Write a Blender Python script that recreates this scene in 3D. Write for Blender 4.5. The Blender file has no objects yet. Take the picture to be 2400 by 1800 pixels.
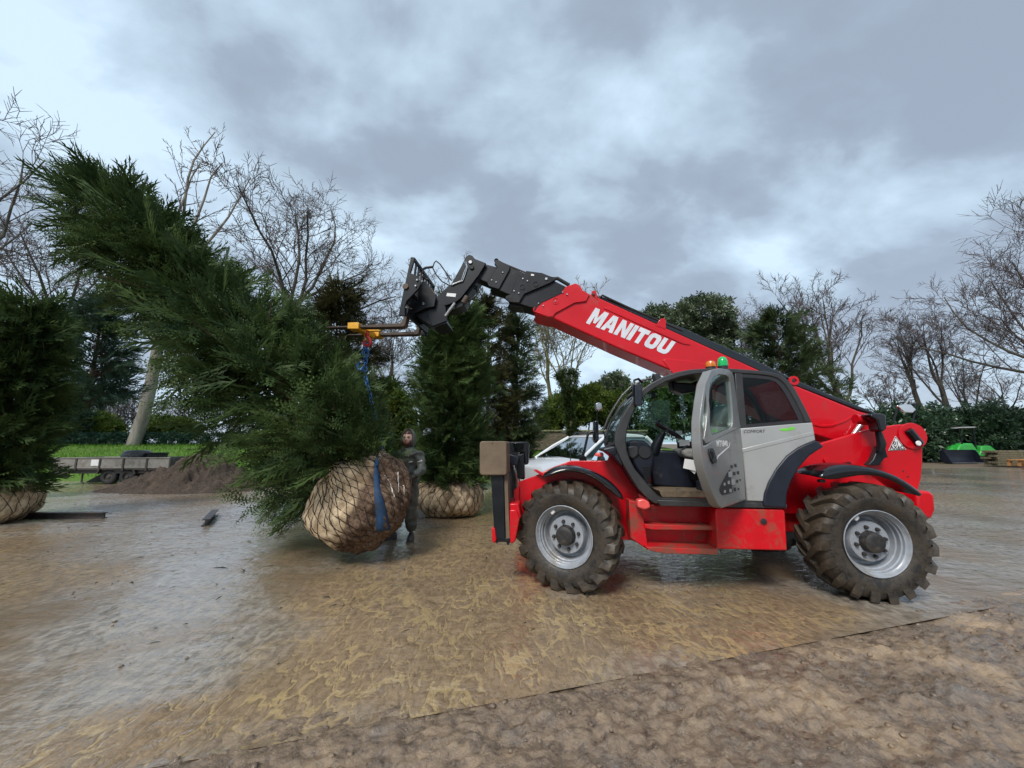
import bpy, bmesh, math, random
import numpy as np
from mathutils import Vector, Matrix, Euler, noise as mnoise

scene = bpy.context.scene
C = scene.collection
PI = math.pi
random.seed(7)

# ------------------------------------------------------------------ camera
F_PX, CAM_H, V_HORIZON = 902.0, 1.6, 1040.0          # focal length in px of a 2400x1800 frame
PITCH = math.atan((V_HORIZON - 900.0) / F_PX)
cam_data = bpy.data.cameras.new('camera')
cam_data.sensor_fit = 'HORIZONTAL'; cam_data.sensor_width = 36.0
cam_data.lens = F_PX / 2400.0 * 36.0
cam_data.clip_start = 0.05; cam_data.clip_end = 3000.0
cam = bpy.data.objects.new('camera', cam_data)
cam.location = (0, 0, CAM_H)
cam.rotation_euler = (PI / 2 + PITCH, 0, 0)
C.objects.link(cam); scene.camera = cam

# ------------------------------------------------------------------ sky, sun, exposure
SUN_EL, SUN_AZ = math.radians(48), math.radians(205)  # azimuth clockwise from +Y: behind and left of the camera
world = bpy.data.worlds.new('World'); scene.world = world; world.use_nodes = True
wn, wl = world.node_tree.nodes, world.node_tree.links
wn.clear()
def wnode(t, **k):
    n = wn.new(t)
    for a, b in k.items(): setattr(n, a, b)
    return n
w_out = wnode('ShaderNodeOutputWorld'); w_bg = wnode('ShaderNodeBackground')
w_sky = wnode('ShaderNodeTexSky'); w_sky.sky_type = 'NISHITA'; w_sky.sun_disc = False
w_sky.sun_elevation = SUN_EL; w_sky.sun_rotation = SUN_AZ
w_skys = wnode('ShaderNodeVectorMath', operation='SCALE'); w_skys.inputs['Scale'].default_value = 0.09
wl.new(w_sky.outputs[0], w_skys.inputs[0])
w_tc = wnode('ShaderNodeTexCoord'); w_sep = wnode('ShaderNodeSeparateXYZ')
wl.new(w_tc.outputs['Generated'], w_sep.inputs[0])
def wmath(op, a, b=None, c=None, clamp=False):
    n = wnode('ShaderNodeMath', operation=op); n.use_clamp = clamp
    for i, v in enumerate((a, b, c)):
        if v is None: continue
        if isinstance(v, (int, float)): n.inputs[i].default_value = v
        else: wl.new(v, n.inputs[i])
    return n.outputs[0]
zc = wmath('MAXIMUM', w_sep.outputs['Z'], 0.0)
den = wmath('ADD', zc, 0.42)
cx = wmath('DIVIDE', w_sep.outputs['X'], den); cy = wmath('DIVIDE', w_sep.outputs['Y'], den)
w_cmb = wnode('ShaderNodeCombineXYZ')
wl.new(cx, w_cmb.inputs[0]); wl.new(cy, w_cmb.inputs[1])
def wnoise(scale, detail, rough, dist, off, sx=1.0, sy=1.0):
    mp = wnode('ShaderNodeMapping'); mp.inputs['Location'].default_value = off
    mp.inputs['Scale'].default_value = (sx, sy, 1); mp.inputs['Rotation'].default_value = (0, 0, math.radians(-24))
    wl.new(w_cmb.outputs[0], mp.inputs[0])
    n = wnode('ShaderNodeTexNoise'); n.inputs['Scale'].default_value = scale
    n.inputs['Detail'].default_value = detail; n.inputs['Roughness'].default_value = rough
    n.inputs['Distortion'].default_value = dist
    wl.new(mp.outputs[0], n.inputs['Vector'])
    return n.outputs['Fac']
n1 = wnoise(1.7, 5, 0.50, 0.15, (2.4, 9.3, 0), 0.85, 1.15)
n2 = wnoise(5.2, 8, 0.56, 0.2, (11.3, 2.2, 0), 0.9, 1.15)
cl = wmath('ADD', wmath('MULTIPLY', n1, 0.72), wmath('MULTIPLY', n2, 0.28))
ramp = wnode('ShaderNodeValToRGB')
ce = ramp.color_ramp.elements
ce[0].position = 0.42; ce[0].color = (0.200, 0.240, 0.298, 1)
ce[1].position = 0.60; ce[1].color = (0.410, 0.515, 0.605, 1)
for pos, col in ((0.46, (0.218, 0.266, 0.330, 1)), (0.49, (0.258, 0.322, 0.394, 1)), (0.53, (0.305, 0.384, 0.460, 1)), (0.565, (0.352, 0.445, 0.535, 1))):
    e = ramp.color_ramp.elements.new(pos); e.color = col
wl.new(cl, ramp.inputs[0])
# the cloud deck thins to a paler band low over the horizon
hz = wmath('POWER', wmath('SUBTRACT', 1.0, zc), 7.0)
w_hmix = wnode('ShaderNodeMix', data_type='RGBA')
wl.new(wmath('MULTIPLY', hz, 0.45), w_hmix.inputs['Factor'])
wl.new(ramp.outputs[0], w_hmix.inputs['A']); w_hmix.inputs['B'].default_value = (0.42, 0.495, 0.59, 1)
w_mix = wnode('ShaderNodeMix', data_type='RGBA'); w_mix.inputs['Factor'].default_value = 0.92
wl.new(w_skys.outputs[0], w_mix.inputs['A']); wl.new(w_hmix.outputs['Result'], w_mix.inputs['B'])
wl.new(w_mix.outputs['Result'], w_bg.inputs['Color']); w_bg.inputs['Strength'].default_value = 0.80
wl.new(w_bg.outputs[0], w_out.inputs[0])

sun_d = bpy.data.lights.new('sun', 'SUN'); sun_d.energy = 1.5; sun_d.angle = math.radians(20)
sun_d.color = (1.0, 0.96, 0.9)
sun = bpy.data.objects.new('sun', sun_d); C.objects.link(sun)
_sd = Vector((math.sin(SUN_AZ) * math.cos(SUN_EL), math.cos(SUN_AZ) * math.cos(SUN_EL), math.sin(SUN_EL)))
sun.rotation_euler = _sd.to_track_quat('Z', 'Y').to_euler(); sun.location = _sd * 50

vs = scene.view_settings
vs.view_transform = 'Standard'; vs.look = 'None'; vs.gamma = 1.0; vs.exposure = 1.22; vs.use_curve_mapping = False
scene.cycles.use_denoising = True
scene.cycles.max_bounces = 5; scene.cycles.transparent_max_bounces = 8
scene.cycles.diffuse_bounces = 2; scene.cycles.glossy_bounces = 3; scene.cycles.transmission_bounces = 3
scene.cycles.use_adaptive_sampling = True; scene.cycles.adaptive_threshold = 0.02
scene.cycles.caustics_reflective = False; scene.cycles.caustics_refractive = False

# ------------------------------------------------------------------ helpers
def ray(u, v):
    x, y, z = (u - 1200) / F_PX, 1.0, -(v - 900) / F_PX
    return np.array([x, y * math.cos(PITCH) - z * math.sin(PITCH), y * math.sin(PITCH) + z * math.cos(PITCH)])
CAM = np.array([0, 0, CAM_H])
def at(u, v, Y):
    d = ray(u, v); return CAM + d * (Y / d[1])
def on_z(u, v, z=0.0):
    d = ray(u, v); return CAM + d * ((z - CAM_H) / d[2])

def tag(o, label, cat=None, group=None, kind=None):
    if label: o['label'] = label
    if cat: o['category'] = cat
    if group: o['group'] = group
    if kind: o['kind'] = kind
    return o
def empty(name, loc=(0, 0, 0), rz=0.0):
    o = bpy.data.objects.new(name, None); C.objects.link(o)
    o.location = loc; o.rotation_euler = (0, 0, rz); o.empty_display_size = 0.2
    return o

class MB:
    """collects vertices and faces, builds ONE mesh object"""
    def __init__(s): s.v = []; s.f = []
    def add(s, vs, fs):
        b = len(s.v); s.v += [tuple(p) for p in vs]; s.f += [tuple(i + b for i in f) for f in fs]
        return s
    def box(s, c, d, rot=None):
        hx, hy, hz = d[0] / 2, d[1] / 2, d[2] / 2
        pts = [Vector((x, y, z)) for x in (-hx, hx) for y in (-hy, hy) for z in (-hz, hz)]
        if rot is not None:
            m = Euler(rot).to_matrix(); pts = [m @ p for p in pts]
        cc = Vector(c)
        return s.add([p + cc for p in pts], [(0, 1, 3, 2), (4, 6, 7, 5), (0, 4, 5, 1), (2, 3, 7, 6), (0, 2, 6, 4), (1, 5, 7, 3)])
    def prism(s, poly, y0, y1):
        """poly of (x,z) extruded along y"""
        a = sum(poly[i][0] * poly[(i + 1) % len(poly)][1] - poly[(i + 1) % len(poly)][0] * poly[i][1] for i in range(len(poly)))
        if a < 0: poly = poly[::-1]
        n = len(poly)
        vs = [(p[0], y0, p[1]) for p in poly] + [(p[0], y1, p[1]) for p in poly]
        fs = [tuple(range(n)), tuple(range(2 * n - 1, n - 1, -1))] + [(i, i + n, (i + 1) % n + n, (i + 1) % n) for i in range(n)]
        return s.add(vs, fs)
    def ring(s, outer, inner, y0, y1):
        """band between two open or closed polylines of the same count"""
        n = len(outer)
        vs = [(p[0], y0, p[1]) for p in outer] + [(p[0], y0, p[1]) for p in inner] + [(p[0], y1, p[1]) for p in outer] + [(p[0], y1, p[1]) for p in inner]
        fs = []
        for i in range(n - 1):
            j = i + 1
            fs += [(i, j, n + j, n + i), (2 * n + i, 3 * n + i, 3 * n + j, 2 * n + j), (i, 2 * n + i, 2 * n + j, j), (n + i, n + j, 3 * n + j, 3 * n + i)]
        fs += [(0, n, 3 * n, 2 * n), (n - 1, 3 * n - 1, 4 * n - 1, 2 * n - 1)]
        return s.add(vs, fs)
    def tube(s, pts, r, n=8, cap=True):
        pts = [Vector(p) for p in pts]
        rs = r if isinstance(r, (list, tuple)) else [r] * len(pts)
        vs, fs = [], []
        up = Vector((0, 0, 1)); prev = None
        for i, p in enumerate(pts):
            t = (pts[min(i + 1, len(pts) - 1)] - pts[max(i - 1, 0)]).normalized()
            if prev is None:
                a = t.cross(up)
                if a.length < 0.05: a = t.cross(Vector((1, 0, 0)))
                a.normalize()
            else:
                a = (prev - t * prev.dot(t))
                if a.length < 1e-4: a = t.cross(up)
                a.normalize()
            prev = a; b = t.cross(a)
            for k in range(n):
                q = 2 * PI * k / n
                vs.append(p + (a * math.cos(q) + b * math.sin(q)) * rs[i])
        for i in range(len(pts) - 1):
            for k in range(n):
                fs.append((i * n + k, i * n + (k + 1) % n, (i + 1) * n + (k + 1) % n, (i + 1) * n + k))
        if cap:
            fs.append(tuple(range(n - 1, -1, -1))); fs.append(tuple(range((len(pts) - 1) * n, len(pts) * n)))
        return s.add(vs, fs)
    def lathe(s, prof, n=40, axis='y', c=(0, 0, 0)):
        """prof of (axial, radius); axis y"""
        vs, fs = [], []
        m = len(prof)
        for k in range(n):
            q = 2 * PI * k / n
            for a, r in prof:
                if axis == 'y': vs.append((c[0] + r * math.cos(q), c[1] + a, c[2] + r * math.sin(q)))
                elif axis == 'z': vs.append((c[0] + r * math.cos(q), c[1] + r * math.sin(q), c[2] + a))
                else: vs.append((c[0] + a, c[1] + r * math.cos(q), c[2] + r * math.sin(q)))
        for k in range(n):
            k2 = (k + 1) % n
            for i in range(m - 1): fs.append((k * m + i, k * m + i + 1, k2 * m + i + 1, k2 * m + i))
        return s.add(vs, fs)
    def cyl(s, p0, p1, r, n=16): return s.tube([p0, p1], r, n)
    def build(s, name, mat, parent=None, bevel=0.0, smooth=True, angle=35, seg=2, label=None):
        me = bpy.data.meshes.new(name); me.from_pydata(s.v, [], s.f); me.update()
        bm = bmesh.new(); bm.from_mesh(me); bmesh.ops.recalc_face_normals(bm, faces=bm.faces); bm.to_mesh(me); bm.free()
        if smooth:
            me.polygons.foreach_set('use_smooth', [True] * len(me.polygons))
            me.set_sharp_from_angle(angle=math.radians(angle))
        me.materials.append(mat)
        o = bpy.data.objects.new(name, me); C.objects.link(o)
        if parent is not None: o.parent = parent
        if bevel > 0:
            b = o.modifiers.new('bevel', 'BEVEL'); b.width = bevel; b.segments = seg; b.limit_method = 'ANGLE'; b.angle_limit = math.radians(32)
            b.harden_normals = False
        if label: o['label'] = label
        return o

def np_mesh(name, verts, faces, mat, parent=None, tint=None, smooth=False):
    """fast mesh from numpy arrays; faces (n,3) or (n,4); tint one float per vertex"""
    me = bpy.data.meshes.new(name)
    verts = np.asarray(verts, np.float32); faces = np.asarray(faces, np.int32)
    nf, k = faces.shape
    me.vertices.add(len(verts)); me.vertices.foreach_set('co', verts.ravel())
    me.loops.add(nf * k); me.loops.foreach_set('vertex_index', faces.ravel())
    me.polygons.add(nf)
    me.polygons.foreach_set('loop_start', np.arange(0, nf * k, k, dtype=np.int32))
    me.polygons.foreach_set('loop_total', np.full(nf, k, np.int32))
    if smooth: me.polygons.foreach_set('use_smooth', np.ones(nf, bool))
    me.update(calc_edges=True)
    if tint is not None:
        a = me.attributes.new('tint', 'FLOAT', 'POINT'); a.data.foreach_set('value', np.asarray(tint, np.float32))
    me.materials.append(mat)
    o = bpy.data.objects.new(name, me); C.objects.link(o)
    if parent is not None: o.parent = parent
    return o

def vnoise(x, y, seed=0):
    """smooth value noise on arrays, -1..1"""
    xi = np.floor(x).astype(np.int64); yi = np.floor(y).astype(np.int64)
    fx = x - xi; fy = y - yi
    fx = fx * fx * fx * (fx * (fx * 6 - 15) + 10); fy = fy * fy * fy * (fy * (fy * 6 - 15) + 10)
    def h(a, b):
        n = (a * 374761393 + b * 668265263 + seed * 144665) & 0x7fffffff
        n = ((n ^ (n >> 13)) * 1274126177) & 0x7fffffff
        return ((n ^ (n >> 16)) & 0xffff) / 32767.5 - 1
    return (h(xi, yi) * (1 - fx) + h(xi + 1, yi) * fx) * (1 - fy) + (h(xi, yi + 1) * (1 - fx) + h(xi + 1, yi + 1) * fx) * fy
def fbm(x, y, seed=0, o=4, g=0.5):
    s = 0; a = 1.0
    for i in range(o):
        s = s + a * vnoise(x, y, seed + i * 17); x = x * 2.03 + 5.1; y = y * 2.03 + 9.7; a *= g
    return s
def smooth01(x, a, b):
    t = np.clip((x - a) / (b - a), 0, 1); return t * t * (3 - 2 * t)

# ------------------------------------------------------------------ materials
class NT:
    def __init__(s, name):
        s.m = bpy.data.materials.new(name); s.m.use_nodes = True
        s.n, s.l = s.m.node_tree.nodes, s.m.node_tree.links
        s.p = s.n['Principled BSDF']; s.out = s.n['Material Output']
    def node(s, t, **k):
        n = s.n.new(t)
        for a, b in k.items(): setattr(n, a, b)
        return n
    def put(s, sock, v):
        if isinstance(v, (int, float)): sock.default_value = v
        elif isinstance(v, (tuple, list)):
            sock.default_value = tuple(v) + ((1,) if len(v) == 3 and len(sock.default_value) == 4 else ())
        else: s.l.new(v, sock)
    def math(s, op, a, b=None, c=None, clamp=False):
        n = s.node('ShaderNodeMath', operation=op); n.use_clamp = clamp
        for i, v in enumerate((a, b, c)):
            if v is not None: s.put(n.inputs[i], v)
        return n.outputs[0]
    def mix(s, f, a, b):
        n = s.node('ShaderNodeMix', data_type='RGBA')
        s.put(n.inputs['Factor'], f); s.put(n.inputs['A'], a); s.put(n.inputs['B'], b)
        return n.outputs['Result']
    def fmix(s, f, a, b):
        n = s.node('ShaderNodeMix', data_type='FLOAT')
        s.put(n.inputs['Factor'], f); s.put(n.inputs['A'], a); s.put(n.inputs['B'], b)
        return n.outputs['Result']
    def coord(s, scale=(1, 1, 1), rot=(0, 0, 0), loc=(0, 0, 0), kind='Object'):
        t = s.node('ShaderNodeTexCoord'); mp = s.node('ShaderNodeMapping')
        mp.inputs['Scale'].default_value = scale; mp.inputs['Rotation'].default_value = rot; mp.inputs['Location'].default_value = loc
        s.l.new(t.outputs[kind], mp.inputs[0]); return mp.outputs[0]
    def noise(s, vec, scale, detail=4, rough=0.5, dist=0.0):
        n = s.node('ShaderNodeTexNoise')
        n.inputs['Scale'].default_value = scale; n.inputs['Detail'].default_value = detail
        n.inputs['Roughness'].default_value = rough; n.inputs['Distortion'].default_value = dist
        s.l.new(vec, n.inputs['Vector']); return n.outputs['Fac']
    def voro(s, vec, scale, feature='F1', rnd=1.0):
        n = s.node('ShaderNodeTexVoronoi'); n.feature = feature
        n.inputs['Scale'].default_value = scale; n.inputs['Randomness'].default_value = rnd
        s.l.new(vec, n.inputs['Vector']); return n.outputs['Distance']
    def warp(s, vec, scale, amt):
        n = s.node('ShaderNodeTexNoise'); n.inputs['Scale'].default_value = scale; n.inputs['Detail'].default_value = 3
        s.l.new(vec, n.inputs['Vector'])
        a = s.node('ShaderNodeVectorMath', operation='SUBTRACT'); s.l.new(n.outputs['Color'], a.inputs[0]); a.inputs[1].default_value = (.5, .5, .5)
        b = s.node('ShaderNodeVectorMath', operation='SCALE'); s.l.new(a.outputs[0], b.inputs[0]); b.inputs['Scale'].default_value = amt
        c = s.node('ShaderNodeVectorMath', operation='ADD'); s.l.new(vec, c.inputs[0]); s.l.new(b.outputs[0], c.inputs[1])
        return c.outputs[0]
    def step(s, v, a, b, o0=0.0, o1=1.0):
        n = s.node('ShaderNodeMapRange'); n.interpolation_type = 'SMOOTHSTEP'
        s.put(n.inputs['Value'], v)
        for k, x in (('From Min', a), ('From Max', b), ('To Min', o0), ('To Max', o1)): s.put(n.inputs[k], x)
        return n.outputs['Result']
    def attr(s, name):
        n = s.node('ShaderNodeAttribute'); n.attribute_name = name; return n.outputs['Fac']
    def bump(s, h, strength, dist=0.01, normal=None):
        n = s.node('ShaderNodeBump'); n.inputs['Strength'].default_value = strength; n.inputs['Distance'].default_value = dist
        s.l.new(h, n.inputs['Height'])
        if normal is not None: s.l.new(normal, n.inputs['Normal'])
        return n.outputs[0]
    def sep(s, vec):
        n = s.node('ShaderNodeSeparateXYZ'); s.l.new(vec, n.inputs[0]); return n.outputs
    def set(s, **k):
        nm = {'color': 'Base Color', 'rough': 'Roughness', 'metal': 'Metallic', 'spec': 'Specular IOR Level', 'coat': 'Coat Weight', 'coatr': 'Coat Roughness',
              'normal': 'Normal', 'alpha': 'Alpha', 'trans': 'Transmission Weight', 'ior': 'IOR', 'emit': 'Emission Color', 'emits': 'Emission Strength', 'sss': 'Subsurface Weight'}
        for a, b in k.items(): s.put(s.p.inputs[nm[a]], b)
        return s

def simple(name, col, rough=0.5, metal=0.0, var=0.15, scale=8.0, bump=0.0, coat=0.0, bscale=60.0, dirt=0.0, dirtcol=(0.10, 0.075, 0.05), spec=0.5):
    t = NT(name); v = t.coord()
    n = t.noise(v, scale, 5, 0.6)
    dark = tuple(c * (1 - var) for c in col); light = tuple(min(1, c * (1 + var)) for c in col)
    c = t.mix(t.step(n, 0.3, 0.7), dark, light)
    r = t.fmix(n, max(0.02, rough - 0.08), min(1, rough + 0.08))
    if dirt > 0:
        d = t.noise(v, 3.3, 8, 0.72, 0.4); d2 = t.noise(v, 26.0, 4, 0.7)
        m = t.math('MULTIPLY', t.step(t.math('ADD', d, t.math('MULTIPLY', d2, 0.35)), 0.78 - dirt * 0.36, 0.98 - dirt * 0.3), min(1.0, 0.55 + dirt * 0.5))
        c = t.mix(m, c, dirtcol); r = t.fmix(m, r, 0.75)
    t.set(color=c, rough=r, metal=metal, coat=coat, spec=spec)
    if bump > 0: t.set(normal=t.bump(t.noise(v, bscale, 4, 0.6), bump, 0.01))
    return t.m

M = {}
M['red'] = simple('red_paint', (0.56, 0.0025, 0.010), 0.34, 0, 0.07, 2.0, 0.0, 0.22, dirt=0.14, dirtcol=(0.30, 0.05, 0.04), spec=0.35)
M['red_low'] = simple('red_paint_muddy', (0.56, 0.0025, 0.010), 0.38, 0, 0.08, 2.0, 0.0, 0.2, spec=0.35, dirt=0.42, dirtcol=(0.17, 0.085, 0.05))
M['red_pale'] = simple('red_lamp_plastic', (0.78, 0.10, 0.09), 0.35, 0, 0.1, 6.0, 0, 0.3)
M['black'] = simple('black_steel', (0.0055, 0.007, 0.010), 0.38, 0, 0.3, 5.0, 0.05, 0.0, dirt=0.12, dirtcol=(0.03, 0.028, 0.026), spec=0.35)
M['blackgloss'] = simple('black_plastic', (0.006, 0.007, 0.010), 0.16, 0, 0.2, 5.0, 0.0, 0.15, dirt=0.14, dirtcol=(0.04, 0.036, 0.03))
M['rubber'] = simple('black_rubber', (0.015, 0.015, 0.016), 0.6, 0, 0.3, 9.0, 0.1)
M['navy'] = simple('navy_plastic', (0.008, 0.011, 0.021), 0.42, 0, 0.2, 6.0, 0.06, 0.0, dirt=0.1, dirtcol=(0.07, 0.06, 0.05))
M['greyframe'] = simple('grey_frame', (0.032, 0.032, 0.034), 0.42, 0, 0.2, 5.0, 0.03, 0.0, dirt=0.22, dirtcol=(0.10, 0.085, 0.068))
M['silver'] = simple('silver_grey_paint', (0.36, 0.365, 0.36), 0.32, 0.15, 0.06, 2.0, 0.0, 0.4, dirt=0.12, dirtcol=(0.25, 0.23, 0.20))
M['doorgrey'] = simple('door_grey_paint', (0.22, 0.222, 0.218), 0.33, 0.2, 0.08, 2.0, 0.0, 0.4, dirt=0.16, dirtcol=(0.17, 0.15, 0.125))
M['steel'] = simple('bright_steel', (0.55, 0.55, 0.55), 0.25, 0.9, 0.2, 12.0)
M['rim'] = simple('rim_grey_paint', (0.30, 0.325, 0.36), 0.38, 0.1, 0.12, 6.0, 0, 0.15, dirt=0.34, dirtcol=(0.17, 0.14, 0.10))
M['hub'] = simple('muddy_hub', (0.022, 0.020, 0.020), 0.6, 0, 0.4, 22.0, 0.3, dirt=0.4, dirtcol=(0.085, 0.068, 0.05))
M['tread_mud'] = simple('muddy_red_tread', (0.52, 0.004, 0.012), 0.45, 0, 0.1, 4.0, 0.1, 0.0, dirt=0.55, dirtcol=(0.13, 0.075, 0.045), spec=0.35)
M['mudbox'] = simple('muddy_box', (0.150, 0.108, 0.070), 0.75, 0, 0.2, 3.0, 0.35, bscale=90, dirt=0.3, dirtcol=(0.09, 0.05, 0.035))
M['rust'] = simple('rusty_steel', (0.070, 0.050, 0.040), 0.6, 0.2, 0.35, 9.0, 0.15, dirt=0.3, dirtcol=(0.13, 0.060, 0.032))
M['yellow'] = simple('yellow_paint', (0.72, 0.36, 0.012), 0.4, 0, 0.15, 6.0, 0, 0.2, dirt=0.25, dirtcol=(0.16, 0.10, 0.04))
M['hookred'] = simple('red_hook_paint', (0.60, 0.035, 0.04), 0.4, 0.0, 0.15, 12.0)
M['bluechain'] = simple('blue_chain_paint', (0.018, 0.11, 0.33), 0.4, 0.1, 0.3, 20.0, dirt=0.2)
M['chain'] = simple('dark_chain_steel', (0.05, 0.045, 0.045), 0.5, 0.6, 0.3, 20.0)
M['strap'] = simple('blue_webbing', (0.008, 0.062, 0.165), 0.75, 0, 0.45, 7.0, 0.5, bscale=140, dirt=0.62, dirtcol=(0.030, 0.036, 0.045))
M['white'] = simple('white_sticker', (0.75, 0.75, 0.75), 0.4, 0, 0.05, 4.0)
M['letter'] = simple('white_grey_lettering', (0.66, 0.68, 0.72), 0.4, 0, 0.08, 9.0)
M['ink'] = simple('black_print', (0.02, 0.02, 0.024), 0.5, 0, 0.1, 4.0)
M['green_print'] = simple('green_print', (0.16, 0.62, 0.05), 0.4, 0, 0.1, 4.0)
M['red_print'] = simple('red_print', (0.62, 0.02, 0.03), 0.4, 0, 0.1, 4.0)
M['seat'] = simple('seat_cloth', (0.20, 0.195, 0.185), 0.85, 0, 0.2, 14.0, 0.2)
M['mat_mud'] = simple('muddy_floor_mat', (0.13, 0.095, 0.06), 0.8, 0, 0.4, 10.0, 0.5, dirt=0.3)
M['concrete'] = simple('grey_concrete', (0.24, 0.24, 0.23), 0.75, 0, 0.2, 9.0, 0.3, dirt=0.3)
def lens_mat(name, col, em=0.0):
    t = NT(name); t.set(color=col, rough=0.12, coat=0.6)
    t.p.inputs['Transmission Weight'].default_value = 0.25
    return t.m
M['green_lens'] = lens_mat('green_beacon_lens', (0.0, 0.55, 0.12))
M['orange_lens'] = lens_mat('orange_beacon_lens', (0.80, 0.22, 0.01))
def glass_mat(name, tint, refl=1.0):
    t = NT(name); n = t.n; n.remove(t.p)
    tr = t.node('ShaderNodeBsdfTransparent'); tr.inputs[0].default_value = tuple(tint) + (1,)
    gl = t.node('ShaderNodeBsdfGlossy'); gl.inputs['Roughness'].default_value = 0.03; gl.inputs[0].default_value = (0.9, 0.95, 0.95, 1)
    fr = t.node('ShaderNodeFresnel'); fr.inputs[0].default_value = 1.5
    mx = t.node('ShaderNodeMixShader')
    f = t.math('MULTIPLY', fr.outputs[0], refl, clamp=True)
    t.l.new(f, mx.inputs[0]); t.l.new(tr.outputs[0], mx.inputs[1]); t.l.new(gl.outputs[0], mx.inputs[2]); t.l.new(mx.outputs[0], t.out.inputs[0])
    return t.m
M['glass'] = glass_mat('clear_glass', (0.82, 0.92, 0.88), 0.45)
M['glass_dark'] = glass_mat('tinted_glass', (0.50, 0.55, 0.55), 0.30)
M['glass_car'] = glass_mat('car_glass', (0.16, 0.24, 0.22), 4.0)
def tint_mat(name, c0, c1, rough=0.55, transl=0.25, spec=0.12):
    """colour runs from c0 to c1 with the per-leaf tint"""
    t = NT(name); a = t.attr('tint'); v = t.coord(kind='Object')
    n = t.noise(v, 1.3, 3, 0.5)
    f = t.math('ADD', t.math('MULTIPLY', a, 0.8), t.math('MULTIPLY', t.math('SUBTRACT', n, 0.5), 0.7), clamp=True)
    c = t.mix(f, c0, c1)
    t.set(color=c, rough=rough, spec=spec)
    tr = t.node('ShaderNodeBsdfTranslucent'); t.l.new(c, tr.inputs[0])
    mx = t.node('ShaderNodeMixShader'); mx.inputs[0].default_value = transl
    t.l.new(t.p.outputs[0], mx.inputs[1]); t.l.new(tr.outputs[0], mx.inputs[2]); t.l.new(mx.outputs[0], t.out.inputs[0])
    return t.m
def bark_mat(name, c0, c1, scale=6.0, moss=None, mossamt=0.5):
    t = NT(name); v = t.coord(scale=(1, 1, 0.25))
    n = t.noise(v, scale, 6, 0.65); n2 = t.noise(t.coord(), 1.1, 4, 0.6)
    c = t.mix(t.step(n, 0.3, 0.7), c0, c1)
    if moss: c = t.mix(t.math('MULTIPLY', t.step(n2, 0.42, 0.62), mossamt), c, moss)
    t.set(color=c, rough=0.85, spec=0.2, normal=t.bump(n, 0.5, 0.02))
    return t.m
M['bark'] = bark_mat('grey_bark', (0.055, 0.047, 0.045), (0.115, 0.10, 0.09), moss=(0.10, 0.11, 0.05), mossamt=0.35)
M['bark_pale'] = bark_mat('pale_bark', (0.17, 0.15, 0.125), (0.32, 0.295, 0.26), 3.0, moss=(0.13, 0.13, 0.08), mossamt=0.3)
M['bark_moss'] = bark_mat('mossy_bark', (0.10, 0.09, 0.055), (0.18, 0.165, 0.09), moss=(0.20, 0.20, 0.06), mossamt=0.7)
M['bark_red'] = bark_mat('brown_yew_bark', (0.06, 0.038, 0.028), (0.14, 0.09, 0.06))
M['twig'] = bark_mat('twig_bark', (0.075, 0.060, 0.060), (0.14, 0.115, 0.11), 3.0)
M['twig_moss'] = bark_mat('mossy_twig_bark', (0.12, 0.105, 0.075), (0.20, 0.185, 0.115), 3.0)
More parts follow.
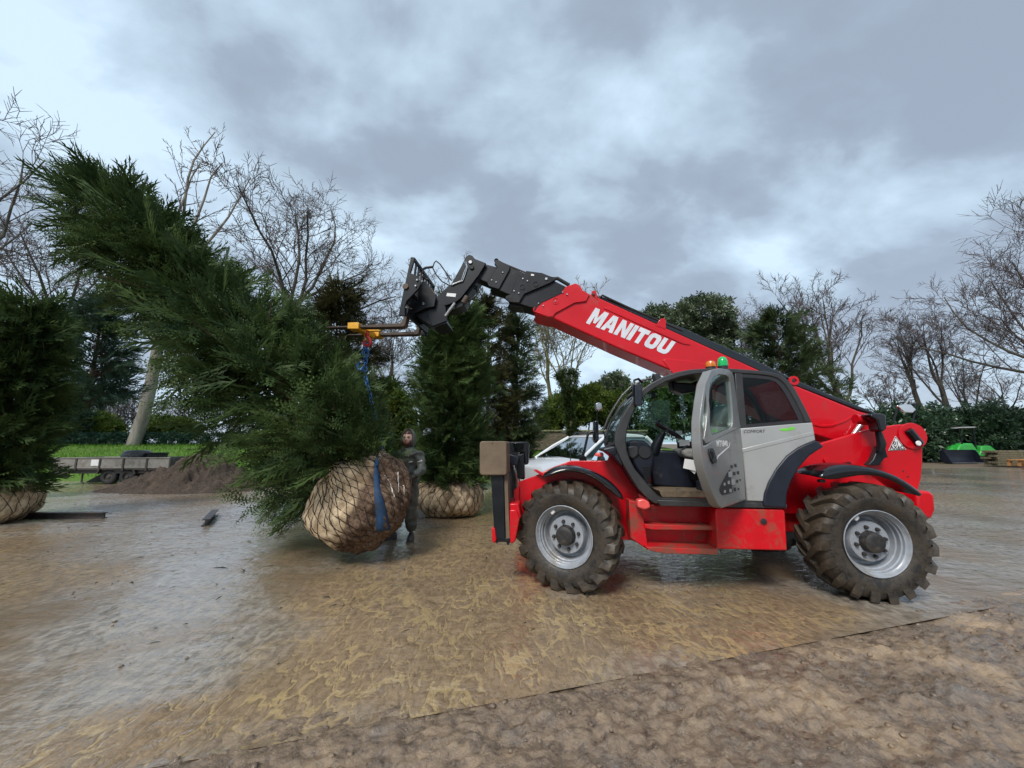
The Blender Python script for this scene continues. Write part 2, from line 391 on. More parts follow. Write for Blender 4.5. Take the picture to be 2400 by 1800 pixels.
# ================================================================== GROUND
def ground_material(name, kind):
    t = NT(name)
    v0 = t.coord()                                   # metres
    if kind == 'yard':
        mud = t.attr('mud'); wet = t.attr('wet')
        rot = (0, 0, math.radians(-9))
        va = t.coord(scale=(1, 0.30, 1), rot=rot); vb = t.coord(scale=(1, 0.55, 1), rot=(0, 0, math.radians(14)))
        vx = t.coord(scale=(0.30, 1, 1), rot=(0, 0, math.radians(8)))
        h1 = t.noise(va, 6.5, 5, 0.55, 0.4); h2 = t.noise(vb, 15.0, 5, 0.6, 0.3); h4 = t.noise(vx, 9.0, 4, 0.55, 0.4)
        big = t.noise(v0, 0.55, 4, 0.55, 0.4); fine = t.noise(v0, 75.0, 4, 0.7); mid = t.noise(v0, 1.5, 5, 0.6, 0.4)
        # slurry lies in a net of channels round flattened mud islands (lug prints)
        vv = t.warp(t.coord(scale=(1, 0.42, 1), rot=(0, 0, math.radians(-14))), 4.0, 0.34)
        vv = t.warp(vv, 17.0, 0.10)
        ed = t.math('ADD', t.voro(vv, 7.5, 'DISTANCE_TO_EDGE'), t.math('MULTIPLY', t.math('SUBTRACT', h2, 0.5), 0.16))
        wv = t.math('MULTIPLY', t.step(mid, 0.40, 0.70), t.fmix(mud, 0.02, 0.15))
        wv = t.math('ADD', wv, t.math('MULTIPLY', t.math('SUBTRACT', h1, 0.5), 0.22))
        pool = t.step(t.math('SUBTRACT', ed, wv), 0.05, -0.04)
        H = t.math('ADD', t.math('ADD', t.math('MULTIPLY', h1, 0.40), t.math('MULTIPLY', h2, 0.30)), t.math('MULTIPLY', h4, 0.30))
        top = t.math('ADD', H, t.math('MULTIPLY', t.step(ed, 0.0, 0.22), t.math('MULTIPLY', mud, 0.10)))
        brown = t.mix(t.step(fine, 0.3, 0.75), (0.172, 0.117, 0.067), (0.260, 0.183, 0.111))
        brown = t.mix(t.step(h2, 0.35, 0.7), brown, t.mix(fine, (0.218, 0.152, 0.089), (0.325, 0.232, 0.142)))
        grey = t.mix(t.step(h2, 0.35, 0.65), (0.195, 0.170, 0.142), (0.35, 0.308, 0.258))
        grey = t.mix(t.step(big, 0.42, 0.60), grey, (0.225, 0.162, 0.102))
        base = t.mix(mud, grey, brown)
        slurry = t.mix(t.step(big, 0.35, 0.65), (0.44, 0.32, 0.155), (0.365, 0.262, 0.130))
        c = t.mix(t.math('MULTIPLY', pool, t.fmix(mud, 0.15, 0.76)), base, slurry)
        r = t.fmix(mud, 0.34, t.fmix(fine, 0.40, 0.55))
        # water film: a clear coat with its own gentle ripples, thinner where mud stands proud
        rip = t.noise(t.coord(scale=(0.55, 1.0, 1), rot=(0, 0, math.radians(12))), 7.0, 3, 0.5, 0.5)
        rip2 = t.noise(t.coord(scale=(0.7, 1.0, 1), rot=(0, 0, math.radians(-20))), 26.0, 2, 0.5, 0.3)
        rh = t.math('ADD', t.math('MULTIPLY', rip, 0.8), t.math('ADD', t.math('MULTIPLY', rip2, 0.16), t.math('MULTIPLY', top, t.fmix(mud, 0.12, 0.40))))
        cb = t.bump(rh, 0.42, 0.06)
        film = t.fmix(mud, t.fmix(t.step(h2, 0.36, 0.64), 1.0, 0.55), t.fmix(pool, t.step(h2, 0.66, 0.40, 0.15, 1.0), 0.9))
        film = t.math('MAXIMUM', film, wet)
        nb = t.bump(top, 0.6, 0.08); nb = t.bump(t.math('MULTIPLY', fine, t.math('SUBTRACT', 1.0, pool)), 0.3, 0.010, nb)
        t.set(color=c, rough=r, normal=nb, ior=1.35, coat=film, coatr=t.fmix(mud, 0.05, 0.09))
        t.p.inputs['Coat IOR'].default_value = 1.9
        t.l.new(cb, t.p.inputs['Coat Normal'])
    elif kind == 'dirt':
        n1 = t.noise(v0, 1.7, 6, 0.6, 0.2); n2 = t.noise(v0, 11.0, 8, 0.70, 0.1); n3 = t.noise(v0, 120.0, 4, 0.7); n4 = t.noise(v0, 38.0, 5, 0.7)
        vo = t.voro(v0, 60.0); vc = t.voro(t.warp(v0, 9.0, 0.1), 24.0)
        c = t.mix(t.step(n2, 0.30, 0.70), (0.070, 0.048, 0.033), (0.275, 0.200, 0.136))
        c = t.mix(t.math('MULTIPLY', t.step(n4, 0.42, 0.68), 0.7), c, t.mix(n3, (0.205, 0.144, 0.094), (0.345, 0.255, 0.172)))
        c = t.mix(t.math('MULTIPLY', t.step(n1, 0.52, 0.68), 0.75), c, (0.40, 0.285, 0.175))
        c = t.mix(t.math('MULTIPLY', t.step(n1, 0.46, 0.32), 0.7), c, t.mix(n2, (0.115, 0.098, 0.082), (0.24, 0.206, 0.174)))
        c = t.mix(t.math('MULTIPLY', t.step(vo, 0.17, 0.10), t.step(n3, 0.50, 0.60)), c, (0.44, 0.36, 0.26))
        r = t.fmix(t.step(n2, 0.35, 0.6), 0.20, 0.55); r = t.fmix(t.step(n1, 0.50, 0.36), r, 0.12)
        hh = t.math('ADD', t.math('MULTIPLY', n2, 0.7), t.math('ADD', t.math('MULTIPLY', n4, 0.35), t.math('MULTIPLY', vc, -0.22)))
        nb = t.bump(hh, 0.65, 0.050); nb = t.bump(n3, 0.5, 0.010, nb)
        t.set(color=c, rough=r, normal=nb, ior=1.5, coat=t.math('MULTIPLY', t.step(n2, 0.62, 0.40), 0.6), coatr=0.12)
    elif kind == 'far':
        n1 = t.noise(v0, 0.5, 6, 0.6, 0.4); n2 = t.noise(v0, 9.0, 6, 0.65)
        c = t.mix(t.step(n2, 0.3, 0.7), (0.10, 0.07, 0.045), (0.19, 0.135, 0.09))
        c = t.mix(t.math('MULTIPLY', t.step(n1, 0.5, 0.62), 0.6), c, (0.09, 0.11, 0.045))
        t.set(color=c, rough=0.7, normal=t.bump(n2, 0.8, 0.05))
    elif kind == 'lawn':
        n1 = t.noise(v0, 0.7, 5, 0.6, 0.4); n2 = t.noise(v0, 22.0, 5, 0.7)
        c = t.mix(t.step(n2, 0.3, 0.7), (0.055, 0.12, 0.018), (0.13, 0.25, 0.035))
        c = t.mix(t.math('MULTIPLY', t.step(n1, 0.5, 0.66), 0.5), c, (0.12, 0.13, 0.04))
        t.set(color=c, rough=0.8, spec=0.2, normal=t.bump(n2, 0.8, 0.06))
    elif kind == 'soil':
        n1 = t.noise(v0, 3.0, 6, 0.65, 0.3); n2 = t.noise(v0, 20.0, 5, 0.7)
        c = t.mix(t.step(n2, 0.25, 0.75), (0.036, 0.028, 0.023), (0.105, 0.080, 0.062))
        c = t.mix(t.math('MULTIPLY', t.step(n1, 0.52, 0.66), 0.6), c, (0.145, 0.105, 0.078))
        t.set(color=c, rough=0.9, spec=0.2, normal=t.bump(n2, 0.9, 0.06))
    return t.m

def persp_grid(y0, y1, nr, nc, spread):
    """grid whose cells grow with distance"""
    ys = y0 * (y1 / y0) ** np.linspace(0, 1, nr)
    s = np.linspace(-spread, spread, nc)
    Y, S = np.meshgrid(ys, s, indexing='ij')
    X = S * (Y + 0.6)
    i = np.arange(nr * nc).reshape(nr, nc)
    F = np.stack([i[:-1, :-1], i[:-1, 1:], i[1:, 1:], i[1:, :-1]], -1).reshape(-1, 4)
    return X.ravel(), Y.ravel(), F

def poly_sd(px, py, poly):
    """signed distance to a polygon, positive inside"""
    d = np.full(px.shape, 1e9); ins = np.zeros(px.shape, bool)
    n = len(poly)
    for i in range(n):
        ax, ay = poly[i]; bx, by = poly[(i + 1) % n]
        ex, ey = bx - ax, by - ay
        tt = np.clip(((px - ax) * ex + (py - ay) * ey) / (ex * ex + ey * ey), 0, 1)
        d = np.minimum(d, np.hypot(px - ax - ex * tt, py - ay - ey * tt))
        c = ((ay > py) != (by > py)) & (px < (bx - ax) * (py - ay) / (by - ay + 1e-12) + ax)
        ins ^= c
    return np.where(ins, d, -d)

EDGE_A, EDGE_B = 2.71, 0.29                     # the slab edge runs along Y = A + B X
def edge_y(x): return EDGE_A + EDGE_B * x

# ---- the concrete yard, a slab under muddy water
X, Y, Fq = persp_grid(0.9, 27.5, 250, 400, 2.3)
far_v = Y < 26.2 + 0.5 * vnoise(X * 0.4, Y * 0 + 3.0, 5)
above = Y > edge_y(X)
Fk = Fq[above[Fq].any(1) & far_v[Fq].all(1)]
Y = np.where(above, Y, edge_y(X))                 # what straddles the edge is pulled on to it
used = np.unique(Fk); remap = np.full(len(X), -1); remap[used] = np.arange(len(used))
X, Y, Fk = X[used], Y[used], remap[Fk]
brown_px = [(60, 1795), (520, 1600), (770, 1380), (890, 1300), (1010, 1235), (1100, 1150), (1190, 1125), (1330, 1395), (1500, 1378), (1820, 1405), (2120, 1440), (1700, 1560), (1200, 1660), (600, 1790)]
brown = [tuple(on_z(*p)[:2]) for p in brown_px]
sd = poly_sd(X, Y, brown) + 0.35 * fbm(X * 0.9, Y * 0.9, 11, 4)
mudm = smooth01(sd, -0.45, 0.35)
far_mud = smooth01(fbm(X * 0.16 + 3, Y * 0.22, 23, 4), 0.15, 0.75) * smooth01(Y, 5.5, 10) * 0.75
left_mud = smooth01(poly_sd(X, Y, [tuple(on_z(*p)[:2]) for p in ((-400, 1250), (150, 1240), (330, 1330), (60, 1430), (-500, 1480))]) + 0.5 * fbm(X, Y, 31, 3), -0.4, 0.6) * 0.8
mudm = np.clip(np.maximum(np.maximum(mudm, far_mud), left_mud), 0, 1)
wetm = np.clip(smooth01(fbm(X * 0.5, Y * 0.35, 41, 4), -0.35, 0.45) * (1 - mudm), 0, 1)
Z = 0.010 * fbm(X * 0.7, Y * 0.7, 3, 3) + 0.006 * fbm(X * 3.0, Y * 1.2, 4, 3) * (0.4 + mudm)
Z = np.maximum(Z, -0.006)
Z = np.where(np.abs(Y - edge_y(X)) < 0.04, 0.004, Z)
yard = np_mesh('yard', np.stack([X, Y, Z], 1), Fk, ground_material('wet_yard_concrete', 'yard'), smooth=True)
for nm, arr in (('mud', mudm), ('wet', wetm)):
    a = yard.data.attributes.new(nm, 'FLOAT', 'POINT'); a.data.foreach_set('value', arr.astype(np.float32))
tag(yard, 'wet concrete yard under brown muddy water', kind='structure')

# ---- trodden earth in front of the slab
nx, ny = 540, 180
xs = np.linspace(-4.2, 7.4, nx); q = np.linspace(0, 1, ny)
XX, QQ = np.meshgrid(xs, q, indexing='ij')
top = edge_y(XX) + 0.22; YY = -0.4 + (top + 0.4) * QQ ** 0.75
dist = edge_y(XX) - YY
tr = fbm(XX * 1.1, YY * 1.1, 51, 3)
ZZ = -0.018 + 0.026 * fbm(XX * 2.0, YY * 2.0, 52, 4, 0.5) + 0.016 * np.abs(fbm(XX * 5.5, YY * 5.5, 53, 4, 0.62))
clod = np.maximum(fbm(XX * 9.0 + 3, YY * 9.0, 57, 3, 0.6) - 0.35, 0); ZZ += 0.026 * np.minimum(clod, 0.6)
ZZ += 0.022 * np.abs(vnoise(XX * 13, YY * 13, 54)) ** 1.5 + 0.010 * vnoise(XX * 27, YY * 27, 55)
rut = np.sin((XX * 0.3 + YY) * 9 + tr * 2.2) * smooth01(XX, 1.6, 3.2)
ZZ += 0.020 * rut
ZZ = ZZ * (0.35 + 0.65 * smooth01(dist, 0.0, 0.30)) - 0.014 * smooth01(-dist, -0.03, 0.10) + 0.003
i = np.arange(nx * ny).reshape(nx, ny)
Fd = np.stack([i[:-1, :-1], i[1:, :-1], i[1:, 1:], i[:-1, 1:]], -1).reshape(-1, 4)
M['dirt'] = ground_material('trodden_earth', 'dirt')
dirt = np_mesh('dirt_verge', np.stack([XX.ravel(), YY.ravel(), ZZ.ravel()], 1), Fd, M['dirt'], smooth=True)
tag(dirt, 'strip of churned brown earth along the slab edge', kind='structure')

# ---- clods and pebbles on the earth and a few on the yard: nobody could count them
rng = np.random.default_rng(5)
def icosa():
    bm = bmesh.new(); bmesh.ops.create_icosphere(bm, subdivisions=1, radius=1)
    v = np.array([p.co[:] for p in bm.verts]); f = np.array([[q.index for q in fc.verts] for fc in bm.faces]); bm.free(); return v, f
IV, IF = icosa()
def scatter_lumps(name, pts, sizes, mat, flat=0.6, lab=''):
    n = len(pts); V = []; 
    R = rng.normal(size=(n, len(IV))) * 0.22 + 1
    ang = rng.uniform(0, 2 * PI, n)
    st = rng.uniform(0.7, 1.5, n)
    P = IV[None] * R[..., None] * sizes[:, None, None]
    P[..., 2] *= flat; P[..., 0] *= st[:, None]
    c, s_ = np.cos(ang)[:, None], np.sin(ang)[:, None]
    x = P[..., 0] * c - P[..., 1] * s_; y = P[..., 0] * s_ + P[..., 1] * c
    P = np.stack([x, y, P[..., 2]], -1) + pts[:, None, :]
    Fc = IF[None] + (np.arange(n) * len(IV))[:, None, None]
    o = np_mesh(name, P.reshape(-1, 3), Fc.reshape(-1, 3), mat)
    return tag(o, lab, kind='stuff')
n = 2600
px = rng.uniform(-3.5, 6.8, n); py = edge_y(px) + 0.10 - rng.uniform(0.0, 1, n) ** 1.5 * 2.5
ix = np.clip(((px + 4.2) / 11.6 * (nx - 1)).round().astype(int), 0, nx - 1)
tq = np.clip((py + 0.4) / (edge_y(px) + 0.22 + 0.4), 0, 1) ** (1 / 0.75)
iy = np.clip((tq * (ny - 1)).round().astype(int), 0, ny - 1)
pz = ZZ[ix, iy]
sz = 0.003 + 0.018 * rng.random(n) ** 4
scatter_lumps('earth_clods', np.stack([px, py, pz], 1), sz, M['dirt'], 0.7, 'small clods and pebbles strewn over the churned earth')
n = 500
py = rng.uniform(3, 12, n); px = rng.uniform(-1.2, 0.9, n) * py
ok = py > edge_y(px) + 0.1
px, py = px[ok], py[ok]
scatter_lumps('yard_grit', np.stack([px, py, px * 0 + 0.004], 1), 0.004 + 0.014 * rng.random(len(px)) ** 4, M['dirt'], 0.6, 'bits of mud and grit lying on the wet yard')

# ---- the land beyond
g = MB().add([(-1500, -1500, -0.06), (1500, -1500, -0.06), (1500, 1500, -0.06), (-1500, 1500, -0.06)], [(0, 1, 2, 3)])
tag(g.build('ground', ground_material('far_earth', 'far'), smooth=False), 'bare earth around and beyond the yard', kind='structure')

def bank_z(x, y):
    rise = 0.85 * smooth01(y, 17.0, 19.3) + 0.62 * smooth01(y, 19.0, 25.0)
    return -0.03 + rise * (1 - smooth01(x, 9.0, 15.0)) + 0.05 * fbm(x * 0.5, y * 0.5, 61, 3)
gx, gy = np.meshgrid(np.linspace(-75, 16, 220), np.concatenate([np.linspace(16.8, 27, 60), np.linspace(27.5, 90, 40)]), indexing='ij')
gz = bank_z(gx, gy)
i = np.arange(gx.size).reshape(gx.shape)
Fl = np.stack([i[:-1, :-1], i[1:, :-1], i[1:, 1:], i[:-1, 1:]], -1).reshape(-1, 4)
M['lawn'] = ground_material('lawn', 'lawn')
tag(np_mesh('lawn', np.stack([gx.ravel(), gy.ravel(), gz.ravel()], 1), Fl, M['lawn'], smooth=True), 'green grass bank beyond the yard', kind='structure')
n = 26000
bx = rng.uniform(-36, 6, n); by = 17.6 + 9 * rng.random(n)
bz = bank_z(bx, by); bh = rng.uniform(0.08, 0.22, n); ba = rng.uniform(0, 2 * PI, n); bw = 0.016
V = np.empty((n, 3, 3)); dx, dy = np.cos(ba) * bw, np.sin(ba) * bw
V[:, 0] = np.stack([bx - dx, by - dy, bz - 0.02], 1); V[:, 1] = np.stack([bx + dx, by + dy, bz - 0.02], 1)
V[:, 2] = np.stack([bx + rng.normal(0, .06, n), by + rng.normal(0, .06, n), bz + bh], 1)
M['blade'] = tint_mat('grass_blades', (0.07, 0.16, 0.02), (0.19, 0.33, 0.05), 0.6, 0.3)
tag(np_mesh('grass', V.reshape(-1, 3), np.arange(n * 3).reshape(-1, 3), M['blade'], tint=np.repeat(rng.random(n), 3)), 'short grass growing on the bank', kind='stuff')

n = 170
py = rng.uniform(3.4, 11, n); px = rng.uniform(-1.15, 0.55, n) * py; ok = py > edge_y(px) + 0.15; px, py = px[ok], py[ok]; n = len(px)
ang = rng.uniform(0, 2 * PI, n); ln = rng.uniform(0.03, 0.12, n) * (1 + 1.5 * (rng.random(n) < 0.08)); wd = 0.002 + 0.0025 * rng.random(n)
c_, s__ = np.cos(ang), np.sin(ang); V = np.empty((n, 4, 3)); bend = rng.normal(0, .25, n)
V[:, 0] = np.stack([px - s__ * wd, py + c_ * wd, px * 0 + .004], 1); V[:, 1] = np.stack([px + s__ * wd, py - c_ * wd, px * 0 + .004], 1)
V[:, 2] = np.stack([px + c_ * ln - s__ * bend * ln, py + s__ * ln + c_ * bend * ln, px * 0 + .006], 1); V[:, 3] = np.stack([px + c_ * ln * .5, py + s__ * ln * .5, px * 0 + .012 + wd], 1)
Fc = np.array([[0, 1, 3], [1, 2, 3], [0, 3, 2], [0, 2, 1]])[None] + (np.arange(n) * 4)[:, None, None]
M['sprig'] = simple('dropped_sprig', (0.07, 0.062, 0.035), 0.8, 0, 0.4, 3)
tag(np_mesh('dropped_sprigs', V.reshape(-1, 3), Fc.reshape(-1, 3), M['sprig']), 'dropped needles and twigs strewn over the wet yard', kind='stuff')
# ================================================================== TELEHANDLER
YAW = math.radians(5.09)
ex = np.array([math.cos(YAW), -math.sin(YAW), 0]); ey = np.array([math.sin(YAW), math.cos(YAW), 0])
T_O = np.array([0.643, 4.476, 0]) - 0.05 * ey
tele = empty('telehandler', T_O, -YAW)
tag(tele, 'large red telehandler with raised boom and open grey cab door', 'telehandler')
_c = CAM - T_O
C_L = np.array([_c @ ex, _c @ ey, _c[2]])
def D_L(u, v):
    d = ray(u, v); return np.array([d @ ex, d @ ey, d[2]])
def L(u, v, y=0.0):
    """picture point -> (x, z) on the machine's own plane at depth y"""
    d = D_L(u, v); t = (y - C_L[1]) / d[1]; p = C_L + d * t
    return (p[0], p[2])
def LP(pts, y): return [L(u, v, y) for u, v in pts]
def L3(u, v, y):
    x, z = L(u, v, y); return Vector((x, y, z))
def on_plane(u, v, p0, nrm):
    d = D_L(u, v); t = ((np.array(p0) - C_L) @ nrm) / (d @ nrm); return C_L + d * t
def plate(name, poly, y0, y1, mat, parent=tele, bevel=0.008, **k):
    return MB().prism(LP(poly, y0), y0, y1).build(name, mat, parent, bevel=bevel, **k)
def slab3(name, pts, nrm, th, mat, parent, bevel=0.0, **k):
    """polygon of 3-D points given thickness th along nrm"""
    n = len(pts); nv = np.array(nrm) / np.linalg.norm(nrm)
    a = [tuple(p) for p in pts]; b = [tuple(np.array(p) + nv * th) for p in pts]
    m = MB().add(a + b, [tuple(range(n)), tuple(range(2 * n - 1, n - 1, -1))] + [(i, (i + 1) % n, (i + 1) % n + n, i + n) for i in range(n)])
    return m.build(name, mat, parent, bevel=bevel, **k)
def disc(name, u, v, y, r, th, mat, parent=tele, n=20):
    p = L3(u, v, y)
    return MB().lathe([(0, 0.0001), (-th, 0.0001), (-th, r * 0.85), (-th * 0.6, r), (0, r)], n, 'y', p).build(name, mat, parent)

# ---- wheels
M['mirror'] = simple('mirror_glass', (0.75, 0.72, 0.72), 0.04, 1.0, 0.02, 3)
def tyre_mat():
    t = NT('muddy_tyre_rubber'); v = t.coord()
    s = t.sep(v); r = t.math('SQRT', t.math('ADD', t.math('MULTIPLY', s[0], s[0]), t.math('MULTIPLY', s[2], s[2])))
    n = t.noise(v, 7.0, 6, 0.65, 0.5); n2 = t.noise(v, 38.0, 5, 0.7)
    mud = t.step(t.math('ADD', n, t.math('MULTIPLY', n2, 0.4)), 0.50, 0.80)
    on_tread = t.step(r, 0.50, 0.56)
    mud = t.math('ADD', t.math('MULTIPLY', mud, 0.70), t.math('MULTIPLY', on_tread, 0.45), clamp=True)
    mc = t.mix(n2, (0.034, 0.026, 0.018), (0.088, 0.067, 0.046))
    c = t.mix(mud, (0.014, 0.0135, 0.013), mc)
    t.set(color=c, rough=t.fmix(mud, 0.42, 0.50), spec=0.45, normal=t.bump(t.math('ADD', n2, n), 0.35, 0.012))
    return t.m
M['tyre'] = tyre_mat()
R_W = 0.605
def tyre_mesh():
    m = MB()
    W = 0.42
    half = [(0.050, 0.318), (0.030, 0.345), (0.012, 0.385), (0.002, 0.43), (0.004, 0.475), (0.018, 0.515), (0.040, 0.540), (0.075, 0.556), (0.14, 0.563), (0.21, 0.566)]
    prof = half + [(W - a, r) for a, r in half[-2::-1]]
    m.lathe(prof, 72)
    N = 19
    for side in (0, 1):
        for k in range(N):
            q0 = 2 * PI * (k + 0.5 * side) / N
            # stations along the lug: axial, r_in, r_out, angular offset, half-width (m)
            st = [(0.006, 0.452, 0.462, -0.035, 0.036), (-0.006, 0.485, 0.512, -0.02, 0.044), (0.004, 0.52, 0.576, 0.0, 0.050), (0.04, 0.545, 0.602, 0.03, 0.049), (0.13, 0.55, 0.607, 0.14, 0.042), (0.235, 0.55, 0.608, 0.27, 0.036)]
            vs, fs = [], []
            for (a, ri, ro, da, hw) in st:
                aa = a if side == 0 else W - a
                for rr, sg, tp in ((ri, -1, 1.0), (ro, -1, 0.84), (ro, 1, 0.84), (ri, 1, 1.0)):
                    q = q0 + da + sg * hw * tp / rr
                    vs.append((rr * math.cos(q), aa, rr * math.sin(q)))
            for i in range(len(st) - 1):
                b = i * 4
                for e in range(3): fs.append((b + e, b + e + 1, b + 5 + e, b + 4 + e))
            fs += [(0, 1, 2, 3), tuple(range(len(st) * 4 - 1, len(st) * 4 - 5, -1))]
            m.add(vs, fs)
    return m
rim_prof_old = [(0.052, 0.322), (0.030, 0.336), (0.022, 0.336), (0.020, 0.328), (0.034, 0.318), (0.050, 0.312), (0.066, 0.296), (0.095, 0.290), (0.112, 0.280), (0.150, 0.272), (0.175, 0.262), (0.180, 0.226), (0.165, 0.212), (0.120, 0.206), (0.108, 0.198), (0.106, 0.150), (0.112, 0.095), (0.112, 0.0005)]
rim_prof = [(0.052, 0.322), (0.030, 0.336), (0.020, 0.337), (0.017, 0.330), (0.030, 0.320), (0.052, 0.313), (0.060, 0.300), (0.085, 0.297), (0.092, 0.285), (0.135, 0.282), (0.142, 0.270), (0.190, 0.262), (0.215, 0.250), (0.220, 0.224), (0.200, 0.210), (0.130, 0.206), (0.118, 0.198), (0.116, 0.160), (0.122, 0.100), (0.122, 0.0005)]
def make_wheel(x, y, steer, flip=False):
    w = empty('wheel', (x, y, R_W - 0.028)); w.parent = tele
    w.rotation_euler = (0, math.radians(7), steer + (PI if flip else 0))
    ty = tyre_mesh().build('tyre', M['tyre'], w, angle=42)
    ri = MB().lathe(rim_prof, 56).build('rim', M['rim'], w, angle=50)
    MB().lathe([(0.124, 0.112), (0.07, 0.106), (0.045, 0.100), (0.036, 0.086), (0.03, 0.06), (0.026, 0.035), (0.034, 0.0005)], 28).build('hub', M['hub'], w)
    nut0 = None
    for k in range(8):
        q = 2 * PI * (k + 0.4) / 8
        if nut0 is None:
            nut0 = MB().lathe([(0.0, 0.021), (-0.022, 0.019), (-0.034, 0.014), (-0.034, 0.0005)], 8).build('wheel_nut', M['hub'], w); nu = nut0
        else:
            nu = nut0.copy(); C.objects.link(nu); nu.parent = w
        nu.location = (0.150 * math.cos(q), 0.117, 0.150 * math.sin(q))
    MB().box((-0.17, 0.085, 0.225), (0.04, 0.05, 0.055), (0, 0.6, 0)).build('valve_guard', M['white'], w, bevel=0.01)
    for o in w.children: o.location.y += -0.21 if o.name.startswith(('tyre', 'rim', 'hub', 'valve')) else -0.21
    return w
WB = 3.15
for (x, y, st, fl) in ((0, 0.235, -0.40, False), (WB, 0.23, 0.03, False), (0, 2.17, -0.40, True), (WB, 2.17, 0.03, True)):
    make_wheel(x, y, st, fl)
    MB().tube([(x, y, R_W - 0.02), (x, 1.2, R_W - 0.02)], 0.11, 14).build('axle', M['hub'], tele)

# ---- chassis
plate('chassis_plate', [(1196, 1262), (1203, 1215), (1212, 1182), (1215, 1130), (1260, 1113), (1300, 1094), (1338, 1080), (1424, 1080), (1430, 1066), (1442, 1066), (1470, 1100), (1500, 1168), (1530, 1190), (1530, 1262), (1500, 1268), (1400, 1262)], 0.47, 0.52, M['red'])
plate('chassis_plate', [(1206, 1262), (1213, 1215), (1222, 1182), (1225, 1130), (1270, 1113), (1300, 1094), (1338, 1082), (1440, 1082), (1540, 1190), (1540, 1262)], 1.85, 1.90, M['red'])
x0, z0 = L(1206, 1250, 0.5); x1, z1 = L(1850, 1200, 0.5)
MB().box(((x0 + 3.5) / 2 + 0.1, 1.19, 0.70), (3.3 - x0, 0.80, 0.36)).build('chassis_beam', M['red_low'], tele, bevel=0.02)
MB().box((1.6, 1.19, 0.46), (1.5, 0.7, 0.22)).build('transmission', M['hub'], tele, bevel=0.03)
MB().tube([(0.3, 1.19, 0.55), (2.9, 1.19, 0.55)], 0.05, 12).build('drive_shaft', M['hub'], tele)
# brace seen in front of the near plate
MB().prism(LP([(1250, 1102), (1256, 1100), (1279, 1112), (1272, 1116)], 0.42), 0.40, 0.47).build('step_bracket', M['red'], tele, bevel=0.005)
# engine cover on the far side
MB().prism([(0.9, 0.6), (0.9, 1.12), (1.05, 1.28), (2.35, 1.36), (2.5, 1.2), (2.5, 0.6)], 1.62, 2.32).build('engine_cover', M['red'], tele, bevel=0.05, seg=3)

# ---- steps under the door
plate('step_back_panel', [(1492, 1182), (1678, 1188), (1680, 1297), (1518, 1286), (1500, 1240)], 0.34, 0.38, M['red_low'])
def tread(poly_back, poly, y0, y1, nm='step_tread'):
    MB().prism(LP(poly, y0), y0, y1).build(nm, M['tread_mud'], tele, bevel=0.006)
tread(None, [(1511, 1229), (1676, 1234), (1676, 1243), (1530, 1242), (1512, 1238)], 0.14, 0.345)
tread(None, [(1513, 1282), (1682, 1288), (1682, 1300), (1560, 1298), (1524, 1291)], 0.06, 0.345)
MB().prism(LP([(1474, 1172), (1500, 1178), (1512, 1232), (1520, 1290), (1508, 1282), (1478, 1262)], 0.16), 0.16, 0.36).build('step_side_panel', M['tread_mud'], tele, bevel=0.01)
for u in (1570, 1641):
    MB().box(L3(u, 1226, 0.325), (0.05, 0.02, 0.02)).build('hinge', M['steel'], tele, bevel=0.003)
plate('fuel_tank', [(1677, 1203), (1679, 1191), (1838, 1194), (1841, 1206), (1846, 1291), (1681, 1287)], 0.06, 0.62, M['red_low'], bevel=0.014)
disc('filler_hole', 1790, 1222, 0.052, 0.033, 0.004, M['ink'])
disc('filler_hole_rim', 1790, 1222, 0.056, 0.040, 0.003, M['red'])
# side marker lamp at the foot of the pillar
MB().prism(LP([(1494, 1172), (1508, 1169), (1522, 1176), (1526, 1190), (1512, 1196), (1495, 1190)], 0.02), 0.02, 0.13).build('marker_lamp', M['red_pale'], tele, bevel=0.02, seg=3)
MB().prism(LP([(1394, 1068), (1398, 1062), (1412, 1060), (1415, 1068), (1404, 1071)], 0.5), 0.46, 0.60).build('marker_lamp', M['red_pale'], tele, bevel=0.01)

# ---- mudguards
fo = [(1268, 1121), (1283, 1109), (1300, 1099.5), (1323, 1093.5), (1345, 1093), (1366, 1096.5), (1388, 1103.5), (1410, 1113.5), (1431, 1127.5), (1448, 1143), (1459, 1157), (1465, 1172)]
fi = [(1270, 1122), (1290, 1116), (1305, 1111), (1325, 1107), (1345, 1106.5), (1365, 1110), (1384, 1117.5), (1403, 1129), (1422, 1145), (1438, 1158), (1450, 1167), (1461, 1176)]
ro = [(1918, 1117), (1924, 1107), (1940, 1097.5), (1960, 1090.5), (1991, 1087.5), (2029, 1091.5), (2067, 1100), (2105, 1114), (2135, 1132), (2158, 1149.5), (2169, 1162)]
ri = [(1920, 1120), (1932, 1124.5), (1950, 1126), (1968, 1124), (1995, 1118.5), (2031, 1113.5), (2063, 1117), (2098, 1130), (2124, 1147), (2146, 1163), (2163, 1167)]
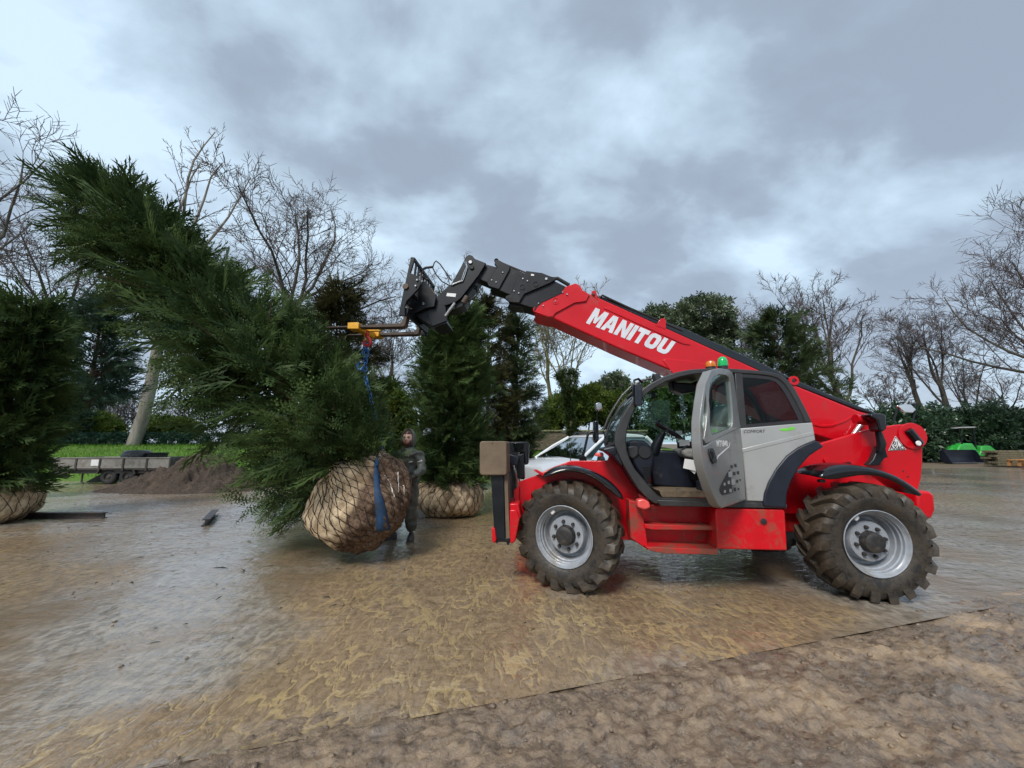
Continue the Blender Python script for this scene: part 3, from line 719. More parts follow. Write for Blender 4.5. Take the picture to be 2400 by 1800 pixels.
def guard(o, i, y0, y1, name='mudguard', lip=0.03):
    """shell with a rolled near lip"""
    O, I = LP(o, y0), LP(i, y0)
    m = MB(); n = len(O)
    rows = [[(p[0], y0 + 0.012, p[1]) for p in I], [(p[0], y0, p[1] + 0.008) for p in I]]
    rows.append([(a[0] * 0.5 + b[0] * 0.5, y0 - 0.014, a[1] * 0.5 + b[1] * 0.5) for a, b in zip(O, I)])
    rows.append([(a[0] * 0.9 + b[0] * 0.1, y0 + 0.004, a[1] * 0.9 + b[1] * 0.1) for a, b in zip(O, I)])
    rows.append([(p[0], y0 + 0.05, p[1]) for p in O])
    rows.append([(p[0], y0 + (y1 - y0) * 0.5, p[1] + 0.012) for p in O])
    rows.append([(p[0], y1, p[1]) for p in O])
    rows.append([(a[0] * 0.85 + b[0] * 0.15, y1 - 0.01, a[1] * 0.85 + b[1] * 0.15) for a, b in zip(O, I)])
    rows.append([(a[0] * 0.85 + b[0] * 0.15, y0 + 0.04, a[1] * 0.85 + b[1] * 0.15) for a, b in zip(O, I)])
    k = len(rows)
    m.add([p for r in rows for p in r], [(a * n + j, a * n + j + 1, ((a + 1) % k) * n + j + 1, ((a + 1) % k) * n + j) for a in range(k) for j in range(n - 1)]
          + [tuple(a * n for a in range(k)), tuple(a * n + n - 1 for a in range(k - 1, -1, -1))])
    ob = m.build(name, M['blackgloss'], tele, angle=60)
    sm = ob.modifiers.new('sub', 'SUBSURF'); sm.levels = 1; sm.render_levels = 1
    return ob
guard(fo, fi, 0.03, 0.46)
guard(ro, ri, 0.03, 0.46)
MB().tube([L3(1958, 1096, 0.4), L3(1975, 1090, 0.55), L3(1990, 1086, 0.66)], 0.022, 8).build('mudguard_arm', M['black'], tele)
MB().box(L3(1925, 1127, 0.09), (0.06, 0.06, 0.035)).build('mudguard_stay', M['black'], tele, bevel=0.01)

# ---- stabilisers at the front
def stabiliser(dy, near=True):
    y = 0.10 if near else 1.88
    leg = [(1150, 1112), (1180, 1112), (1184, 1264), (1159, 1264)]
    P = LP(leg, 0.10)
    r = empty('stabiliser', (0, 0, 0)); r.parent = tele
    MB().prism(P, y, y + 0.26).build('leg', M['black'], r, bevel=0.008)
    Q = LP([(1181, 1112), (1189, 1112), (1195, 1264), (1185, 1264)], 0.10)
    MB().prism(Q, y + 0.015, y + 0.26).build('leg_guide', M['mudbox'], r, bevel=0.006)
    B = LP([(1124, 1038), (1128, 1034), (1184, 1034), (1187, 1038), (1188, 1110), (1184, 1114), (1128, 1114), (1124, 1109)], 0.04)
    MB().prism(B, y - 0.06, y + 0.34).build('ram_cover', M['mudbox'] if near else M['black'], r, bevel=0.02, seg=3)
    S = LP([(1194, 1195), (1210, 1195), (1218, 1215), (1208, 1268), (1200, 1275), (1194, 1270)], 0.12)
    MB().prism(S, y + 0.02, y + 0.07).build('foot_plate', M['red_low'], r, bevel=0.012)
    MB().prism([(p[0], p[1]) for p in S], y + 0.20, y + 0.25).build('foot_plate', M['red_low'], r, bevel=0.012)
    K = LP([(1152, 1236), (1160, 1236), (1164, 1264), (1160, 1273), (1154, 1270)], 0.10)
    MB().prism(K, y - 0.02, y + 0.03).build('foot_plate', M['red_low'], r, bevel=0.01)
    F = LP([(1160, 1262), (1196, 1262), (1193, 1278), (1188, 1278), (1186, 1271), (1168, 1271), (1164, 1276), (1160, 1270)], 0.10)
    MB().prism(F, y + 0.01, y + 0.25).build('foot', M['black'], r, bevel=0.008)
    if near:
        bx = L3(1154, 1036, y - 0.062)
        MB().lathe([(0, 0.0005), (-0.002, 0.0005), (-0.002, 0.007), (0, 0.008)], 10, 'y', bx + Vector((0, 0, -0.012))).build('bolt', M['ink'], r)
    return r
stabiliser(0, True); stabiliser(0, False)
MB().prism(LP([(1189, 1180), (1215, 1180), (1222, 1215), (1189, 1215)], 0.16), 0.16, 2.2).build('stabiliser_beam', M['red_low'], tele, bevel=0.015)
MB().prism(LP([(1203, 1150), (1216, 1140), (1216, 1190), (1207, 1180)], 0.4), 0.40, 0.47).build('gusset', M['red'], tele, bevel=0.006)
# black hose box and lamp bracket beside the near leg
MB().prism(LP([(1194, 1036), (1236, 1035), (1239, 1042), (1238, 1088), (1230, 1090), (1228, 1060), (1200, 1060)], 0.75), 0.75, 1.0).build('lamp_guard', M['black'], tele, bevel=0.01)
MB().prism(LP([(1202, 1040), (1229, 1039), (1225, 1057), (1206, 1058)], 0.74), 0.735, 0.75).build('lamp_glass', M['glass_dark'], tele, bevel=0.003)
MB().prism(LP([(1210, 1068), (1228, 1062), (1229, 1124), (1212, 1122)], 0.7), 0.70, 0.9).build('lamp_post', M['black'], tele, bevel=0.01)
MB().prism(LP([(1194, 1064), (1216, 1071), (1213, 1092), (1191, 1088)], 0.6), 0.60, 0.8).build('valve_block', M['navy'], tele, bevel=0.01)
for k, (a, b, cc) in enumerate(((1203, 1213, 0.62), (1196, 1203, 0.66), (1199, 1209, 0.72))):
    MB().tube([L3(a, 1088, cc), L3((a + b) / 2 + 3, 1120, cc - 0.03), L3(b - 2, 1150, cc + 0.02), L3(b, 1178, cc)], 0.013, 8).build('hose', M['steel'] if k == 0 else M['rubber'], tele)

# ---- tower plates at the rear
tw = [(1912, 1044), (1930, 1037), (1979, 1023), (2042, 1005), (2105, 995), (2131, 994), (2148, 1001), (2158, 1018), (2163, 1054), (2163, 1084), (2160, 1122), (2152, 1150), (2150, 1206), (1880, 1206), (1838, 1204), (1836, 1160), (1846, 1128), (1864, 1096), (1890, 1066)]
plate('tower_plate', tw, 0.66, 0.72, M['red'], bevel=0.014)
X = LP(tw, 0.66)
MB().prism(X, 1.64, 1.70).build('tower_plate', M['red'], tele, bevel=0.014)
d0 = L3(2138, 1022, 0.655)
MB().lathe([(0, 0.16), (-0.012, 0.155), (-0.012, 0.0005)], 40, 'y', d0).build('pivot_boss', M['red'], tele)
a, b = L3(2128, 1007, 0.63), L3(2157, 1042, 0.63)
MB().tube([a, a.lerp(b, 0.04), a.lerp(b, 0.96), b], [0.035, 0.045, 0.045, 0.035], 14).build('tail_lamp', M['blackgloss'], tele)
disc('tail_lamp_lens', 2152, 1039, 0.585, 0.03, 0.012, M['white'])
disc('plug', 1936, 1079, 0.658, 0.035, 0.02, M['red'])
for u, v in ((2117, 1104), (2128, 1117)): disc('bolt_hole', u, v, 0.657, 0.010, 0.003, M['ink'], n=10)
plate('counterweight', [(2148, 1150), (2180, 1151), (2192, 1160), (2194, 1196), (2186, 1216), (2150, 1220)], 0.5, 1.9, M['red'], bevel=0.04, seg=3)
plate('tower_cross_plate', [(1845, 1100), (1990, 1060), (2120, 1060), (2120, 1200), (1845, 1200)], 0.74, 0.80, M['red_low'])
# triangular plate sign
tp = [(2099, 1022), (2124, 1054), (2083, 1056)]
plate('plate_sign', tp, 0.653, 0.659, M['white'], bevel=0)
P3 = LP(tp, 0.651); cxm = sum(p[0] for p in P3) / 3; czm = sum(p[1] for p in P3) / 3
out = [(cxm + (p[0] - cxm) * 0.93, czm + (p[1] - czm) * 0.93) for p in P3]; inn = [(cxm + (p[0] - cxm) * 0.84, czm + (p[1] - czm) * 0.84) for p in P3]
MB().ring(out + out[:1], inn + inn[:1], 0.6505, 0.653).build('sign_border', M['ink'], tele)
def text(name, body, p, size, mat, parent, xdir=(1, 0, 0), zdir=(0, 0, 1), bold=0.0, shear=0.0, align='CENTER', ext=0.0008):
    cu = bpy.data.curves.new(name, 'FONT'); cu.body = body; cu.size = size; cu.align_x = align; cu.align_y = 'CENTER'
    cu.offset = bold; cu.shear = shear; cu.extrude = ext; cu.resolution_u = 3
    o = bpy.data.objects.new(name, cu); C.objects.link(o)
    dg = bpy.context.evaluated_depsgraph_get()
    me = bpy.data.meshes.new_from_object(o.evaluated_get(dg)); bpy.data.objects.remove(o); bpy.data.curves.remove(cu)
    xd = Vector(xdir).normalized(); zd = Vector(zdir).normalized(); yd = xd.cross(zd)
    mt = Matrix((xd, zd, -yd)).transposed().to_4x4(); mt.translation = Vector(p)
    me.transform(mt); me.materials.clear(); me.materials.append(mat)
    o = bpy.data.objects.new(name, me); C.objects.link(o); o.parent = parent; return o
text('sign_text', '01', L3(2100, 1039, 0.650), 0.062, M['ink'], tele, bold=0.001)
text('sign_text', 'AX6C', L3(2102.5, 1049, 0.650), 0.062, M['ink'], tele, bold=0.001)

# rear mirror on its black arm, and the round-topped mirror behind
MB().prism(LP([(2040, 970), (2066, 968), (2078, 972), (2080, 1004), (2072, 1012), (2062, 1010), (2056, 985), (2042, 978)], 0.40), 0.40, 0.56).build('rear_mirror', M['blackgloss'], tele, bevel=0.02, seg=3)
MB().tube([L3(2052, 985, 0.5), L3(2058, 1010, 0.5), L3(2066, 1040, 0.48), L3(2062, 1058, 0.5)], [0.03, 0.032, 0.045, 0.04], 8).build('mirror_arm', M['black'], tele)
MB().prism(LP([(2058, 1050), (2064, 1045), (2075, 1046), (2082, 1072), (2074, 1074), (2062, 1091), (2034, 1091), (2046, 1078)], 0.52), 0.52, 0.60).build('mirror_bracket', M['black'], tele, bevel=0.01)
MB().tube([L3(2004, 982, 0.6), L3(2050, 988, 0.6)], 0.06, 14).build('pivot_pin', M['red'], tele)
MB().tube([L3(1998, 1022, 0.9), L3(2030, 975, 0.9)], 0.028, 12).build('ram_rod', M['steel'], tele)
mp = [L3(2101, 951, 1.0), L3(2118, 947, 1.0), L3(2134, 948, 1.0), L3(2146, 960, 1.0), L3(2138, 968, 1.0), L3(2118, 966, 1.0)]
MB().prism([(p.x, p.z) for p in mp], 0.99, 1.02).build('convex_mirror', M['mirror'], tele, bevel=0.008)
MB().prism(LP([(2126, 947), (2150, 945), (2153, 950), (2130, 952)], 1.05), 1.05, 1.12).build('mirror_hood', M['black'], tele, bevel=0.006)
MB().tube([L3(2104, 957, 1.02), L3(2094, 990, 1.02)], 0.010, 8).build('mirror_stay', M['black'], tele)
MB().tube([L3(2150, 950, 1.02), L3(2138, 992, 1.02)], 0.010, 8).build('mirror_stay', M['black'], tele)

# ---- boom
BN, BF = 0.95, 1.40                                   # near and far side of the outer section
boom = plate('boom', [(1252, 727), (1300, 700), (1335, 684), (1386, 690), (1500, 741), (1650, 809), (1778, 867), (1851, 898), (2014, 964), (2052, 975), (2072, 992), (2070, 1020), (2030, 1032), (1960, 1034), (1880, 1010), (1780, 962), (1582, 872), (1444, 814), (1296, 746), (1254, 738)], BN, BF, M['red'], bevel=0.02, seg=3)
hp = [(1248.8, 723.4), (1266.5, 705.8), (1308.5, 686.8), (1322, 678.7), (1325, 672), (1349, 663.7), (1360, 669), (1365.4, 680), (1381.7, 689.5), (1373.6, 705.8), (1346.5, 709.8), (1301.7, 734), (1296, 742.4), (1284, 742.4), (1250, 730)]
plate('head_plate', hp, 0.925, BN + 0.03, M['red'], boom, bevel=0.006)
MB().prism(LP(hp, 0.925), BF - 0.03, BF + 0.025).build('head_plate', M['red'], boom, bevel=0.006)
plate('wear_pad_cover', [(1251, 726), (1256, 715), (1268, 704), (1306, 686), (1318, 680), (1319, 686), (1270, 709), (1259, 719), (1253, 729)], 0.918, 0.925, M['black'], boom, bevel=0.002)
for u, v in ((1301.5, 706), (1329, 690), (1318.5, 685), (1262, 711), (1273, 716.5)): disc('bolt', u, v, 0.918, 0.011, 0.010, M['steel'], boom, 10)
dd = L3(1302.5, 705.5, 0.923)
MB().ring([(dd.x + 0.05 * math.cos(k * PI / 12), dd.z + 0.05 * math.sin(k * PI / 12)) for k in range(25)], [(dd.x + 0.044 * math.cos(k * PI / 12), dd.z + 0.044 * math.sin(k * PI / 12)) for k in range(25)], 0.919, 0.926).build('access_ring', M['red_low'], boom)
plate('boom_rib', [(1414, 722), (1432, 720), (1612, 800), (1619, 809), (1600, 806)], 0.938, BN + 0.005, M['red'], boom, bevel=0.006)
plate('lifting_lug', [(1536, 763), (1547, 749), (1551, 746), (1558, 746), (1561, 752), (1561, 772)], 0.945, 0.965, M['red'], boom, bevel=0.004)
plate('lifting_lug', [(1386, 690), (1387, 682), (1396, 681), (1400, 692), (1402, 704)], 0.945, 0.99, M['red'], boom, bevel=0.004)
lp = L3(1861, 892, 0.94)
MB().ring([(lp.x + 0.062 * math.cos(k * PI / 12), lp.z + 0.062 * math.sin(k * PI / 12)) for k in range(25)], [(lp.x + 0.03 * math.cos(k * PI / 12), lp.z + 0.03 * math.sin(k * PI / 12)) for k in range(25)], 0.935, 0.965).build('lifting_eye', M['red'], boom)
disc('lug_bolt', 1391, 690, 0.944, 0.02, 0.02, M['hub'], boom, 12)
plate('boom_gusset', [(1553, 844), (1562, 840), (1620, 846), (1668, 856), (1668, 880), (1580, 880)], 0.940, BN + 0.005, M['red'], boom, bevel=0.006)
plate('boom_heel_rib', [(1905, 990), (1925, 996), (1950, 995), (1980, 985), (2000, 973), (2018, 967), (2016, 970), (2001, 977), (1981, 989), (1950, 1000), (1925, 1001), (1905, 996)], 0.938, BN + 0.005, M['red'], boom, bevel=0.003)
track = [(1397, 693), (1404, 691), (1471, 717), (1545, 748), (1607, 770), (1661, 795), (1742, 831), (1797, 856), (1852, 884), (1953, 927), (2049, 965), (2058, 975), (2010, 962), (1851, 900), (1778, 870), (1650, 812), (1500, 744), (1405, 702)]
plate('hose_track', track, 1.02, 1.22, M['blackgloss'], boom, bevel=0.03, seg=3)
MB().tube([L3(1404, 699, 1.0), L3(1412, 692, 1.0), L3(1428, 700, 1.0), L3(1480, 724, 1.02), L3(1600, 775, 1.02)], 0.016, 8).build('hose', M['rubber'], boom)
# lettering on the boom side: a quad in the picture mapped on to the plate
GL = {
 'M': (1.22, [(0, 0), (0, 1), (.40, 1), (.61, .50), (.82, 1), (1.22, 1), (1.22, 0), (.88, 0), (.88, .58), (.71, .16), (.51, .16), (.34, .58), (.34, 0)]),
 'A': (1.06, [(0, 0), (.30, 1), (.76, 1), (1.06, 0), (.72, 0), (.67, .20), (.53, .20), (.53, .42), (.60, .42), (.53, .72), (.46, .42), (.529, .42), (.529, .20), (.39, .20), (.34, 0)]),
 'N': (1.02, [(0, 0), (0, 1), (.35, 1), (.69, .46), (.69, 1), (1.02, 1), (1.02, 0), (.67, 0), (.33, .54), (.33, 0)]),
 'I': (.36, [(0, 0), (0, 1), (.36, 1), (.36, 0)]),
 'T': (.92, [(.29, 0), (.29, .72), (0, .72), (0, 1), (.92, 1), (.92, .72), (.63, .72), (.63, 0)]),
 'O': (.98, [(.489, 0), (.28, 0), (.10, .07), (0, .24), (0, .76), (.10, .93), (.28, 1), (.70, 1), (.88, .93), (.98, .76), (.98, .24), (.88, .07), (.70, 0), (.491, 0), (.491, .26), (.58, .26), (.64, .33), (.64, .67), (.58, .74), (.40, .74), (.34, .67), (.34, .33), (.40, .26), (.489, .26)]),
 'U': (.98, [(0, 1), (0, .24), (.10, .07), (.28, 0), (.70, 0), (.88, .07), (.98, .24), (.98, 1), (.64, 1), (.64, .33), (.58, .27), (.40, .27), (.34, .33), (.34, 1)]),
}
def letters(word, quad, y, mat, parent, gap=0.09, th=0.003):
    """quad: bottom-left, bottom-right, top-right, top-left (picture)"""
    q = [np.array(p) for p in LP(quad, y)]
    tot = sum(GL[c][0] for c in word) + gap * (len(word) - 1); x = 0
    for c in word:
        w, poly = GL[c]; pts = []
        for a, b in poly:
            s = (x + a) / tot
            p = (q[0] * (1 - s) + q[1] * s) * (1 - b) + (q[3] * (1 - s) + q[2] * s) * b
            pts.append(tuple(p))
        MB().prism(pts, y, y + th).build('letter', mat, parent, smooth=False)
        x += w + gap
letters('MANITOU', [(1373, 757), (1562, 832), (1584, 802), (1396, 721)], BN - 0.004, M['letter'], boom)

# inner sections, black
z3 = lambda x, y: (900 + x / 4.424, 560 + y / 4.424)   # picture co-ordinates noted on a 4.4x enlargement
def Z(pts): return [z3(*p) for p in pts]
plate('boom_section', Z([(1380, 395), (1700, 400), (1900, 500), (1900, 570), (1560, 720), (1290, 640)]), 1.00, 1.36, M['black'], boom, bevel=0.01)
plate('boom_section_pad', Z([(1290, 640), (1440, 680), (1440, 715), (1300, 700)]), 1.05, 1.30, M['black'], boom, bevel=0.01)
blk2 = Z([(1475, 330), (1640, 352), (1720, 385), (1800, 405), (1725, 455), (1455, 570), (1400, 662), (1300, 652), (1255, 615), (1265, 590), (1300, 580), (1335, 540), (1425, 430)])
plate('slide_block', blk2, 0.965, 1.02, M['black'], boom, bevel=0.006)
MB().prism(LP(blk2, 0.965), 1.34, 1.395).build('slide_block', M['black'], boom, bevel=0.006)
plate('boom_section', Z([(1200, 300), (1310, 290), (1480, 365), (1440, 560), (1310, 580), (1180, 530), (1100, 480)]), 1.03, 1.33, M['black'], boom, bevel=0.01)
blk3 = Z([(1150, 215), (1190, 218), (1308, 282), (1300, 320), (1190, 520), (1085, 490), (1068, 450), (1175, 290), (1145, 262)])
plate('slide_block', blk3, 1.0, 1.05, M['black'], boom, bevel=0.006)
MB().prism(LP(blk3, 1.0), 1.31, 1.36).build('slide_block', M['black'], boom, bevel=0.006)
plate('boom_section', Z([(1000, 245), (1180, 295), (1110, 470), (960, 405)]), 1.06, 1.30, M['black'], boom, bevel=0.01)
MB().tube([L3(*z3(1180, 232), 1.18), L3(*z3(1470, 350), 1.18)], 0.014, 8).build('chain_rod', M['rust'], boom)
MB().tube([L3(*z3(1165, 225), 1.08), L3(*z3(1165, 225), 1.28)], 0.035, 12).build('chain_pulley', M['black'], boom)
MB().tube([L3(*z3(1700, 420), 1.1), L3(*z3(1800, 410), 1.12), L3(*z3(1920, 480), 1.12)], 0.03, 8).build('hose', M['rubber'], boom)
for u, v, r in ((1440, 413, .013), (1487, 436, .013), (1349, 540, .013), (1397, 563, .013), (1683, 415, .022)): disc('bolt', *z3(u, v), 0.962, r, 0.012, M['steel'], boom, 10)
for u, v in ((1435, 500), (1572, 470)):
    q = L3(*z3(u, v), 0.963)
    MB().ring([(q.x + 0.042 * math.cos(k * PI / 10), q.z + 0.042 * math.sin(k * PI / 10)) for k in range(21)], [(q.x + 0.036 * math.cos(k * PI / 10), q.z + 0.036 * math.sin(k * PI / 10)) for k in range(21)], 0.958, 0.966).build('access_ring', M['black'], boom)
plate('warning_sticker', Z([(1527, 362), (1558, 368), (1552, 384), (1522, 378)]), 0.960, 0.964, M['white'], boom, bevel=0)
for u, v in ((1117, 427), (1163, 448), (1232, 348)): disc('bolt', *z3(u, v), 0.998, 0.012, 0.010, M['steel'], boom, 10)
# gooseneck head
head = Z([(880, 160), (915, 172), (942, 205), (1058, 250), (985, 372), (800, 612), (745, 655), (545, 720), (515, 650), (545, 598), (700, 460), (790, 300), (850, 182)])
hd = plate('gooseneck', head, 1.0, 1.04, M['black'], boom, bevel=0.008)
MB().prism(LP(head, 1.0), 1.32, 1.36).build('gooseneck_side', M['black'], boom, bevel=0.008)
plate('gooseneck_web', Z([(900, 205), (1040, 260), (985, 420), (870, 580), (830, 690), (740, 730), (560, 740), (540, 640), (720, 480)]), 1.05, 1.31, M['black'], boom, bevel=0.008)
for u, v, r, m_ in ((897, 243, .03, 'steel'), (911, 297, .036, 'black')): disc('pin_end', *z3(u, v), 0.998, r, 0.02, M[m_], boom, 18)
plate('data_label', Z([(655, 560), (748, 567), (740, 602), (645, 592)]), 0.995, 0.999, M['white'], boom, bevel=0)
for k, off in enumerate((0, 16)):
    pts = [(835 + off, 235), (858 + off * .4, 290), (835 + off, 335), (815 + off, 395), (800 + off, 435), (720 + off, 462), (690 + off, 480)]
    MB().tube([L3(*z3(*p), 0.985) for p in pts], 0.008, 8).build('hydraulic_pipe', M['steel'], boom)
MB().tube([L3(*z3(865, 600), 1.0), L3(*z3(822, 665), 1.0)], 0.045, 12).build('tilt_ram', M['rust'], boom)
MB().tube([L3(*z3(735, 665), 0.99), L3(*z3(635, 800), 0.99)], 0.022, 10).build('tilt_ram_rod', M['steel'], boom)
for k in range(2):
    pts = [(880, 640), (960, 590), (985, 545), (965, 500), (930, 480)]
    MB().tube([L3(*z3(p[0] - 14 * k, p[1] + 12 * k), 1.1 + 0.05 * k) for p in pts], 0.012, 8).build('hose', M['rubber'], boom)

# ---- carriage, load guard and forks
car = empty('fork_carriage'); car.parent = tele
CY0, CY1 = 0.66, 1.72
up = Z([(278, 186), (318, 190), (300, 262), (272, 352), (340, 380), (384, 462), (352, 522), (235, 642), (215, 700), (218, 800), (150, 790), (196, 560)])
P_up = LP(up, CY0)
MB().prism(P_up, CY0, CY0 + 0.04).build('side_plate', M['black'], car, bevel=0.006)
MB().prism(P_up, CY1 - 0.04, CY1).build('side_plate', M['black'], car, bevel=0.006)
tA = np.array(L(*z3(300, 196), CY0)); tB = np.array(L(*z3(222, 540), CY0)); bA = np.array(L(*z3(185, 770), CY0))
ux = (tA - bA) / np.linalg.norm(tA - bA)                 # along the upright
un = np.array([ux[1], -ux[0]])                           # towards the machine
def rail(c, name, w, d, mat='black'):
    p = [c + un * w / 2 + ux * d / 2, c + un * w / 2 - ux * d / 2, c - un * w / 2 - ux * d / 2, c - un * w / 2 + ux * d / 2]
    MB().prism([tuple(a) for a in p], CY0 + 0.04, CY1 - 0.04).build(name, M[mat], car, bevel=0.004)
rail(tA, 'guard_rail', 0.035, 0.045)
rail(tB + un * 0.05, 'guard_rail', 0.04, 0.06); rail(bA + un * 0.04 + ux * 0.05, 'fork_bar', 0.05, 0.10); rail(tB + un * 0.05 - ux * 0.12, 'fork_bar', 0.06, 0.10)
for k in range(7):
    yy = CY0 + 0.15 + k * (CY1 - CY0 - 0.3) / 6
    a = tA; b = tB + un * 0.05
    MB().prism([tuple(a - un * .014), tuple(a + un * .014), tuple(b + un * .014), tuple(b - un * .014)], yy - 0.016, yy + 0.016).build('guard_bar', M['rust'] if k in (2, 4) else M['black'], car, bevel=0.003)
plate('coupler_plate', Z([(370, 450), (430, 440), (540, 600), (520, 700), (420, 720), (330, 760), (240, 790), (225, 660), (345, 530)]), 0.92, 0.96, M['black'], car, bevel=0.006)
MB().prism(LP(Z([(370, 450), (430, 440), (540, 600), (560, 720), (640, 860), (500, 900), (330, 800), (240, 720), (345, 530)]), 0.92), 1.0, 1.42).build('coupler_body', M['black'], car, bevel=0.01)
plate('coupler_plate', Z([(540, 640), (640, 700), (650, 850), (500, 905), (440, 760)]), 0.98, 1.02, M['black'], car, bevel=0.006)
MB().tube([L3(*z3(480, 520), 1.0), L3(*z3(535, 590), 1.0)], 0.024, 10).build('locking_ram', M['rust'], car)
for u, v, r, y, m_ in ((225, 495, .045, .655, 'mudbox'), (283, 715, .03, .91, 'steel'), (410, 672, .022, .915, 'steel'), (345, 428, .014, .655, 'steel'), (330, 488, .014, .655, 'steel')):
    disc('pin_end', *z3(u, v), y, r, 0.02, M[m_], car, 16)
MB().tube([L3(*z3(225, 495), 0.66), L3(*z3(225, 495), CY1)], 0.03, 12).build('cross_pin', M['rust'], car)
# hoses that arch over to the coupler
for pts, r in (([(690, 490), (600, 440), (540, 370), (505, 300), (520, 250), (540, 228), (580, 260), (640, 345), (700, 432)], .010), ([(505, 290), (430, 300), (370, 335), (352, 365), (390, 385), (450, 425)], .020)):
    MB().tube([L3(*z3(*p), 1.15) for p in pts], r, 8).build('hose', M['rubber'], car)
def fork(y, u0, v0, name='fork'):
    """shank, heel and long tapering blade; u0,v0 the heel"""
    h = np.array(L(u0, v0, y)); m = MB()
    bl = 1.20; th = 0.05; wd = 0.12
    prof = [(h[0] + 0.05, h[1] + 0.30), (h[0] + 0.0, h[1] + 0.30), (h[0] - 0.045, h[1] + 0.09), (h[0] - 0.08, h[1] + 0.055), (h[0] - bl, h[1] + 0.030), (h[0] - bl - 0.01, h[1] + 0.018), (h[0] - 0.5, h[1] + 0.0), (h[0] - 0.03, h[1] - 0.002), (h[0] - 0.002, h[1] + 0.02)]
    m.prism(prof, y - wd / 2, y + wd / 2)
    f = m.build(name, M['rust'], car, bevel=0.006); return h
hA = fork(0.88, 953, 768); hB = fork(1.50, 984, 786)

# ---- cab
CB, CF = 0.06, 0.93                                     # near and far side of the cab
cab = empty('cab'); cab.parent = tele
outer = [(1845, 1188), (1533, 1180), (1517, 1168), (1495, 1145), (1480, 1122), (1466, 1098), (1456, 1079), (1446, 1056), (1440, 1037), (1441.5, 1017), (1452, 988), (1465, 965), (1481, 940), (1489, 931), (1507, 911), (1525, 898), (1552, 883.5), (1585, 872), (1619, 865.5), (1672, 862.5), (1725, 864), (1778, 868), (1810, 872), (1831, 878.5), (1849.5, 892), (1865.5, 913), (1881, 942), (1895, 969), (1905, 991)]
inner = [(1760, 1172), (1553, 1168), (1541, 1160), (1524, 1142), (1506, 1120.5), (1488, 1099), (1476, 1076), (1469, 1053), (1467.5, 1035), (1470, 1007), (1479.5, 978), (1488, 960), (1501, 940), (1508, 932), (1522, 918), (1537, 908), (1561, 894.5), (1592, 884), (1622, 877.5), (1673, 873.5), (1725, 874.5), (1776, 877.5), (1806, 881.5), (1823, 887), (1837, 898), (1849, 914.5), (1865, 942), (1879, 969), (1886, 990)]
MB().ring(LP(outer, CB), LP(inner, CB), CB, CB + 0.07).build('door_frame', M['greyframe'], cab, bevel=0.012)
MB().ring(LP(outer, CB), LP(inner, CB), CF - 0.06, CF).build('far_frame', M['greyframe'], cab, bevel=0.012)
# pillar behind the door
MB().prism(LP([(1722, 872), (1740, 872), (1764, 1176), (1744, 1176)], CB + 0.006), CB + 0.006, CB + 0.07).build('door_pillar', M['greyframe'], cab, bevel=0.008)
MB().prism([(p[0], p[1]) for p in LP([(1722, 872), (1740, 872), (1764, 1176), (1744, 1176)], CB)], CF - 0.05, CF - 0.004).build('far_pillar', M['black'], cab, bevel=0.008)
def skin_strip(name, pts, y0, y1, th, mat, parent):
    P = LP(pts, CB); n = len(P); inn = []
    for k in range(n):
        a = np.array(P[max(k - 1, 0)]); b = np.array(P[min(k + 1, n - 1)]); t = (b - a) / np.linalg.norm(b - a)
        inn.append((P[k][0] + t[1] * th, P[k][1] - t[0] * th))
    return MB().ring(P, inn, y0, y1).build(name, mat, parent)
roof = [(1540, 890.5), (1560, 882), (1590, 872.5), (1621, 867), (1673, 864), (1725, 865.5), (1778, 869.5), (1809, 873.5), (1829, 880)]
skin_strip('roof', roof, CB + 0.06, CF - 0.05, 0.05, M['greyframe'], cab)
skin_strip('windscreen', [(1443, 1035), (1445, 1018), (1455, 989), (1468, 966), (1484, 941), (1508, 913), (1527, 899), (1540, 891)], CB + 0.07, CF - 0.06, 0.006, M['glass'], cab)
skin_strip('rear_glass', [(1829, 880), (1847, 893.5), (1863, 914), (1878, 943), (1892, 970), (1902, 991)], CB + 0.07, CF - 0.06, 0.006, M['glass_dark'], cab)
skin_strip('front_panel', [(1534, 1178), (1518, 1166), (1497, 1143), (1482, 1120), (1468, 1097), (1458, 1078), (1448, 1055), (1443, 1036)], CB + 0.07, CF - 0.06, 0.03, M['navy'], cab)
# wiper, handrail and guard bars over the windscreen
for pts, y, r, m_ in (([(1416, 1005), (1425, 981), (1440, 954), (1458, 927), (1478, 907), (1505, 892), (1540, 884)], 0.92, .016, 'greyframe'),
                      ([(1424, 1012), (1434, 983), (1451, 953), (1473, 928), (1492, 908)], 0.75, .008, 'black'),
                      ([(1432, 1016), (1447, 982), (1465, 951), (1486, 925)], 0.55, .008, 'black')):
    MB().tube([L3(u, v, y) for u, v in pts], r, 8).build('guard_bar', M[m_], cab)
MB().tube([L3(1422, 1042, 0.5), L3(1420, 1028, 0.5), L3(1413, 1010, 0.5), L3(1418, 1000, 0.52)], 0.007, 8).build('wiper_arm', M['black'], cab)
MB().tube([L3(1420, 1040, 0.42), L3(1428, 1016, 0.45)], 0.02, 8).build('wiper_motor', M['black'], cab)
MB().prism(LP([(1411, 1056), (1416, 1050), (1440, 1045), (1452, 1050), (1462, 1096), (1452, 1086), (1440, 1072), (1424, 1060)], 0.10), 0.10, 0.50).build('cowl', M['navy'], cab, bevel=0.02, seg=3)
disc('cowl_cap', 1439, 1060, 0.095, 0.03, 0.01, M['black'], cab, 16)
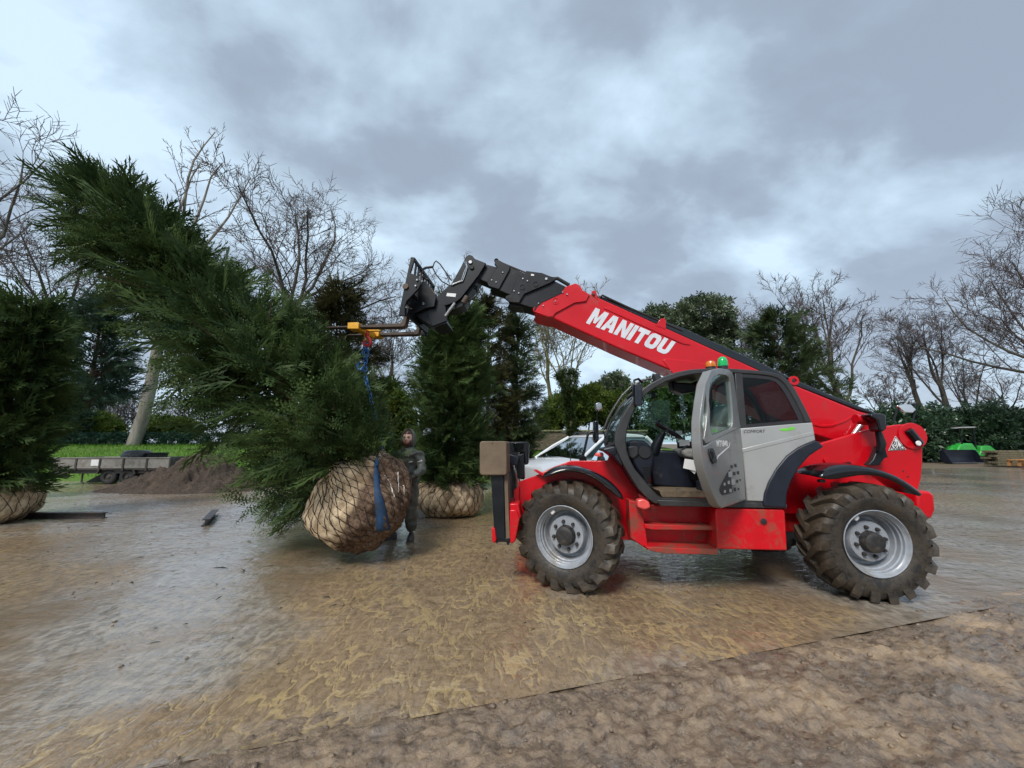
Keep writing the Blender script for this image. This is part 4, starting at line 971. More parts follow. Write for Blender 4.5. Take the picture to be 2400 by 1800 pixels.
# near mirror at the pillar top
MB().prism(LP([(1488, 902), (1491, 899), (1504, 899), (1506, 903), (1505, 948), (1502, 951), (1490, 950), (1488, 946)], -0.03), -0.03, 0.05).build('near_mirror', M['navy'], cab, bevel=0.015, seg=3)
MB().tube([L3(1484, 921, 0.0), L3(1483, 905, 0.0), L3(1487, 891, 0.02), L3(1496, 888, 0.04), L3(1506, 897, 0.07)], 0.014, 8).build('mirror_stem', M['black'], cab)
MB().tube([L3(1470, 934, 0.1), L3(1480, 926, 0.05), L3(1492, 922, 0.0)], 0.016, 8).build('mirror_stem', M['black'], cab)
MB().prism(LP([(1533, 876), (1545, 874), (1550, 882), (1552, 886), (1536, 892)], 0.2), 0.2, 0.32).build('work_lamp', M['greyframe'], cab, bevel=0.008)
# rear side window and lower panel
MB().prism(LP([(1725, 876), (1778, 880), (1808, 884), (1824, 890), (1836, 901), (1848, 917), (1864, 944), (1878, 971), (1884, 990), (1736, 1004)], CB + 0.02), CB + 0.02, CB + 0.026).build('side_window', M['glass_dark'], cab)
so = [(1724, 875), (1778, 879), (1809, 883), (1826, 889), (1838, 900), (1850, 916), (1866, 943), (1880, 970), (1886, 991), (1735, 1006), (1724, 875)]
si = [(1740, 884), (1778, 887), (1804, 890), (1817, 895), (1828, 905), (1839, 921), (1853, 946), (1866, 972), (1871, 984), (1748, 995), (1740, 884)]
MB().ring(LP(so, CB + 0.012), LP(si, CB + 0.012), CB + 0.012, CB + 0.02).build('window_seal', M['ink'], cab)
arch = [(1912, 1032), (1890, 1041), (1870.7, 1050), (1844, 1069.5), (1820, 1098.7), (1802, 1130.6), (1792.5, 1157), (1790, 1176)]
panel = [(1735, 1004), (1904, 990), (1912, 1032)] + arch[1:] + [(1751, 1174), (1742, 1067)]
MB().prism(LP(panel, CB - 0.01), CB - 0.01, CB + 0.06).build('side_panel', M['silver'], cab, bevel=0.010)
MB().prism(LP([(1738, 1052), (1906, 1011), (1909, 1020), (1740, 1062)], CB - 0.02), CB - 0.013, CB).build('panel_crease', M['silver'], cab, bevel=0.010)
MB().prism([(p[0], p[1]) for p in LP(panel, CB)], CF - 0.03, CF).build('far_panel', M['silver'], cab, bevel=0.01)
MB().prism(LP([(1912, 1032), (1922, 1037), (1931.5, 1047), (1915, 1057), (1897, 1069.5), (1871, 1099), (1855, 1128), (1845.5, 1154), (1843, 1191), (1790, 1187)] + arch[::-1][:-1], CB - 0.03), CB - 0.03, 0.40).build('wheel_arch', M['navy'], cab, bevel=0.014, seg=3)
text('lettering', 'COMFORT', L3(1767, 1011.5, CB - 0.012), 0.047, M['ink'], cab, xdir=(1, 0, 0.02), shear=0.3)
plate('green_flash', [(1829, 1005), (1850, 1003.5), (1853, 1001), (1865, 1002), (1860, 1007), (1846, 1010), (1829, 1009)], CB - 0.013, CB - 0.009, M['green_print'], cab, bevel=0)
MB().prism(LP([(1540, 1172), (1845, 1182), (1845, 1192), (1548, 1186)], CB - 0.012), CB - 0.012, CB + 0.3).build('sill', M['greyframe'], cab, bevel=0.006)
# interior
MB().prism(LP([(1545, 1150), (1740, 1152), (1745, 1166), (1552, 1166)], 0.16), 0.16, 0.88).build('floor', M['mat_mud'], cab, bevel=0.004)
dash = [(1470, 1036), (1482, 1031), (1508, 1032), (1522, 1040), (1532, 1058), (1534, 1085), (1526, 1120), (1520, 1140), (1508, 1122), (1490, 1098), (1478, 1076), (1470, 1052)]
MB().prism(LP(dash, 0.30), 0.30, 0.56).build('door_side_console', M['navy'], cab, bevel=0.03, seg=3)
MB().prism(LP([(1469, 1048), (1480, 1044), (1496, 1046), (1498, 1066), (1484, 1078), (1474, 1070)], 0.27), 0.27, 0.31).build('storage_pocket', M['greyframe'], cab, bevel=0.02, seg=3)
q = L3(1511, 1060, 0.29)
MB().lathe([(0, 0.0005), (-0.008, 0.0005), (-0.008, 0.07), (0, 0.075)], 28, 'y', q).build('loudspeaker', M['ink'], cab)
for k in range(12):
    MB().box(L3(1515 + k * 0.15, 1094 + k * 3.6, 0.292), (0.085 - 0.002 * k, 0.012, 0.006)).build('vent_slat', M['ink'], cab)
MB().prism(LP([(1520, 1062), (1540, 1054), (1580, 1056), (1605, 1062), (1640, 1068), (1655, 1085), (1655, 1150), (1530, 1138), (1526, 1110)], 0.56), 0.56, 0.80).build('dash_pedestal', M['navy'], cab, bevel=0.03, seg=3)
MB().tube([L3(1532, 1062, 0.6), L3(1540, 1040, 0.58), L3(1556, 1012, 0.56)], [0.07, 0.06, 0.03], 12).build('steering_column', M['black'], cab)
# steering wheel: a ring tilted to the driver
wc = L3(1566, 1009, 0.52); m = MB(); RS = 0.185; nS = 30
axn = Vector((0.55, -0.10, 0.83)).normalized(); e1 = axn.cross(Vector((0, 1, 0))).normalized(); e2 = axn.cross(e1)
pts = [wc + (e1 * math.cos(2 * PI * k / nS) + e2 * math.sin(2 * PI * k / nS)) * RS for k in range(nS + 1)]
m.tube(pts, 0.015, 8, cap=False)
for k in (0.3, 2.4, 4.5): m.tube([wc, wc + (e1 * math.cos(k) + e2 * math.sin(k)) * RS], 0.012, 6)
m.tube([wc - axn * 0.03, wc + axn * 0.02], 0.04, 12)
m.build('steering_wheel', M['black'], cab)
MB().tube([wc + e1 * RS * 0.9 + e2 * RS * 0.3, wc + e1 * RS * 0.9 + e2 * RS * 0.3 + axn * 0.05], 0.018, 10).build('steering_knob', M['black'], cab)
MB().prism(LP([(1600, 1058), (1612, 1052), (1650, 1052), (1690, 1060), (1700, 1072), (1690, 1080), (1640, 1078), (1606, 1072)], 0.34), 0.34, 0.80).build('seat', M['seat'], cab, bevel=0.03, seg=3)
MB().prism(LP([(1672, 1066), (1676, 1010), (1690, 970), (1704, 950), (1716, 948), (1726, 965), (1722, 1010), (1712, 1070)], 0.36), 0.36, 0.78).build('seat_back', M['seat'], cab, bevel=0.03, seg=3)
MB().prism(LP([(1612, 1080), (1690, 1080), (1685, 1140), (1630, 1130)], 0.40), 0.40, 0.76).build('seat_base', M['black'], cab, bevel=0.02)
MB().tube([L3(1593, 1060, 0.42), L3(1604, 1050, 0.42), L3(1612, 1044, 0.40)], 0.012, 8).build('lever', M['black'], cab)
plate('paper', [(1605, 1075), (1634, 1079), (1630, 1104), (1601, 1097)], 0.30, 0.303, M['white'], cab, bevel=0)
plate('paper', [(1612, 1098), (1640, 1090), (1628, 1111)], 0.315, 0.318, M['white'], cab, bevel=0)
plate('sticker', [(1591, 1032), (1616, 1031), (1617, 1044), (1593, 1046)], 0.86, 0.863, M['white'], cab, bevel=0)
plate('sticker', [(1583, 1010), (1598, 1009), (1600, 1019), (1586, 1020)], 0.86, 0.863, M['white'], cab, bevel=0)
plate('warning_plate', [(1619, 1029), (1645, 1028), (1645, 1047), (1622, 1048)], 0.85, 0.863, M['red_print'], cab, bevel=0)
MB().prism(LP([(1590, 1036), (1742, 1030), (1742, 1064), (1590, 1052)], 0.84), 0.865, 0.90).build('far_side_console', M['black'], cab, bevel=0.01)
MB().prism(LP([(1576, 890), (1590, 896), (1625, 898), (1636, 890), (1630, 918), (1600, 922), (1578, 914)], 0.5), 0.5, 0.7).build('roof_console', M['black'], cab, bevel=0.02)
MB().box(L3(1531, 925, 0.6), (0.05, 0.03, 0.10)).build('inside_mirror', M['black'], cab, bevel=0.015)
MB().tube([L3(1585, 1147, 0.3), L3(1600, 1152, 0.3), L3(1609, 1153, 0.3)], 0.014, 8).build('pedal', M['steel'], cab)
MB().prism(LP([(1640, 1128), (1668, 1128), (1672, 1160), (1648, 1164), (1642, 1150)], 0.2), 0.2, 0.34).build('door_pocket', M['navy'], cab, bevel=0.02)
far_w = [(1474, 1034), (1478, 1007), (1486, 980), (1510, 938), (1545, 906), (1600, 886), (1722, 880), (1735, 1035), (1600, 1036)]
MB().prism([(p[0], p[1]) for p in LP(far_w, CB)], CF - 0.03, CF - 0.024).build('far_window', M['glass'], cab)
# beacons on the roof
def beacon(u, v0, v1, y, r, mat):
    b = empty('beacon'); b.parent = cab
    lo, hi = L3(u, v1, y), L3(u, v0, y); h = hi.z - lo.z
    MB().lathe([(-0.06, 0.0005), (-0.06, r * 0.95), (h * 0.22, r * 0.95), (h * 0.22, 0.0005)], 24, 'z', lo).build('base', M['ink'], b)
    MB().lathe([(h * 0.2, r), (h * 0.6, r * 0.97), (h * 0.85, r * 0.78), (h * 0.97, r * 0.4), (h, 0.0005)], 24, 'z', lo).build('lens', mat, b)
beacon(1694.5, 836, 864, 0.34, 0.060, M['green_lens']); beacon(1666, 845, 864, 0.52, 0.062, M['orange_lens'])

# ---- door, swung open on the rear pillar
hg = L3(1742, 1067, CB - 0.02); phi = math.radians(47)
dv = np.array([-math.cos(phi), -math.sin(phi), 0]); dn = np.array([math.sin(phi), -math.cos(phi), 0])   # along, outward
door = empty('door', (0, 0, 0)); door.parent = tele
def DP(pts, off=0.0): return [on_plane(u, v, np.array(hg) + dn * off, dn) for u, v in pts]
d_out = [(1667, 868), (1687, 863), (1708, 866.5), (1717, 873), (1720, 882), (1727.5, 940), (1737, 1008), (1742, 1067), (1748.5, 1172), (1693, 1192), (1682.5, 1183.5), (1666.5, 1146.5), (1653, 1106.5), (1645, 1072), (1641, 1030), (1641, 987), (1646.5, 940), (1653, 900)]
d_in = [(1671, 884), (1685, 877.5), (1700, 879), (1708, 884), (1711, 893), (1716, 948), (1718, 980), (1717, 998), (1712, 1005), (1670, 1022), (1665, 1010), (1664, 990), (1664, 975), (1664, 960), (1663, 950), (1662, 940), (1663, 915), (1666, 895)]
def ring3(name, A, B, nrm, th, mat, parent, bevel=0.006):
    n = len(A); nv = np.array(nrm); vs = list(A) + list(B) + [a + nv * th for a in A] + [b + nv * th for b in B]; fs = []
    for i in range(n):
        j = (i + 1) % n
        fs += [(i, j, n + j, n + i), (2 * n + i, 3 * n + i, 3 * n + j, 2 * n + j), (i, 2 * n + i, 2 * n + j, j), (n + i, n + j, 3 * n + j, 3 * n + i)]
    return MB().add(vs, fs).build(name, mat, parent, bevel=bevel)
# upper frame ring (window) and solid lower skin
up_o = [(1667, 868), (1687, 863), (1708, 866.5), (1717, 873), (1720, 882), (1727.5, 940), (1732, 975), (1736, 1001), (1700, 1018), (1668, 1034), (1655, 1040), (1650, 1030), (1655, 1000), (1658, 975), (1659, 950), (1657, 935), (1655, 918), (1657, 890)]
ring3('window_frame', DP(up_o), DP(d_in), -dn, 0.05, M['doorgrey'], door)
slab3('window_pane', DP(d_in, -0.02), -dn, 0.006, M['glass'], door)
lo = [(1736, 1001), (1742, 1067), (1748.5, 1172), (1693, 1192), (1682.5, 1183.5), (1666.5, 1146.5), (1653, 1106.5), (1645, 1072), (1642, 1048), (1655, 1044), (1668, 1034), (1700, 1018)]
slab3('lower_skin', DP(lo), -dn, 0.05, M['doorgrey'], door, bevel=0.010)
ed_o = [(1667, 868), (1653, 900), (1646.5, 940), (1641, 987), (1641, 1030), (1642.5, 1050), (1645, 1072), (1653, 1106.5), (1666.5, 1146.5), (1682.5, 1183.5), (1693, 1192)]
ed_i = [(1669, 873), (1658, 901), (1652, 940), (1647, 987), (1647, 1030), (1649, 1049), (1652, 1071), (1659, 1104), (1672, 1143), (1686, 1178), (1694, 1188)]
A, B = DP(ed_o, 0.002), DP(ed_i, 0.002); n = len(A)
vs = list(A) + list(B) + [a - dn * 0.085 for a in A] + [b - dn * 0.085 for b in B]; fs = []
for i in range(n - 1):
    j = i + 1
    fs += [(i, j, n + j, n + i), (2 * n + i, 3 * n + i, 3 * n + j, 2 * n + j), (i, 2 * n + i, 2 * n + j, j), (n + i, n + j, 3 * n + j, 3 * n + i)]
fs += [(0, n, 3 * n, 2 * n), (n - 1, 2 * n - 1, 4 * n - 1, 3 * n - 1)]
MB().add(vs, fs).build('leading_edge', M['doorgrey'], door, bevel=0.008)
slab3('quarter_pane', DP([(1653, 905), (1657, 925), (1660, 950), (1660, 975), (1657, 1000), (1652, 1030), (1648, 1042), (1647.5, 1010), (1648, 975), (1650, 940)], -0.02), -dn, 0.006, M['glass'], door)
slab3('door_seal', DP([(1645, 1072), (1653, 1106.5), (1666.5, 1146.5), (1682.5, 1183.5), (1688, 1190), (1684, 1190), (1664, 1150), (1650, 1108), (1642, 1072), (1638, 1030), (1638, 987), (1643, 940), (1650, 900), (1653, 900), (1646.5, 940), (1641, 987), (1641, 1030)], -0.055), -dn, 0.02, M['ink'], door)
hnd = [(1660, 1052), (1668, 1050), (1672, 1056), (1678, 1078), (1677, 1085), (1670, 1087), (1665, 1080), (1660, 1062)]
slab3('handle', DP(hnd, 0.004), dn, 0.012, M['ink'], door, bevel=0.004)
hh = DP([(1665, 1058), (1669, 1060), (1672, 1076), (1668, 1080)], 0.018)
MB().tube([Vector(p) for p in hh], 0.010, 8).build('handle_grip', M['blackgloss'], door)
slab3('decal', DP([(1686, 1146), (1690, 1136), (1702, 1112), (1711, 1100), (1713, 1118), (1717.5, 1154), (1694, 1159.5), (1688, 1155)], 0.003), dn, 0.001, M['ink'], door)
for (u, v, s, k) in ((1698, 1135, 4, 0), (1708, 1131, 5, 0), (1711, 1112, 8, 0), (1718, 1130, 8, 0), (1699, 1152, 4, 0), (1712, 1150, 5, 0), (1715, 1094, 4.5, 1), (1724, 1091, 4.5, 1), (1721, 1110, 5, 1), (1730, 1108, 4.5, 1), (1728, 1128, 4, 1), (1735, 1125, 2.5, 1), (1722, 1147, 5, 1), (1731, 1146, 3, 1)):
    slab3('decal_square', DP([(u - s * .5, v - s * .8), (u + s * .5, v - s * .9), (u + s * .6, v + s * .7), (u - s * .4, v + s * .8)], 0.0045), dn, 0.001, M['ink'] if k else M['silver'], door)
c0, c1 = DP([(1678, 1046), (1706, 1033)], 0.003)
text('lettering', 'MT1840', (np.array(c0) + np.array(c1)) / 2 + np.array([0, 0, -0.005]), 0.085, M['white'], door, xdir=-dv, bold=0.0015, shear=0.1)
k0 = DP([(1680, 1078), (1682, 1068), (1700, 1052), (1708, 1046), (1710, 1037), (1711, 1037), (1709, 1048), (1701, 1055), (1684, 1070)], 0.003)
slab3('decal_line', k0, dn, 0.001, M['white'], door)
# far-side mirror on its post ahead of the windscreen
MB().tube([L3(1364, 1080, 1.95), L3(1372, 1045, 1.95), L3(1378, 1018, 1.95), L3(1384, 1012, 1.95), L3(1398, 1011, 1.95)], 0.020, 8).build('mirror_post', M['black'], tele)
MB().prism(LP([(1393, 985), (1403, 986), (1404, 1030), (1398, 1040), (1392, 1034)], 1.9), 1.9, 2.12).build('far_mirror', M['blackgloss'], tele, bevel=0.02)
MB().prism(LP([(1396, 945), (1403, 942), (1410, 946), (1412, 958), (1404, 963), (1397, 960)], 1.92), 1.92, 2.06).build('far_lamp', M['steel'], tele, bevel=0.015)
MB().tube([L3(1399, 990, 1.98), L3(1400, 955, 1.98)], 0.012, 8).build('mirror_stay', M['black'], tele)
disc('antenna_base', 1366, 1076, 1.9, 0.06, 0.05, M['black'])
MB().tube([L3(1337, 1080, 0.5), L3(1337, 1058, 0.5)], 0.006, 6).build('marker_stick', M['ink'], tele)
# ================================================================== TREES AND HEDGES
def spray_template(fine=True):
    """a flat yew-like spray along +x, length 1: side shoots carrying needles"""
    V, Fc, Tn = [], [], []
    def tri(a, b, c, t):
        i = len(V); V.extend((a, b, c)); Fc.append((i, i + 1, i + 2)); Tn.extend((t, t, t + 0.12))
    rg = random.Random(3)
    def needles(p, d, ln, n, w, nl, z):
        px_, py_ = p; dx_, dy_ = d; nx_, ny_ = -dy_, dx_
        for j in range(n):
            s = (j + 0.5) / n; bx_, by_ = px_ + dx_ * ln * s, py_ + dy_ * ln * s
            for sg in (-1, 1):
                a = 0.9 + rg.uniform(-.2, .2); l_ = nl * (1.05 - 0.5 * s) * rg.uniform(.8, 1.2)
                vx, vy = dx_ * math.cos(a) + sg * nx_ * math.sin(a), dy_ * math.cos(a) + sg * ny_ * math.sin(a)
                ox, oy = dx_ * w, dy_ * w
                tri((bx_ - ox, by_ - oy, z), (bx_ + ox, by_ + oy, z), (bx_ + vx * l_, by_ + vy * l_, z + rg.uniform(-.03, .03)), s * 0.40)
    if fine:
        for k, (s0, ln) in enumerate(((0.12, 0.52), (0.40, 0.40))):
            for sg in (-1, 1):
                a = 0.55 + rg.uniform(-.10, .10)
                needles((s0 + 0.06 * sg, 0), (math.cos(a), sg * math.sin(a)), ln, 4, 0.034, 0.105, 0.05 * (k - 1) - 0.03)
        needles((0.02, 0), (1, 0), 0.98, 7, 0.036, 0.115, 0)
    else:
        for k in range(5):
            s = 0.05 + 0.19 * k
            for sg in (-1, 1):
                a = 0.75 + rg.uniform(-.15, .15); ln = 0.50 * (1 - 0.5 * s); w = 0.06
                dx_, dy_ = math.cos(a), sg * math.sin(a)
                tri((s - dy_ * -w, -dx_ * w * 0, 0), (s + w, 0, 0), (s + dx_ * ln, dy_ * ln, -0.05), 0.3)
                tri((s + dx_ * ln * .4 - .05, dy_ * ln * .4, 0), (s + dx_ * ln * .5 + .05, dy_ * ln * .3, 0), (s + dx_ * ln * .9 + .05, dy_ * ln * .55, -0.04), 0.4)
        tri((0.1, -0.05, 0), (0.3, 0.05, 0), (1.0, 0, 0), 0.6)
        tri((0.6, -0.02, 0), (0.8, 0.01, 0), (0.95, 0.1, 0), 0.6); tri((0.6, 0.02, 0), (0.8, -0.01, 0), (0.95, -0.1, 0), 0.6)
    return np.array(V), np.array(Fc), np.array(Tn)
SPR_F = spray_template(True); SPR_C = spray_template(False)
def leaf_template(n=6, w=0.34):
    V, Fc, Tn = [], [], []
    rg = random.Random(9)
    for k in range(n):
        a = 2 * PI * k / n + rg.uniform(-.4, .4); el = rg.uniform(-.5, .8)
        d = np.array([math.cos(a) * math.cos(el), math.sin(a) * math.cos(el), math.sin(el)])
        s = np.cross(d, (0.2, 0.1, 1)); s /= np.linalg.norm(s)
        b = d * 0.12; i = len(V); t = rg.random() * 0.4
        V += [b, b + d * 0.45 + s * w * 0.5, b + d, b + d * 0.45 - s * w * 0.5]; Fc += [(i, i + 1, i + 2), (i, i + 2, i + 3)]; Tn += [t, t, t + .1, t]
    return np.array(V), np.array(Fc), np.array(Tn)
LEAF = leaf_template()

def unit(a): return a / np.maximum(np.linalg.norm(a, axis=-1, keepdims=True), 1e-9)
def instance(tmpl, P, D, Nn, S, tint, rg):
    """copies of a template at P, +x along D, +z near Nn, size S -> verts, faces, tint"""
    V, Fc, Tn = tmpl
    D = unit(D); Yv = unit(np.cross(Nn, D)); Zv = np.cross(D, Yv)
    A = P[:, None] + S[:, None, None] * (V[None, :, 0:1] * D[:, None] + V[None, :, 1:2] * Yv[:, None] + V[None, :, 2:3] * Zv[:, None])
    Fo = Fc[None] + (np.arange(len(P)) * len(V))[:, None, None]
    tt = np.clip(tint[:, None] * 0.75 + Tn[None] * 0.5, 0, 1)
    return A.reshape(-1, 3), Fo.reshape(-1, 3), tt.ravel()

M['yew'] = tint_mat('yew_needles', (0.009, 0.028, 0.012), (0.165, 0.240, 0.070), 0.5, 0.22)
M['yew_dark'] = tint_mat('dark_yew_needles', (0.022, 0.042, 0.019), (0.105, 0.135, 0.054), 0.55, 0.2)
M['yew_blue'] = tint_mat('bluish_needles', (0.022, 0.050, 0.034), (0.105, 0.165, 0.100), 0.5, 0.2)
M['yew_brown'] = tint_mat('brownish_yew_needles', (0.026, 0.030, 0.012), (0.095, 0.085, 0.032), 0.55, 0.2)
M['laurel'] = tint_mat('laurel_leaves', (0.018, 0.046, 0.024), (0.080, 0.140, 0.066), 0.32, 0.15, 0.5)
M['holly'] = tint_mat('holly_leaves', (0.040, 0.070, 0.034), (0.19, 0.22, 0.125), 0.35, 0.2, 0.5)
M['shrub'] = tint_mat('shrub_leaves', (0.045, 0.085, 0.015), (0.175, 0.215, 0.045), 0.5, 0.3)
M['shrub_mid'] = tint_mat('mid_shrub_leaves', (0.022, 0.055, 0.014), (0.095, 0.135, 0.040), 0.5, 0.25)
M['hedge'] = tint_mat('clipped_hedge_leaves', (0.012, 0.038, 0.026), (0.045, 0.090, 0.055), 0.5, 0.15)
M['gold'] = tint_mat('orange_glint_leaves', (0.30, 0.10, 0.008), (0.75, 0.34, 0.02), 0.5, 0.3)
M['ivy'] = tint_mat('ivy_leaves', (0.016, 0.038, 0.012), (0.065, 0.085, 0.028), 0.4, 0.15)

def conifer(name, label, base, tip, rfun, n_br, n_sp, size, mat, seed, fine=False, e_up=None, droop=0.12, ball=None, fwd=0.9, trunk_r=0.09, group=None, cat='tree', shag=0.5, trunk_from=None, tmin=0.0, gaps=0.42, flow=None, core=2.2, lumpk=1.0, bushy=None):
    rg = np.random.default_rng(seed)
    base, tip = np.array(base, float), np.array(tip, float)
    ax = tip - base; Lx = np.linalg.norm(ax); ax /= Lx
    if e_up is None: e_up = np.array([1.0, 0, 0])
    e1 = e_up - ax * (e_up @ ax); e1 /= np.linalg.norm(e1); e2 = np.cross(ax, e1)
    root = empty(name, base); tag(root, label, cat, group)
    # branch tips spread over the envelope
    tc = []
    n_cl = max(24, n_br // 14)
    while len(tc) < n_cl:
        t = rg.uniform(tmin, 1)
        if rg.random() < 0.25 + 0.75 * rfun(t, rg.uniform(0, 2 * PI)) / 1.6: tc.append(t)
    tc = np.array(tc); pc = (np.arange(n_cl) * 2.39996 + rg.normal(0, .3, n_cl)) % (2 * PI); rc = rg.uniform(0.68, 1.12, n_cl)
    ci = rg.integers(0, n_cl, n_br); loose = rg.random(n_br) < 0.12
    te = np.where(loose, rg.uniform(tmin, 1, n_br), np.clip(tc[ci] + rg.normal(0, 0.15 / Lx, n_br), tmin, 1)); ph = np.where(loose, rg.uniform(0, 2 * PI, n_br), pc[ci] + rg.normal(0, 0.20, n_br))
    cl_r = np.where(loose, 0.9, rc[ci]); cl_t = rg.random(n_cl)[ci]
    r = np.array([rfun(a, b) for a, b in zip(te, ph)]) * rg.uniform(0.74, 1.06, n_br) * cl_r
    rad = np.cos(ph)[:, None] * e1 + np.sin(ph)[:, None] * e2
    E_ = base + ax * (te * Lx)[:, None] + rad * r[:, None]
    tb = np.maximum(te * Lx - r * fwd * rg.uniform(0.3, 1.35, n_br), 0.02 * Lx)
    B_ = base + ax * tb[:, None]
    def nz(f1, f2, o_): return np.array([mnoise.noise(Vector((t_ * f1 * Lx / 4, math.cos(q_) * f2 + o_, math.sin(q_) * f2 + seed))) for t_, q_ in zip(te, ph)])
    lump = lumpk * (nz(4.0, 1.1, 0) * 0.30 + nz(10.0, 2.4, 9) * 0.14)
    gap = nz(6.0, 1.7, 31) > -gaps
    r = r[gap]; lump = lump[gap]; te = te[gap]; ph = ph[gap]; rad = rad[gap]; B_ = B_[gap]; cl_t = cl_t[gap]; n_br = len(r)
    r = r * (1 + lump); longs = rg.random(n_br) < 0.16; r = np.where(longs, r * 1.16, r)
    E_ = base + ax * (te * Lx)[:, None] + rad * r[:, None]
    s = 0.10 + 0.92 * rg.random((n_br, n_sp)) ** 0.60
    sag = (droop * r)[:, None] * (s * (1 - s) * 1.5)
    Pm = B_[:, None] + (E_ - B_)[:, None] * s[..., None]
    Pm[..., 2] -= sag
    # every branch is a frond: its sprays leave left and right in one tilted plane
    bd = unit(unit(E_ - B_) + rg.normal(0, 0.33, (n_br, 3))); upv = np.array([0, 0, 1.0]) + rg.normal(0, 0.75, (n_br, 3))
    lat = unit(np.cross(bd, upv)); bn = np.cross(lat, bd)
    sg = rg.choice([-1.0, 1.0], (n_br, n_sp)) * rg.uniform(0.1, 0.95, (n_br, n_sp))
    Dm = bd[:, None] + lat[:, None] * sg[..., None] + rg.normal(0, 0.30 * shag + 0.06, (n_br, n_sp, 3))
    if bushy is not None:
        wb = smooth01(te, bushy, bushy + 0.12)[:, None, None]
        Dm = Dm * (1 - wb) + wb * (rad[:, None] * 0.75 + rg.normal(0, 0.55, Dm.shape) + np.array([0, 0, -0.10]) + ax * 0.15)
    if flow is not None: Dm = Dm * 0.75 + np.array(flow) * smooth01(te, 0.62, 0.30)[:, None, None]
    Pm = Pm + lat[:, None] * (sg * r[:, None] * 0.16 * (1.15 - s))[..., None] + rg.normal(0, 0.018, Pm.shape) * (r[:, None, None] + 0.3)
    Nm = bn[:, None] + rg.normal(0, 0.30, Pm.shape)
    P_, D_, N_ = Pm.reshape(-1, 3), Dm.reshape(-1, 3), Nm.reshape(-1, 3)
    S = size * rg.uniform(0.6, 1.25, len(P_))
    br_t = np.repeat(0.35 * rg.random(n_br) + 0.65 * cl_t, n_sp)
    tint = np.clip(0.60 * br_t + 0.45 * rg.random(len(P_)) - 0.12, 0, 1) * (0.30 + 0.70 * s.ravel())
    V, Fc, Tt = instance(SPR_F if fine else SPR_C, P_ - base, D_, N_, S, tint, rg)
    # filler sprays added round the trunk, inner shade put into their dark tint
    nc = int(n_br * core); tcr = rg.uniform(0.03, 0.96, nc); pcr = rg.uniform(0, 2 * PI, nc)
    rcr = np.array([rfun(a, b) for a, b in zip(tcr, pcr)]) * rg.uniform(0.08, 0.72, nc)
    rdc = np.cos(pcr)[:, None] * e1 + np.sin(pcr)[:, None] * e2
    Pc = ax * (tcr * Lx)[:, None] + rdc * rcr[:, None]
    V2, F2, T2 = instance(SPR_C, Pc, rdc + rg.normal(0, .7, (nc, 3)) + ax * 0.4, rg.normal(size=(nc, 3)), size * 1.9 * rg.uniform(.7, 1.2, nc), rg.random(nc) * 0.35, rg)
    V = np.concatenate([V, V2]); Fc = np.concatenate([Fc, F2 + len(V) - len(V2)]); Tt = np.concatenate([Tt, T2])
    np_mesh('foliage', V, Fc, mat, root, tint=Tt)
    # trunk and limbs
    tf = base if trunk_from is None else np.array(trunk_from)
    m = MB(); m.tube([tf - base, (base + ax * Lx * 0.5) - base, (base + ax * Lx * 0.97) - base], [trunk_r, trunk_r * 0.6, 0.012], 9)
    m.build('trunk', M['bark_red'], root)
    m = MB()
    for k in range(0, n_br, max(1, n_br // 90)):
        mid = (B_[k] + E_[k]) / 2; mid[2] -= droop * r[k] * 0.3
        m.tube([B_[k] - base, mid - base, (B_[k] * .15 + E_[k] * .85) - base], [0.022, 0.014, 0.006], 5, cap=False)
    lb = m.build('limbs', M['bark_red'], root); lb['kind'] = 'stuff'
    return root

def leafy(name, label, blobs, n, size, mat, seed, cat='shrub', group=None, stems=True, kind=None, base=None, fill=0.35):
    """blobs: (x, y, z, rx, ry, rz); leaf clumps near their surfaces"""
    rg = np.random.default_rng(seed)
    bl = np.array(blobs, float); w = bl[:, 3] * bl[:, 5] + bl[:, 4] * bl[:, 5]; w /= w.sum()
    idx = rg.choice(len(bl), n, p=w); d = unit(rg.normal(size=(n, 3)))
    rr = 1 - fill * rg.random(n) ** 1.5
    rr *= 1 + 0.16 * np.sin(d[:, 0] * 7 + idx) * np.cos(d[:, 2] * 6 + idx * 2) + rg.normal(0, 0.05, n)
    P = bl[idx, :3] + d * bl[idx, 3:6] * rr[:, None]
    if base is None: base = np.array([bl[:, 0].mean(), bl[:, 1].mean(), (bl[:, 2] - bl[:, 5]).min()])
    base = np.array(base, float)
    P[:, 2] = np.maximum(P[:, 2], base[2] + 0.03)
    S = size * rg.uniform(0.6, 1.3, n)
    tint = np.clip(0.55 * rg.random(n) + 0.45 * np.sin(P[:, 0] * 2.1 + P[:, 2] * 3.3) ** 2 - 0.1, 0, 1)
    V, Fc, Tt = instance(LEAF, P - base, d + rg.normal(0, .5, (n, 3)), rg.normal(size=(n, 3)), S, tint, rg)
    if kind:
        o = np_mesh(name, V, Fc, mat, None, tint=Tt); o.location = base; return tag(o, label, cat, group, kind)
    root = empty(name, base); tag(root, label, cat, group)
    np_mesh('foliage', V, Fc, mat, root, tint=Tt)
    if stems:
        for b in bl:
            q = b[:3] - base
            MB().tube([(q[0] * .5, q[1] * .5, 0), (q[0] * .8, q[1] * .8, q[2] * .5), tuple(q)], [0.05 + .02 * b[3], 0.04, 0.02], 6).build('stem', M['bark'], root)
    return root

